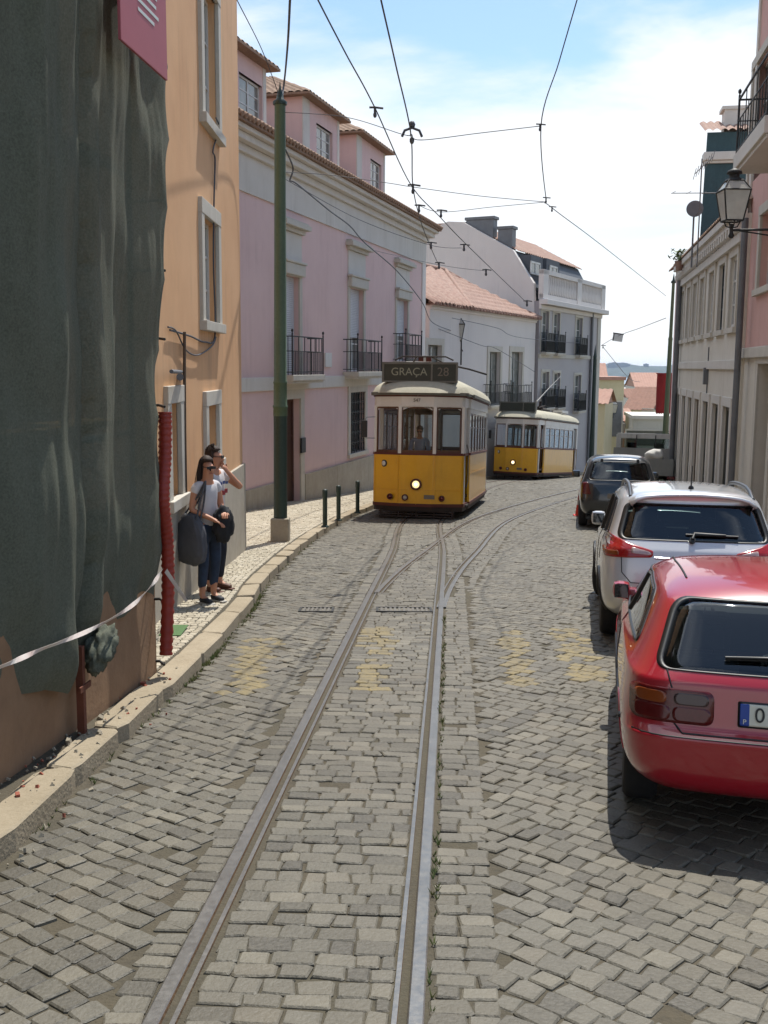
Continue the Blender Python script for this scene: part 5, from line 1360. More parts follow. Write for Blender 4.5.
b = MB(); b.box(-1.03, 1.03, .0, 2.9, .85, .95); b.box(-1.03, -.98, .03, 2.9, .95, 1.5); b.box(.98, 1.03, .03, 2.9, .95, 1.5); b.box(-1.03, 1.03, 0, .04, .95, 1.5); b.box(-1.03, 1.03, 2.86, 2.9, .95, 1.9)
for x in (-.95, 0, .95): b.box(x-.03, x+.03, -.02, .0, .9, 1.52)
b.build('load_bed', K['truckside'], tr)
b = MB(); b.box(-.5, .5, .1, 4.8, .5, .84); b.build('chassis', K['trimblack'], tr)
for x in (-.82, .82):
    for y in (.9, 4.2):
        M_ = Matrix.Translation((x, y, .38)) @ Matrix.Rotation(R(90), 4, 'Y'); b = MB(); b.lathe([(.15,-.11),(.36,-.11),(.38,-.06),(.38,.06),(.36,.11),(.15,.11)], M=M_, n=24); b.build('wheel', K['rubber'], tr)
    b = MB(); b.box(x*1.18-.12, x*1.18+.12, -.03, .02, .72, .84); b.build('tail_lamp', K['redlamp'], tr)
sl = math.atan((g(35)-g(39))/4); tr.rotation_euler = Euler((-sl, 0, -R(17)), 'XYZ'); tr.location = (8.85, 35.6, g(35.6)); tr.scale = (1.1, 1, .88)
sk = MB(); bm = bmesh.new(); bmesh.ops.create_icosphere(bm, subdivisions=3, radius=1)
for v in bm.verts:
    n_ = noise.noise(v.co*1.6)*.25; v.co = Vector((v.co.x*.34, v.co.y*.28, v.co.z*.24))*(1+n_)
me = bpy.data.meshes.new('sack'); bm.to_mesh(me); bm.free(); me.polygons.foreach_set('use_smooth', [True]*len(me.polygons)); me.materials.append(K['sack'])
o = bpy.data.objects.new('sack', me); COL.objects.link(o); tag(o, 'crumpled white sack lying on the load bed of the truck', 'sack')
o.location = tr.matrix_basis @ Vector((.45, .28, 1.5+.12))
# ------------------------------------------------------------------ far side: town below, river, far bank
K['land'] = mat('town_ground', '#6f6a55', .95, var=[(.05, .6, '#59603f'), (.4, .5, '#857a63')])
K['water'] = mat('river_water', '#6d8191', .25, var=[(.004, .5, '#7d919e')], bump=(.05, .3))
K['farhill'] = mat('far_hills', '#2c3830', .95, var=[(.004, .7, '#3f4738'), (.02, .5, '#233029')])
b = MB()
def terr(u, v):
    y = -40+v*v*760; x = (u-.5)*(160+1400*v)
    return (x, y, max(g(max(y, -40))-.35 if y < 90 else g(y)-1.5, -90))
b.grid(terr, 40, 60); structure(b.build('ground', K['land']))
b = MB(); b.quad((-9000,520,-72),(9000,520,-72),(9000,12500,-72),(-9000,12500,-72)); structure(b.build('river', K['water']))
b = MB()
def hill(u, v):
    x = -5000+u*11000; y = 7600+v*2600
    h = 98+26*noise.noise(Vector((x*.0011, 3.1, 0)))+22*noise.noise(Vector((x*.004, 7.7, 0)))+8*noise.noise(Vector((x*.015, 1.7, 0)))
    return (x, y, -74+max(3, h)*math.sin(min(1, v*1.3)*math.pi/2)**.6)
b.grid(hill, 400, 10); structure(b.build('far_hills', K['farhill']))
K['tower'] = mat('far_tower_walls', '#77797f', .9, var=[(.02, .4, '#66686f')])
for i, (px, wd, hh) in enumerate(((611,10,15),(614.5,16,20),(619,14,14),(623,12,19),(627,9,12),(646,7,11))):
    d = 8600; p = at(px, 366, d); b = MB(); w_ = wd*2.6; b.box(-w_, w_, -20, 20, -60, 24+hh*.9); b.box(-w_*.5, w_*.3, -12, 12, 24+hh*.9, 28+hh*.9)
    o = b.build('tower_block', K['tower']); o.location = (p.x, p.y, 0)
    tag(o, 'pale distant tower block on the far hills across the river', 'tower block', 'tower blocks on the far bank')
K['yellowwall'] = mat('yellow_plaster', '#bdb594', .9, var=[(.8, .4, '#a8a07e'), (4, .3, '#c8c1a4')], streak=(.35, '#86805c'))
K['creampl'] = mat('cream_plaster', '#c2b596', .9, var=[(.6, .4, '#aca07f')], streak=(.35, '#90866a'))
K['paleplaster'] = mat('pale_plaster', '#bdbab2', .9, var=[(.6, .4, '#a7a49a')], streak=(.35, '#8e8b82'))
K['salmon'] = mat('salmon_plaster', '#c08d77', .9, var=[(.6, .4, '#a97a66')], streak=(.3, '#8b6555'))
K['tilefar'] = mat('far_roof_tile', '#a27c6c', .9, var=[(.9, .5, '#86675a'), (3, .4, '#b49484')])
K['tilebrown'] = mat('brown_roof_tile', '#7d5a4a', .9, var=[(.9, .5, '#664a3e'), (3, .4, '#947161')])
def far_house(name, label, px0, px1, ytop, d, depth, yaw, wall, roof, kind='gable', rise=1.6, wins=(), wm=None):
    """house whose front spans image columns px0..px1 with its eave at row ytop"""
    a, c = at(px0, ytop, d), at(px1, ytop, d); w_ = (c.x-a.x); z = a.z; m = (a+c)/2; zb_ = g(m.y)-6
    r_ = empty(name, (m.x, m.y, zb_), (0,0,-R(yaw))); tag(r_, label, 'house', 'houses down the hill')
    b = MB(); b.box(-w_/2, w_/2, 0, depth, 0, z-zb_)
    if kind == 'gable':
        b.add([(-w_/2,0,z-zb_),(w_/2,0,z-zb_),(0,0,z-zb_+rise),(-w_/2,depth,z-zb_),(w_/2,depth,z-zb_),(0,depth,z-zb_+rise)], [(0,1,2),(5,4,3)])
    b.build('wall', wall, r_)
    b = MB(); Z = z-zb_+.05; e = .3
    if kind == 'gable':
        for s_ in (-1, 1): tiles(b, lambda u, v, s_=s_: (s_*(w_/2+e)*(1-v), -e+(depth+2*e)*u, Z-.1+(rise+.1)*v), max(4, int(depth/.5)), 8, .08)
    elif kind == 'ridge':
        for s_ in (0, 1): tiles(b, lambda u, v, s_=s_: (-w_/2-e+(w_+2*e)*u, (-e+(depth/2+e)*v) if not s_ else depth+e-(depth/2+e)*v, Z-.05+rise*v), max(4, int(w_/.5)), 8, .08)
        for s_ in (-1, 1): b.add([(s_*w_/2,0,Z),(s_*w_/2,depth,Z),(s_*w_/2,depth/2,Z+rise-.1)], [(0,1,2)])
    else: b.box(-w_/2-.15, w_/2+.15, -.15, depth, Z-.05, Z+.25)
    b.build('roof', roof, r_)
    for (x, y0, y1, ww) in wins:
        zt_, zl_ = at(x, y0, d).z-zb_, at(x, y1, d).z-zb_; xc = at(x, y0, d).x-m.x
        q = MB(); q.box(xc-ww, xc+ww, -.05, .02, zl_, zt_); o = q.build('window', wm or K['wglass'], r_)
        q = MB(); q.box(xc-ww-.12, xc-ww, -.08, .0, zl_-.1, zt_+.12); q.box(xc+ww, xc+ww+.12, -.08, .0, zl_-.1, zt_+.12); q.box(xc-ww, xc+ww, -.08, 0, zt_, zt_+.12); q.build('surround', K['stone'], o)
    return r_
far_house('yellow_house', 'pale yellow house with tall shuttered window past the grey apartment house', 594, 624, 380, 96, 9, 6, K['yellowwall'], K['tilefar'], 'flat', 1, [(600,418,432,.4),(604.5,416,432,.35),(613,402,437,.9),(599,440,452,.5)], K['zinc'])
far_house('orange_roof_house', 'low house with bright orange roof edge between the grey and yellow houses', 590, 605, 404, 88, 5, 20, K['creampl'], K['tilefar'], 'ridge', 1.2)
far_house('gabled_house', 'cream gable house with brown tiled roof down the hill by the red banner', 624, 651, 410, 150, 14, 28, K['creampl'], K['tilebrown'], 'ridge', 3.2, [(648,409,418,.8)], K['paleplaster'])
far_house('pale_block', 'long pale house with flat cornice behind the truck and banner', 634, 678, 419, 92, 8, 8, K['paleplaster'], K['frieze'], 'flat', 1, [(650,431,446,2.0),(672,433,443,.6)], K['greydoor'])
far_house('salmon_house', 'salmon plastered house end beside the yellow house lamps', 622, 634, 421, 104, 7, 0, K['salmon'], K['tilefar'], 'ridge', 1.1)
far_house('red_roof_house', 'white house with long red roof and small dormers far down the hill', 636, 662, 387, 235, 16, 5, K['paleplaster'], K['tilefar'], 'ridge', 3.2, [(645,388,391,1.0),(652,388,391,1.0)])
far_house('red_roof_house', 'far house with short orange roof just above the yellow house', 596, 607, 380, 210, 12, 5, K['paleplaster'], K['tilefar'], 'ridge', 3.4)
far_house('white_row_house', 'low white house with dark eaves in front of the far red roof', 628, 658, 398, 190, 10, 0, K['paleplaster'], K['tilebrown'], 'ridge', 1.6, [(640,400,404,2),(650,400,404,2)])
far_house('riverside_block', 'long pale warehouse near the river below the far hills', 606, 664, 389.5, 420, 30, 0, K['paleplaster'], K['paleplaster'], 'flat', 1)
far_house('riverside_block', 'grey warehouse close to the water left of the red banner', 600, 626, 384.5, 480, 25, 0, K['tilegrey'], K['paleplaster'], 'flat', 1)

# ------------------------------------------------------------------ scaffold wrapped in green netting
def alpha_net():
    m = mat('scaffold_net', '#53564a', .9, var=[(2.2, .5, '#43463c'), (9, .35, '#616458'), (70, .6, '#727668')], streak=(.4, '#42453c'), bump=(220, .004))
    nt_ = m.node_tree; b_ = nt_.nodes['Principled BSDF']; geo = nt_.nodes.new('ShaderNodeNewGeometry'); n = nt_.nodes.new('ShaderNodeTexNoise'); n.inputs['Scale'].default_value = 190; n.inputs['Detail'].default_value = 2
    mp_ = nt_.nodes.new('ShaderNodeMapping'); mp_.inputs['Scale'].default_value = (1, 1, .45); nt_.links.new(geo.outputs['Position'], mp_.inputs[0]); nt_.links.new(mp_.outputs[0], n.inputs['Vector'])
    r_ = nt_.nodes.new('ShaderNodeMapRange'); r_.inputs[1].default_value = .40; r_.inputs[2].default_value = .56; r_.inputs[3].default_value = .95; r_.inputs[4].default_value = 1
    nt_.links.new(n.outputs[0], r_.inputs[0]); nt_.links.new(r_.outputs[0], b_.inputs['Alpha']); b_.inputs['Specular IOR Level'].default_value = .25
    return m
K['net'] = alpha_net()
K['ply'] = mat('plywood_hoarding', '#8a6c50', .85, var=[(1.2, .6, '#6f5540'), (6, .4, '#9b7d60')], streak=(.5, '#5e4938'), bump=(30, .003))
K['rustpost'] = mat('rusty_post', '#6b3b28', .85, var=[(8, .6, '#4d2a1e')], bump=(50, .002))
K['chute'] = mat('red_plastic', '#8f2a1c', .5, var=[(3, .5, '#742015'), (14, .35, '#a53c2a')])
K['ochre'] = mat('ochre_wall', '#8f7a55', .9, var=[(1, .5, '#766447')])
K['plank'] = mat('pale_plank', '#b89a66', .8, var=[(4, .5, '#96794c')])
NT = Fac('scaffold_netting', -2.68, 0.0, R(5.7), 1, 'dark green debris netting hung in folds over the scaffold at the left', 'netting')
uN = NT.uz(163, 600)[0]
bot = []
for px, py in ((-60,742),(0,728),(22,700),(52,690),(70,694),(84,662),(100,648),(118,632),(140,606),(152,590),(163,596)): bot.append(NT.uz(px, py))
bu_, bz_ = [p[0] for p in bot], [p[1] for p in bot]
def netfn(u, v):
    uu = -.2+u*(uN+.2); zb_ = float(np.interp(uu, bu_, bz_)); z = zb_+(9.0-zb_)*v
    edge = max(0, 1-(uN-uu)/.5)
    uu2 = uu-edge*.10*abs(math.sin(math.pi*(z-.1)/.54))**.8
    uu2 += edge*.09*max(0, 1-abs(z+.9)/1.6)
    # vertical pleats that wander, a lapped seam and soft sags between ties
    us = NT.uz(84, 350)[0]
    w_ = .035*math.sin(uu*6.3+.8*math.sin(z*.9)) + .12*noise.noise(Vector((uu*1.3, z*.3, 2))) + .05*noise.noise(Vector((uu*4.5, z*.8, 9)))+.015*noise.noise(Vector((uu*13, z*1.6, 5)))
    sc = abs(math.sin(math.pi*(z+.2*math.sin(z))/.95))
    t = (uu-us+.05*sc)/.11; w_ += .07*math.exp(-t*t)*(.4+.6*sc) - (.05 if -1.6 < t < -.8 else 0)
    w_ += .012*math.sin(z*6.1+uu*2)*abs(math.sin(uu*2.2))
    lowf = max(0, 1-(z-zb_)/1.3); w_ += lowf**2*(.10*noise.noise(Vector((uu*2.6, z*2.2, 4)))+.03*math.sin(uu*9+z*3)) - .1*lowf**3
    return NT.P(w_+.025*(z+.5), uu2, z)
b = MB(); b.grid(netfn, 300, 260); b.build('net', K['net'], NT.root)
# ties along the loose edge
for k in range(18):
    z = -1.0+.54*k+.1; b = MB(); b.tube([NT.P(.025*(z+.5), uN-.02, z), NT.P(.02*(z+.5)-.06, uN+.05, z+.01), NT.P(-.3, uN+.02, z)], .012, 6); b.build('tie', K['trimblack'], NT.root)
# gathered knot hanging below the tape
kb = bmesh.new(); bmesh.ops.create_icosphere(kb, subdivisions=4, radius=1); ku, kz = NT.uz(94, 655)
for v in kb.verts:
    f = 1+.35*noise.noise(v.co*2.1)+.32*noise.noise(Vector((v.co.x*6, v.co.y*6, v.co.z*1.5)))
    v.co = Vector(NT.P(.05+v.co.x*.09*f, ku+v.co.y*.15*f+.08*v.co.z, kz+.05+v.co.z*.14*f))
me = bpy.data.meshes.new('net_bunch'); kb.to_mesh(me); kb.free(); me.polygons.foreach_set('use_smooth', [True]*len(me.polygons)); me.materials.append(K['net'])
o = bpy.data.objects.new('net_bunch', me); COL.objects.link(o); o.parent = NT.root
# scaffold tubes and boards behind it
SF = Fac('scaffold', -2.68, 0.0, R(5.7), 1, 'steel tube scaffold with pale boards showing through the green netting', 'scaffold')
b = MB()
for u in (.6, 2.2, 3.8, 5.4, 7.0, uN-.12):
    for w_ in (-.22, -.85): b.tube([SF.P(w_, u, g(u)-.1), SF.P(w_+.15, u, 9)], .025, 8)
b.build('upright', K['zinc'], SF.root)
b = MB()
for z in (1.6, 3.6, 5.6, 7.6):
    for w_ in (-.19, -.82): b.tube([SF.P(w_, -.3, z), SF.P(w_, uN-.05, z)], .024, 8)
b.build('ledger', K['zinc'], SF.root)
for z in (1.66, 3.66, 5.66, 7.66):
    b = MB(); SF.box(b, -.3, uN-.1, -.8, -.25, z, z+.045); b.build('deck_board', K['plank'], SF.root)
pu, pz_ = SF.uz(58, 220, -.12)
b = MB(); SF.box(b, pu-.09, pu+.09, -.16, -.12, SF.uz(58, 362, -.12)[1], SF.uz(58, 92, -.12)[1]); b.build('upright_plank', K['plank'], SF.root)
NH = Fac('netted_house', -3.75, 0.0, R(5.7), 1, 'ochre house front under repair hidden behind the scaffold netting')
nw = [NH.rect(120, 152, 120, 250), NH.rect(50, 90, 110, 240), NH.rect(118, 150, 330, 470)]
NH.wall('wall', K['ochre'], -1.5, 8.2, -3, 9.2, nw, .2, 6)
for h in nw: NH.window(h, .18, K['whitepaint'], K['curtain'], 2, 3, .06, K['stone'], .18, .04)
# plywood hoarding along the foot with its post
HO = Fac('plywood_hoarding', -2.72, 0.0, R(5.7), 1, 'stained brown plywood hoarding along the foot of the netted scaffold', 'hoarding')
us_ = [-.3, 1.6, 3.4, 5.0, HO.uz(92, 690)[0], HO.uz(162, 650)[0]]
for i in range(len(us_)-1):
    b = MB(); w0 = -.05-.012*(i % 2)
    a, c = us_[i]+.006, us_[i+1]-.006
    b.add([HO.P(w0,a,g(a)-.05),HO.P(w0,c,g(c)-.05),HO.P(w0,c,g(c)+1.5),HO.P(w0,a,g(a)+1.5),HO.P(w0-.02,a,g(a)-.05),HO.P(w0-.02,c,g(c)-.05),HO.P(w0-.02,c,g(c)+1.5),HO.P(w0-.02,a,g(a)+1.5)], [(0,1,2,3),(7,6,5,4),(0,4,5,1),(1,5,6,2),(2,6,7,3),(3,7,4,0)])
    b.build('panel', K['ply'], HO.root)
u, z = HO.uz(85, 745, .04)
b = MB(); HO.box(b, u-.022, u+.022, .0, .05, g(u)+.05, g(u)+.72); HO.box(b, u-.09, u+.09, .05, .062, g(u)+.42, g(u)+.46); HO.box(b, u-.09, u+.09, .0, .09, g(u)+.04, g(u)+.07)
b.build('rusty_post', K['rustpost'], HO.root)
b = MB(); u2 = us_[-1]; b.box(-.05, -2.0, u2-.02, u2, g(u2)-.1-HO.zb, g(u2)+1.5-HO.zb); b.build('end_panel', K['ply'], HO.root)
# red ribbed rubble chute hanging on the corner
pts = catmull([NT.o+NT.u*u+NT.n*w_+Vector((0,0,z-NT.zb)) for (u, z), w_ in [(NT.uz(x, y, .05), .05) for x, y in ((165,412),(165,455),(163,500),(167,540),(168,590),(166,655))]], 22)
b = MB(); o0 = pts[-1].copy()
b.tube([p-o0 for p in pts], [.052+.006*math.sin(i*2.2) for i in range(len(pts))], 14)
o = b.build('debris_pipe', K['chute']); o.location = o0; tag(o, 'red ribbed plastic pipe hanging upright at the netting corner', 'pipe')
# barrier tape
K['tape'] = mat('white_tape', '#c9c3bb', .5, var=[(9, .5, '#b08a80')])
tp = catmull([NT.o+NT.u*u+NT.n*w_+Vector((0,0,z-NT.zb)) for (u, z), w_ in [(NT.uz(x, y, .14), .14) for x, y in ((-80,694),(0,667),(40,650),(90,630),(130,607),(152,585),(162,570))]], 10)
b = MB(); o0 = tp[0].copy()
for i in range(len(tp)-1):
    a, c = tp[i]-o0, tp[i+1]-o0; tw = .010*math.sin(i*.5); tw2 = .010*math.sin((i+1)*.5)
    b.quad(a+Vector((tw,0,-.012)), c+Vector((tw2,0,-.012)), c+Vector((-tw2,0,.012)), a+Vector((-tw,0,.012)))
e = tp[-1]-o0; b.quad(e+Vector((.02,0,-.02)), e+Vector((.16,.1,-.28)), e+Vector((.18,.1,-.27)), e+Vector((.04,0,.01)))
o = b.build('barrier_tape', K['tape']); o.location = o0; md = o.modifiers.new('t', 'SOLIDIFY'); md.thickness = .001; tag(o, 'white barrier tape tied along the netting with a loose end', 'tape')
# red notice board on the net
K['boardred'] = mat('board_red', '#a5545c', .5, var=[(3, .35, '#944750')]); K['boardwhite'] = mat('board_white', '#c5cfca', .5)
SG = Fac('notice_board', NT.o.x+NT.n.x*.32, NT.o.y, R(5.7), 1, 'pale red notice board with white panel fixed high on the netting', 'sign')
SG.zb = NT.zb; SG.root.location.z = NT.zb; SG.o.z = NT.zb
s0 = SG.uz(118, 37)[0]; s1, sz = SG.uz(165, 82); sz = (sz+SG.uz(118, 38)[1])/2
b = MB(); SG.box(b, s0, s1, 0, .02, sz, sz+1.25); b.build('board', K['boardred'], SG.root, bevel=.004)
b = MB(); SG.box(b, s0+.25*(s1-s0), s1-.02, .021, .024, sz+.56, sz+1.23); b.build('white_panel', K['boardwhite'], SG.root)
b = MB(); sl_ = s1-s0
for zz, a_, c_ in ((.50,.1,.8),(.40,.35,.75),(.34,.35,.8),(.28,.35,.7)): SG.box(b, s0+a_*sl_, s0+c_*sl_, .021, .023, sz+zz, sz+zz+(.05 if zz == .5 else .022))
for k in range(6): SG.box(b, s0+(.1+.12*k)*sl_, s0+(.17+.12*k)*sl_, .021, .0235, sz+.46, sz+.55)
b.build('lettering', K['boardwhite'], SG.root)
b = MB(); SG.box(b, s0+.45*sl_, s0+.75*sl_, .025, .027, sz+.7, sz+.95); SG.box(b, s0+.5*sl_, s0+.7*sl_, .0275, .029, sz+.75, sz+.9, 1); b.build('emblem', [K['boardred'], K['boardwhite']], SG.root)
# rubble and dust at the foot of the hoarding
b = MB(); c2 = MB()
for i in range(240):
    y = random.uniform(3.0, 8.6); xk = kxl(y); x = random.uniform(xk-.36, xk-.02) if i % 9 else random.uniform(xk+.02, xk+.12)
    r_ = random.uniform(.004, .014)*(1.8 if random.random() < .12 else 1); z = g(y)+(.115 if x < xk else .002)
    M_ = Matrix.Translation((x, y, z+r_*.3)) @ Euler((random.random()*6,)*3).to_matrix().to_4x4()
    (b if random.random() < .7 else c2).box(-r_, r_, -r_*.8, r_*.7, -r_*.5, r_*.6, M=M_)
K['brickbit'] = mat('brick_fragments', '#8a4a38', .9, var=[(20, .5, '#a0604a')]); K['stonebit'] = mat('stone_fragments', '#9a917f', .9, var=[(20, .5, '#7d7565')])
tag(b.build('rubble', K['stonebit']), 'grey stone crumbs scattered along the kerb by the hoarding', 'rubble', kind='stuff'); tag(c2.build('rubble', K['brickbit']), 'red brick crumbs scattered along the kerb by the hoarding', 'rubble', kind='stuff')
b = MB(); p = G(173, 631, .12); b.box(-.1, .12, -.22, .2, 0, .012); o = b.build('floor_mat', mat('green_mat', '#4d6b3f', .9, var=[(20, .5, '#3c5631')]), bevel=.004); o.location = p+Vector((0,0,.004)); tag(o, 'small green mat on the pavement beside the red pipe', 'mat')

# ------------------------------------------------------------------ poles, bollards, lamps
def pole_h(px, py, base):
    a, c = at(px, py, 0), at(px, py, 1); d = c-a; t = (base.y-a.y)/d.y; return (a+d*t).z
pb_ = G(280.5, 541, .11); T = empty('tram_pole', pb_, (0, R(.35), 0)); tag(T, 'tall green tram wire pole on a stone block by the left kerb', 'pole', 'tram wire poles')
hz_ = lambda py: pole_h(280.5, py, pb_)-pb_.z
b = MB(); b.box(-.17, .17, -.17, .17, -.05, .44); b.build('base_block', K['concrete'], T, bevel=.02)
b = MB(); b.lathe([(.125,.44),(.125,hz_(417)),(.128,hz_(417)+.02)], n=20); b.build('lower_shaft', K['greendark'], T)
b = MB(); b.lathe([(.130,hz_(417)+.02),(.130,hz_(408)),(.14,hz_(408)+.01),(.14,hz_(406)),(.125,hz_(405)),(.122,hz_(384)),(.13,hz_(383)),(.13,hz_(382)),(.118,hz_(381)),(.098,hz_(110)),(.098,hz_(105))], n=20); b.build('upper_shaft', K['greenpaint'], T)
b = MB(); zt = hz_(105); b.lathe([(.12,zt),(.13,zt+.05),(.07,zt+.1),(.05,zt+.2),(.02,zt+.28),(.0,zt+.42)], n=12); b.build('finial', K['greendark'], T)
pr_ = Vector((11.42, 42.0, g(42)+.1)); T2 = empty('tram_pole', pr_, (0, R(.5), 0)); tag(T2, 'slim green tram wire pole behind the truck on the right', 'pole', 'tram wire poles')
h2 = pole_h(667, 283, pr_)-pr_.z
b = MB(); b.lathe([(.13,0),(.12,.6),(.115,h2*.35),(.125,h2*.36),(.10,h2*.37),(.085,h2*.72),(.095,h2*.73),(.07,h2*.74),(.06,h2)], n=16); b.build('shaft', K['greenpaint'], T2)
b = MB(); b.lathe([(.10,h2),(.11,h2+.05),(.05,h2+.12),(.03,h2+.25),(0,h2+.4)], n=10); b.build('finial', K['greendark'], T2)
pg_ = Vector((13.3, 66.0, g(66)+.1)); T3 = empty('tram_pole', pg_); tag(T3, 'dark green pole in front of the grey apartment house corner', 'pole', 'tram wire poles')
h3 = pole_h(592, 357, pg_)-pg_.z
b = MB(); b.lathe([(.18,0),(.16,2),(.13,h3*.6),(.11,h3)], n=14); b.build('shaft', K['greendark'], T3); b = MB(); b.lathe([(.13,h3),(.08,h3+.15),(.0,h3+.8)], n=10); b.build('finial', K['greendark'], T3)
bo = None
for px, py, top, lb in ((325,527,489.5,'nearest to the green pole'),(338.5,520.5,485.5,'in the middle of the three'),(357.5,513,481.5,'closest to the near tram')):
    p = G(px, py, .11); 
    if bo is None:
        h = pole_h(px, top, p)-p.z; bo = empty('bollard', p)
        b = MB(); b.lathe([(.05,0),(.05,h-.16),(.056,h-.15),(.056,h-.02),(.045,h),(.0,h+.01)], n=14); b.build('post', K['greendark'], bo)
        b = MB(); b.lathe([(.085,0),(.085,.02),(.055,.04)], n=14); b.build('foot', K['greendark'], bo); o = bo
    else: o = copy_tree(bo); o.location = p
    tag(o, f'slim dark green bollard on the left pavement, {lb}', 'bollard', 'bollards along the left kerb')
K['lampglow'] = mat('frosted_lamp_glass', '#b9b8ae', .3, var=[(6, .4, '#9c9b90')], trans=0)
K['lampglass2'] = mat('lantern_glass', '#c9c7bd', .25, var=[(7, .5, '#aaa89d')]); K['lampglass2'].node_tree.nodes['Principled BSDF'].inputs['Alpha'].default_value = .72
def lantern(name, p, s, arm, label, group, glass=None):
    r_ = empty(name, p); tag(r_, label, 'street lamp', group); r_.scale = (1,1,1)
    b = MB(); w0, w1, h = .15*s, .235*s, .52*s
    for sx, sy in ((-1,-1),(1,-1),(1,1),(-1,1)):
        b.tube([(sx*w0,sy*w0,0),(sx*w1,sy*w1,h)], .014*s, 6); b.tube([(sx*w1,sy*w1,h),(sx*.13*s,sy*.13*s,h+.17*s)], .014*s, 6)
    for w_, z in ((w0,0),(w1,h),(.13*s,h+.17*s)):
        c_ = [(-w_,-w_,z),(w_,-w_,z),(w_,w_,z),(-w_,w_,z),(-w_,-w_,z)]
        for i in range(4): b.tube([c_[i],c_[i+1]], .016*s, 6)
    b.lathe([(.17*s,h+.17*s),(.15*s,h+.2*s),(.09*s,h+.23*s),(.09*s,h+.29*s),(.14*s,h+.3*s),(.12*s,h+.35*s),(.03*s,h+.39*s),(0,h+.40*s)], n=12)
    b.tube([(0,0,-.26*s),(0,0,-.05*s)], .03*s, 8); b.lathe([(.03*s,-.3*s),(.055*s,-.26*s),(.03*s,-.2*s)], n=10)
    for sx in (-1, 1): b.tube([(0,0,-.12*s),(sx*.1*s,0,-.1*s),(sx*w0,0,0)], .012*s, 6); b.tube([(0,0,-.12*s),(0,sx*.1*s,-.1*s),(0,sx*w0,0)], .012*s, 6)
    b.build('lantern_frame', K['iron'], r_)
    b = MB()
    q = lambda w_, z: [(-w_,-w_,z),(w_,-w_,z),(w_,w_,z),(-w_,w_,z)]
    A_, B_, C_ = q(w0,0), q(w1,h), q(.13*s,h+.17*s)
    for i in range(4): b.quad(A_[i],A_[(i+1)%4],B_[(i+1)%4],B_[i]); b.quad(B_[i],B_[(i+1)%4],C_[(i+1)%4],C_[i])
    b.build('lantern_glass', glass or K['lampglass2'], r_)
    b = MB(); b.lathe([(.03*s,.0),(.05*s,.12*s),(.05*s,.3*s),(0,.36*s)], n=10); b.build('bulb', K['lampglow'], r_)
    b = MB(); e = Vector(arm); b.tube([(0,0,-.16*s), e+Vector((0,0,-.16*s))], .022*s, 8); dn = e.normalized()
    for k0, rr in ((.55,.13),(.8,.10)):
        b.tube([e*k0+dn*rr*s*math.cos(a)*(1-a/9)+Vector((0,0,-.33*s+rr*s*math.sin(a)*(1-a/9))) for a in [i*.4 for i in range(18)]], .012*s, 6)
    b.tube([dn*.12*s+Vector((0,0,-.17*s)), e*.4+Vector((0,0,-.26*s)), e*.7+Vector((0,0,-.4*s)), e+Vector((0,0,-.6*s))], .014*s, 6)
    b.box(e.x-.03*s, e.x+.03*s, e.y-.03*s, e.y+.03*s, -.75*s, .0, 0)
    b.build('bracket', K['iron'], r_)
    return r_
lp_ = at(732, 221, 15.9); wu, wz = PR.uz(732, 221); foot = PR.o+PR.n*.0; 
dist = (lp_-PR.o).dot(PR.n); lantern('street_lamp', lp_, .86, tuple(-PR.n*dist), 'large glazed iron street lantern on a wall bracket at the right, by the balcony', 'wall street lamps')
l2 = at(456.5, 341, 49.0); dist = (l2-WH.o).dot(WH.n); lantern('street_lamp', l2, 1.5, tuple(-WH.n*dist), 'iron street lantern on the white house above the near tram roof', 'wall street lamps')
l3 = at(613, 413, 94); lantern('street_lamp', l3, 1.5, (-1.6,.3,0), 'far street lantern on a scrolled bracket in front of the yellow house, upper one', 'wall street lamps')
l4 = at(621, 432.5, 97); lantern('street_lamp', l4, 1.5, (1.6,.2,0), 'far street lantern beside the salmon house, lower one', 'wall street lamps')
# red banner
K['banner'] = mat('red_banner_cloth', '#7d1f22', .85, var=[(3, .5, '#631719')])
c0 = at(664.5, 374, 42.9); b = MB()
def bn(u, v): return (-.30+.62*u, .03*math.sin(u*9+v*3), -1.62*v-(.04*abs(math.sin(u*19)) if v == 1 else 0))
b.grid(bn, 20, 16); b.box(-.34, .36, -.02, .02, 0, .04); o = b.build('banner', K['banner']); o.location = c0; md = o.modifiers.new('t', 'SOLIDIFY'); md.thickness = .01; tag(o, 'dark red hanging banner beside the slim green pole', 'banner')
# traffic cone
K['cone'] = mat('cone_orange_red', '#c4342a', .5, var=[(6, .4, '#a82a22')])
p = G(579.5, 516); co = empty('traffic_cone', p); tag(co, 'orange red traffic cone standing on the road by the dark people carrier', 'cone')
b = MB(); b.box(-.15, .15, -.15, .15, 0, .03); b.build('base', K['cone'], co, bevel=.01)
b = MB(); b.lathe([(.115,.03),(.03,.72),(.025,.74)], n=20); b.build('body', K['cone'], co); b = MB(); b.lathe([(.083,.3),(.066,.43)], n=20); b.lathe([(.053,.55),(.042,.64)], n=20); b.build('band', K['whitepaint'], co)
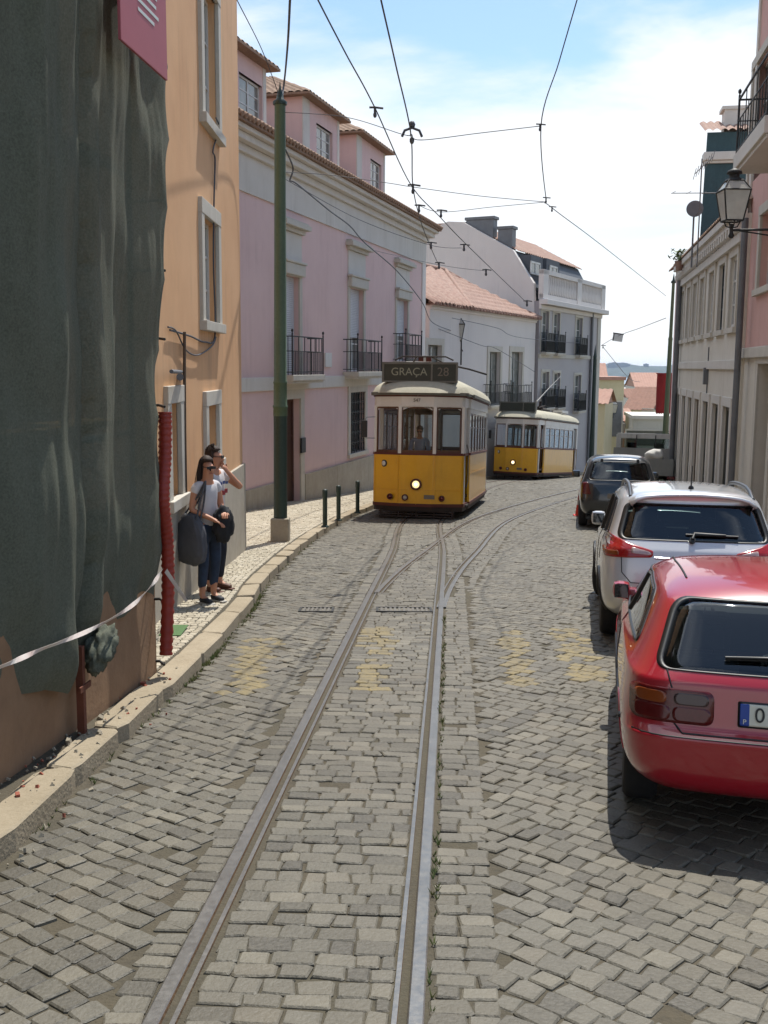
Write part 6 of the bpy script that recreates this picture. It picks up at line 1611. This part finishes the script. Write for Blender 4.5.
# roof clutter on the cream house: dish, aerial, plant
bs = at(693, 233, 27.5); r_ = empty('satellite_dish', bs); tag(r_, 'grey satellite dish on a short mast above the cream house eave', 'satellite dish')
b = MB(); b.tube([(0,0,-.9),(0,0,.55)], .025, 8); b.build('mast', K['zinc'], r_)
b = MB(); M_ = Matrix.Translation((0,-.06,.6)) @ Matrix.Rotation(R(-15), 4, 'Z') @ Matrix.Rotation(R(80), 4, 'X'); b.lathe([(.22,.055),(.18,.03),(.11,.01),(0,0)], M=M_, n=24); o = b.build('dish', K['zinc'], r_); md = o.modifiers.new('t', 'SOLIDIFY'); md.thickness = .012
b = MB(); b.tube([(0,-.06,.4),(.05,-.5,.55)], .012, 6); b.build('feed_arm', K['zinc'], r_)
bs = at(698.5, 232, 27); r_ = empty('tv_aerial', bs); tag(r_, 'thin television aerial mast with two sets of rods above the cream house', 'aerial')
b = MB(); b.tube([(0,0,-.9),(0,0,1.85)], .018, 6); b.build('mast', K['zinc'], r_)
b = MB(); b.tube([(-.2,-.1,1.45),(.35,.2,1.95)], .012, 6)
for k in range(8): t = k/7; c = Vector((-.2+.55*t,-.1+.3*t,1.45+.5*t)); b.tube([c+Vector((0,-.12,.12)), c-Vector((0,-.12,.12))], .008, 5)
b.build('rods', K['zinc'], r_)
b = MB(); b.tube([(-.75,0,.98),(1.2,.1,1.02)], .012, 6)
for k in range(5): b.tube([(-.7+.4*k,-.2,1.0),(-.7+.4*k,.2,1.0)], .007, 5)
b.build('rods', K['zinc'], r_)
K['leaf'] = mat('plant_leaf', '#5f7442', .7, var=[(6, .5, '#3f5230'), (12, .3, '#86905c')])
def leafy(name, p, rad, n, label, sz=.09, pot=True):
    r_ = empty(name, p); tag(r_, label, 'plant')
    b = MB()
    for i in range(n):
        v = Vector((random.gauss(0,.5), random.gauss(0,.5), random.uniform(.1,1.5)))*rad; a = random.uniform(0,6.28); u = Vector((math.cos(a), math.sin(a), random.uniform(-.6,.8)))*sz; w_ = Vector((-math.sin(a), math.cos(a), random.uniform(-.4,.4)))*sz*.4
        b.add([v-u, v+w_, v+u, v-w_], [(0,1,2,3)])
    b.build('foliage', K['leaf'], r_)
    b = MB()
    for i in range(7): b.tube([(0,0,-.1), (random.gauss(0,.2)*rad, random.gauss(0,.2)*rad, .6*rad), (random.gauss(0,.5)*rad, random.gauss(0,.5)*rad, 1.2*rad)], .012, 5)
    b.build('stem', K['leaf'], r_)
    if pot: b = MB(); b.lathe([(.1,-.3),(.15,-.04),(.16,0),(.13,0)], n=12); b.build('pot', K['tile'], r_)
leafy('potted_plant', at(679.5, 261, 33.2), .24, 80, 'small green plant growing on the cream house eave corner')
# ------------------------------------------------------------------ overhead wires
def H(px, py, h):
    """ray to the surface h metres above the road"""
    f = lambda d: (lambda p: p.z-(g(p.y)+h))(at(px, py, d)); lo, hi = .5, 90.
    for _ in range(60):
        m = (lo+hi)/2
        if f(m) < 0: lo = m
        else: hi = m
    return at(px, py, lo)
WH_ = 6.0
def wire(pts, label, r=.0085, cat='overhead wire', group='overhead tram wires', hs=None, name='overhead_wire'):
    P_ = [H(p[0], p[1], WH_) if len(p) == 2 else at(*p) for p in pts]
    return cable(name, P_, r, label, cat, 'cable', 6, group)
wire([(296,-45),(318,0),(346,54),(375,108),(411,185),(440,217),(470,248),(527,303)], 'trolley wire crossing from the top left past the big hanger down to the grey house')
wire([(372,-40),(381,0),(396,66),(411,135),(413,187),(421,222),(431,248),(440,268)], 'trolley wire dropping from the top centre through the arched hanger')
wire([(590,-45,12.5),(577,0,13.2),(559,62,14.5),(541,126,16.0),(546,198,20),(551,207,21),(600,244,27),(666,296,40.5)], 'guy wire running from the top right down to the slim green pole')
pt = T.matrix_basis @ Vector((0,0,hz_(112))); pm = T.matrix_basis @ Vector((.05,0,hz_(172)))
def span(a, pts, label, r=.0065): 
    P_ = [a]+[H(p[0], p[1], WH_+.1) if len(p) == 2 else at(*p) for p in pts]; return cable('span_wire', P_, r, label, 'span wire', 'cable', 6, 'span wires')
span(pt, [(345,117,17.5),(403,134.5,15.5),(411,134,15.4),(421,140,15.4),(480,133,15.7),(540,126,16.0)], 'span wire from the green pole top through the arched hanger')
span(pm, [(330,175,19),(388,183,19),(413,187,18.6),(480,196,19.2),(546,202,20)], 'span wire from below the green pole top to the right junction')
span(at(418,205,21), [(441,212,20.5),(492,207,20.3),(546,202,20)], 'short span wire ending at the cornice bracket of the pink house')
span(pm+Vector((0,0,-.1)), [(360,220,22),(430,245,24),(462,248,24.5)], 'thin span wire from the green pole crossing the pink house corner')
span(wallpt(PK, 372, 250, .05), [(440,265,28),(487,271,28.5)], 'thin span wire between the pink house and the trolley wire')
span(at(602,345,72), [(618,336,58),(640,328,50),(666,318,42.2)], 'wire holding the small hanging sign between the grey house and the slim pole', .014)
span(at(603,347,72), [(629,378,92),(640,382,96)], 'far wire sloping down from the grey house corner over the roofs', .02)
span(at(429,325,46), [(480,345,48),(497,349,50),(535,372,58)], 'wire crossing the white house front below its roof', .014)
span(at(452,318,46), [(497,328,50),(523,338,54),(600,345,72)], 'wire crossing from the white house to the grey house', .014)
cable('drop_cable', [T.matrix_basis @ Vector((.1,0,hz_(150))), at(293,168,19.2), at(290,181,19.3), at(297,184,19.5), at(330,211,24), at(350,226,26.5), at(365,243,29), at(397,271,33), at(422,302,38), at(432,322,43), at(452,331,48)], .016, 'thick sagging cable from the green pole across the pink house front')
cable('twisted_cable', [T.matrix_basis @ Vector((.03,0,hz_(100))), at(285,75,18.2), at(288,40,15), at(290,0,13), at(292,-40,11.5)], .018, 'thick twisted cable rising from the green pole top')
cable('guy_wire', [T.matrix_basis @ Vector((0,0,hz_(98))), at(262,50,17), at(237,0,14), at(215,-45,12)], .008, 'thin wire rising left from the green pole top past the orange house')
# hangers and insulators
hg = None
def fitting(px, py, d, label, s=1, arch=False):
    r_ = empty('wire_hanger', at(px, py, d)); tag(r_, label, 'wire hanger', 'wire hangers'); b = MB()
    if arch:
        b.tube([(-.15,0,-.04),(-.11,0,.05),(0,0,.09),(.11,0,.05),(.15,0,-.04)], .02, 8); b.lathe([(.04,.1),(.05,.14),(.03,.18),(0,.19)], n=8)
    else:
        b.tube([(-.11*s,0,.03),(0,0,.05*s),(.16*s,0,.02)], .022*s, 6); b.tube([(0,0,.06*s),(0,0,-.1*s)], .028*s, 6)
    b.build('clamp', K['cable'], r_)
    b = MB(); b.lathe([(.02*s,-.14*s),(.035*s,-.11*s),(.035*s,-.07*s),(.02*s,-.05*s)], n=8); b.build('insulator', K['cable'], r_)
fitting(412, 134, 15.4, 'arched wire hanger where the top span crosses the centre trolley wire', 1, True)
for x, y, s, lb in ((375,110,1,'bead insulator on the left trolley wire against the sky'),(413,187,1.2,'clamp where the two trolley wires meet over the pink house'),(441,212,1.1,'clamp on the left trolley wire at the short span'),(419,207,1.1,'clamp beside the pink house cornice end'),(464,246,1.2,'clamp on the trolley wire in front of the white party wall'),(431,244,1.2,'clamp on the lower trolley wire by the pink house corner'),(486,271,1.3,'clamp on the trolley wire above the tiled hip roof'),(439,264,1.3,'clamp on the lower trolley wire above the hip roof ridge'),(527,302,1.5,'clamp on the trolley wire end in front of the grey house')):
    p = H(x, y, WH_); d = -(CM.inverted() @ p).z; fitting(x, y, d, lb, s*.62)
for x, y, d, lb in ((540,126,16,'insulator knot at the upper right bend of the guy wire'),(546,199,20,'insulator knot where three wires join at the right'),(552,208,21,'insulator just below the right wire junction'),(603,346,71,'far wire knot at the grey house corner')): fitting(x, y, d, lb, .55 if d < 40 else 1.2)
# small sign hanging on a wire
r_ = empty('hanging_sign', at(618, 336, 58), (0,R(8),R(-14))); tag(r_, 'small white sign hung on a wire above the far rooftops', 'sign')
b = MB(); b.box(-.28, .28, -.03, .03, -.3, .1); b.build('plate', K['whitepaint'], r_, bevel=.02); b = MB(); b.box(-.3, .3, -.04, .04, .1, .16); b.box(-.25, -.2, -.035, -.031, -.28, .08); b.build('clip', K['black'], r_)

# ------------------------------------------------------------------ people
K['skin'] = mat('skin', '#b98467', .55, var=[(30, .3, '#a8715a')], coords='Object'); K['hairdark'] = mat('dark_brown_hair', '#2a1c14', .75, var=[(30, .6, '#3b281b')], coords='Object')
K['tshirt'] = mat('white_tshirt', '#c6c3c4', .85, var=[(12, .4, '#b0aeb2')], coords='Object'); K['jeans'] = mat('blue_jeans', '#222d3e', .9, var=[(10, .6, '#32435c')], coords='Object')
K['jeansdark'] = mat('dark_jeans', '#191d27', .9, var=[(10, .5, '#2a303d')], coords='Object'); K['bagc'] = mat('grey_bag_cloth', '#4a4b50', .9, var=[(6, .5, '#5a5b60')], bump=(50, .003), coords='Object')
K['jacket'] = mat('black_jacket_cloth', '#131418', .8, var=[(8, .5, '#23252b')], coords='Object'); K['shoe'] = mat('dark_shoe', '#1a1c22', .7, var=[(10, .5, '#3b3d44')], coords='Object'); K['shoebrown'] = mat('brown_shoe', '#5a3526', .6, var=[(10, .5, '#432718')], coords='Object')
K['lips'] = mat('lips', '#8e4c44', .5); K['sole'] = mat('pale_sole', '#a9a59c', .7); K['navycloth'] = mat('navy_uniform', '#2a3648', .85, var=[(8, .4, '#3a475a')], coords='Object'); K['shirtblue'] = mat('pale_blue_shirt', '#93a0b5', .85, var=[(8, .4, '#7f8ca2')], coords='Object')
K['printblue'] = mat('shirt_print_blue', '#4a5a8a', .85); K['printred'] = mat('shirt_print_red', '#9a3f44', .85)
def skinned(name, verts, edges, m, parent, root=0, sub=2):
    """verts: list of (pos, radius or (rx, ry))"""
    me = bpy.data.meshes.new(name); me.from_pydata([tuple(v[0]) for v in verts], edges, []); o = bpy.data.objects.new(name, me); COL.objects.link(o)
    md = o.modifiers.new('k', 'SKIN'); md.use_smooth_shade = True; md.branch_smoothing = .3
    for i, v in enumerate(verts):
        r_ = v[1] if isinstance(v[1], tuple) else (v[1], v[1]); me.skin_vertices[0].data[i].radius = r_; me.skin_vertices[0].data[i].use_root = (i == root)
    ms = o.modifiers.new('s', 'SUBSURF'); ms.levels = sub
    dg = bpy.context.evaluated_depsgraph_get(); me2 = bpy.data.meshes.new_from_object(o.evaluated_get(dg)); bpy.data.objects.remove(o)
    me2.materials.clear(); me2.materials.append(m); me2.polygons.foreach_set('use_smooth', [True]*len(me2.polygons)); me2.name = name
    o = bpy.data.objects.new(name, me2); COL.objects.link(o); o.parent = parent; return o
def person(label, loc, yaw, s, J, top, bottom, shoe, hair, female, headyaw=0, sleeve=.5, group=None):
    """faces -Y before yaw; J holds elbow / wrist / knee / ankle positions for both sides"""
    rt = empty('person', loc, (0,0,yaw)); rt.scale = (s,s,s); tag(rt, label, 'person', group)
    V = Vector; w_ = .165 if female else .195; hp_ = .095 if not female else .10
    vs = []; es = []
    def add(p, r_, par=None):
        vs.append((V(p), r_)); 
        if par is not None: es.append((par, len(vs)-1))
        return len(vs)-1
    pel = add((0,0,.95), (.13,.10)); wst = add((0,0,1.10), (.115,.085) if female else (.13,.095), pel); che = add((0,-.005,1.28), (.135,.10) if female else (.155,.11), wst); nb = add((0,.01,1.43), (.07,.06), che)
    nk = add((0,.0,1.49), .05, nb); hd = V((0,-.02,0)); cy, sy = math.cos(headyaw), math.sin(headyaw); RH = Matrix.Rotation(headyaw, 3, 'Z')
    h1 = add(RH @ V((0,-.035,1.565))+V((0,0,0)), (.062,.075), nk); h2 = add(RH @ V((0,-.012,1.63)), (.074,.09), h1); h3 = add(RH @ V((0,.0,1.69)), (.055,.065), h2)
    ns = add(RH @ V((0,-.122,1.595)), .011, h1)
    hands = {}
    for sd in ('L', 'R'):
        sx = 1 if sd == 'L' else -1
        sh = add((sx*w_,.01,1.40), .052, nb); el = add(J['el'+sd], .04, sh); wr = add(J['wr'+sd], .028, el)
        d = (V(J['wr'+sd])-V(J['el'+sd])).normalized(); n_ = V(J.get('n'+sd, (sx,0,0))); sid = d.cross(n_).normalized()
        pm_ = add(V(J['wr'+sd])+d*.05, (.036,.018), wr)
        for k, (o_, ln) in enumerate(((-.030,.075),(-.010,.085),(.010,.08),(.028,.062))):
            b0 = V(J['wr'+sd])+d*.085+sid*o_; a = add(b0, .0095, pm_); m_ = add(b0+d*ln*.5-n_*.012, .0085, a); add(b0+d*ln*.8-n_*.04, .007, m_)
        t0 = add(V(J['wr'+sd])+d*.04+sid*-.04, .011, pm_); add(V(J['wr'+sd])+d*.08+sid*-.055-n_*.02, .009, t0)
        hj = add((sx*hp_,0,.88), .085, pel); kn = add(J['kn'+sd], .058, hj); an = add(J['an'+sd], .037, kn); add(V(J['an'+sd])+V((0,-.10,-.055)), .03, an)
    skinned('body', vs, es, K['skin'], rt)
    # top with sleeves
    vs, es = [], []
    a = add((0,0,.86), (.162,.13)); c = add((0,0,1.08), (.125,.095) if female else (.145,.11), a); e = add((0,-.008,1.28), (.15,.118) if female else (.172,.125), c); f = add((0,.01,1.425), (.085,.07), e)
    for sd in ('L', 'R'):
        sx = 1 if sd == 'L' else -1; s0 = add((sx*w_,.01,1.402), .064, f); p_ = V((sx*w_,.01,1.40)).lerp(V(J['el'+sd]), sleeve); add(p_, .06, s0)
        if sleeve > .9: add(V(J['wr'+sd]).lerp(V(J['el'+sd]), .1), .043, len(vs)-1)
    tp_ = skinned('shirt', vs, es, top, rt)
    vs, es = [], []
    a = add((0,0,1.03), (.138,.105)); c = add((0,0,.90), (.155,.122), a)
    for sd in ('L', 'R'):
        sx = 1 if sd == 'L' else -1; h_ = add((sx*hp_,0,.82), (.092,.098), c); k_ = add(J['kn'+sd], .068, h_); add(V(J['an'+sd])+V((0,0,.04 if not female else .08)), .052, k_)
    skinned('trousers', vs, es, bottom, rt)
    for sd in ('L', 'R'):
        p_ = V(J['an'+sd]); vs, es = [], []
        a = add((p_.x,p_.y+.03,.045), (.04,.045)); c = add((p_.x,p_.y-.06,.042), (.045,.038), a); add((p_.x*1.08,p_.y-.17,.032), (.04,.026), c); o = skinned('shoe', vs, es, shoe, rt)
        b = MB(); b.box(p_.x-.042, p_.x+.042, p_.y-.2, p_.y+.07, 0, .018); b.build('sole', K['sole'] if female else shoe, o, bevel=.012)
    # hair
    hb = bmesh.new(); bmesh.ops.create_uvsphere(hb, u_segments=28, v_segments=18, radius=1)
    for v in hb.verts:
        c_ = v.co.copy(); front = max(0, -c_.y); k = 1+.05*noise.noise(c_*4)
        q = V((c_.x*.086*k, c_.y*.103*k+.006, c_.z*.105*k+1.655))
        if c_.y < -.35 and c_.z < .45: q.y += .065*(1 if c_.z < .25 else .5)
        if female and c_.z < 0 and c_.y > -.25: q.z -= .36*min(1, -c_.z*1.3); q.y += .03*min(1, -c_.z*2); q.x *= 1+.1*(-c_.z)
        elif c_.z < -.35: q.z = max(q.z, 1.60 if c_.y > 0 else 1.64)
        v.co = RH @ q
    me = bpy.data.meshes.new('hair'); hb.to_mesh(me); hb.free()
    st = MB(); base_ = len(me.vertices)
    for i in range(170 if female else 230):
        a = random.uniform(-.35, math.pi+.35); ph = random.uniform(.1, 1.25); cx_, cy_ = math.cos(a)*math.sin(ph), math.sin(a)*math.sin(ph)
        p0_ = V((cx_*.084, cy_*.10+.006, 1.655+.103*math.cos(ph)))
        if female:
            l_ = random.uniform(.28, .50); p1_ = V((cx_*.105+.0, max(.0, cy_)*.11+.012, 1.60)); p2_ = p1_+V((random.gauss(0,.012), .02+random.gauss(0,.012), -l_*.5)); p3_ = p2_+V((random.gauss(0,.02), random.gauss(.0,.02), -l_*.5))
            st.tube([RH @ q_ for q_ in catmull([p0_, p1_, p2_, p3_], 4)], .0065, 4)
        else:
            d_ = V((cx_, cy_, math.cos(ph))).normalized(); st.tube([RH @ p0_, RH @ (p0_+d_*random.uniform(.008,.02)+V((random.gauss(0,.008), -.01, random.gauss(0,.006))))], [.009,.003], 4)
    bmh = bmesh.new(); bmh.from_mesh(me); m2_ = bpy.data.meshes.new('strands'); m2_.from_pydata(st.v, [], st.f); bmh.from_mesh(m2_); bmh.to_mesh(me); bmh.free(); me.materials.append(K['hairdark']); me.polygons.foreach_set('use_smooth', [True]*len(me.polygons)); o = bpy.data.objects.new('hair', me); COL.objects.link(o); o.parent = rt
    b = MB(); MH = RH.to_4x4()
    for sx in (-1, 1): b.box(sx*.010, sx*.058, -.112, -.104, 1.604, 1.636, M=MH); b.box(sx*.058, sx*.066, -.105, .0, 1.624, 1.631, M=MH)
    b.box(-.010, .010, -.112, -.107, 1.624, 1.631, M=MH); b.build('sunglasses', K['black'], rt, bevel=.006)
    b = MB(); b.box(-.022, .022, -.104, -.098, 1.548, 1.558, M=MH); b.build('mouth', K['lips'], rt, bevel=.003)
    return rt, tp_
pw = G(209, 602, .115)
Jw = dict(elL=(.20,-.02,1.13), wrL=(.05,-.22,1.10), nL=(0,0,1), elR=(-.22,.03,1.13), wrR=(-.10,-.20,1.03), nR=(0,0,1), knL=(.09,-.03,.50), anL=(.10,.03,.085), knR=(-.09,-.02,.50), anR=(-.09,.02,.085))
wo, wtop = person('woman with long dark hair, sunglasses, white T-shirt and jeans on the left pavement', pw, R(52), 1.0, Jw, K['tshirt'], K['jeans'], K['shoe'], 'long', True, R(-12), .42, 'people waiting on the left pavement')
pm2 = G(216, 590, .115)
Jm = dict(elL=(.22,-.24,1.24), wrL=(.08,-.13,1.45), nL=(0,1,0), elR=(-.26,.0,1.13), wrR=(-.2,-.16,.95), nR=(1,0,0), knL=(.10,-.03,.5), anL=(.11,.02,.085), knR=(-.10,-.03,.5), anR=(-.11,.03,.085))
ma, mtop = person('man with short dark hair and sunglasses in printed white T-shirt standing behind the woman', pm2, R(66), 1.06, Jm, K['tshirt'], K['jeansdark'], K['shoebrown'], 'short', False, R(20), .5, 'people waiting on the left pavement')
b = MB()
for i, (x, z, w_, h) in enumerate(((-.07,1.30,.05,.03),(.0,1.305,.04,.035),(.06,1.30,.04,.03))): b.box(x-w_/2, x+w_/2, -.142, -.132, z, z+h)
b.build('print', K['printblue'], mtop)
b = MB()
for x, z in ((-.05,1.18),(.01,1.17),(.06,1.19)): b.box(x-.025, x+.025, -.132, -.120, z, z+.05)
b.build('print', K['printred'], mtop)
# tote bag on her shoulder, jacket over her arm
MW = Matrix.Translation(pw) @ Matrix.Rotation(R(52), 4, 'Z')
bb_ = bmesh.new(); bmesh.ops.create_icosphere(bb_, subdivisions=4, radius=1)
for v in bb_.verts:
    c = v.co.copy(); f = 1+.06*noise.noise(c*3); z = c.z
    wd = .255*(1-.42*z); sgn = lambda t: (abs(t)**.75)*(1 if t > 0 else -1); f += .10*noise.noise(Vector((c.x*5, c.y*5, c.z*1.5)))
    v.co = Vector((sgn(c.x)*.09*f, sgn(c.y)*wd*f*.92, sgn(z)*.30*f))
me = bpy.data.meshes.new('bag_body'); bb_.to_mesh(me); bb_.free(); me.materials.append(K['bagc']); me.polygons.foreach_set('use_smooth', [True]*len(me.polygons))
bag = empty('tote_bag', MW @ Vector((-.25,.02,.80)), (0, R(4), R(52))); tag(bag, 'large grey cloth tote bag hanging from the shoulder of the woman', 'bag')
o = bpy.data.objects.new('bag_body', me); COL.objects.link(o); o.parent = bag
b = MB()
for dx in (-.03, .03): b.tube(catmull([(dx,-.12,.22),(dx+.04,-.13,.45),(.08,-.13,.68),(dx+.06,-.06,.5),(dx,.14,.22)], 6), .011, 6)
b.build('strap', K['bagc'], bag)
jb = bmesh.new(); bmesh.ops.create_icosphere(jb, subdivisions=4, radius=1)
for v in jb.verts:
    c = v.co.copy(); f = 1+.22*noise.noise(c*2.4)+.1*noise.noise(Vector((c.x*7, c.y*7, c.z*2)))
    v.co = Vector((c.x*.15*f, c.y*.085*f, c.z*.22*f-.15))
me = bpy.data.meshes.new('jacket'); jb.to_mesh(me); jb.free(); me.materials.append(K['jacket']); me.polygons.foreach_set('use_smooth', [True]*len(me.polygons))
o = bpy.data.objects.new('jacket', me); COL.objects.link(o); o.location = MW @ Vector((.05,-.22,1.10)); o.rotation_euler = (0,0,R(52)); tag(o, 'black jacket folded over the forearms of the woman', 'jacket')
# tram driver
sl = tramA.rotation_euler.x
MT = Matrix.Translation(tramA.location) @ tramA.rotation_euler.to_matrix().to_4x4()
Jd = dict(elL=(.25,-.08,1.14), wrL=(.16,-.30,1.08), nL=(0,0,1), elR=(-.25,-.08,1.14), wrR=(-.12,-.30,1.10), nR=(0,0,1), knL=(.1,-.02,.5), anL=(.1,.02,.085), knR=(-.1,-.02,.5), anR=(-.1,.02,.085))
dv, _ = person('tram driver in pale blue shirt standing behind the windscreen of the near tram', MT @ Vector((-.03,.80,.58)), -R(10), .98, Jd, K['shirtblue'], K['jeansdark'], K['shoe'], 'short', False, 0, .95)

# ------------------------------------------------------------------ air
hzm = bpy.data.materials.new('haze'); hzm.use_nodes = True; n_ = hzm.node_tree; n_.nodes.remove(n_.nodes['Principled BSDF'])
pv = n_.nodes.new('ShaderNodeVolumePrincipled'); pv.inputs['Density'].default_value = HAZE; pv.inputs['Color'].default_value = (.62,.78,1,1); pv.inputs['Anisotropy'].default_value = .2
n_.links.new(pv.outputs[0], n_.nodes['Material Output'].inputs['Volume'])
b = MB(); b.box(-9500, 9500, -120, 12900, -95, 60); o = b.build('haze', hzm); tag(o, kind='stuff', label='thin pale blue haze over the street and river', cat='haze')
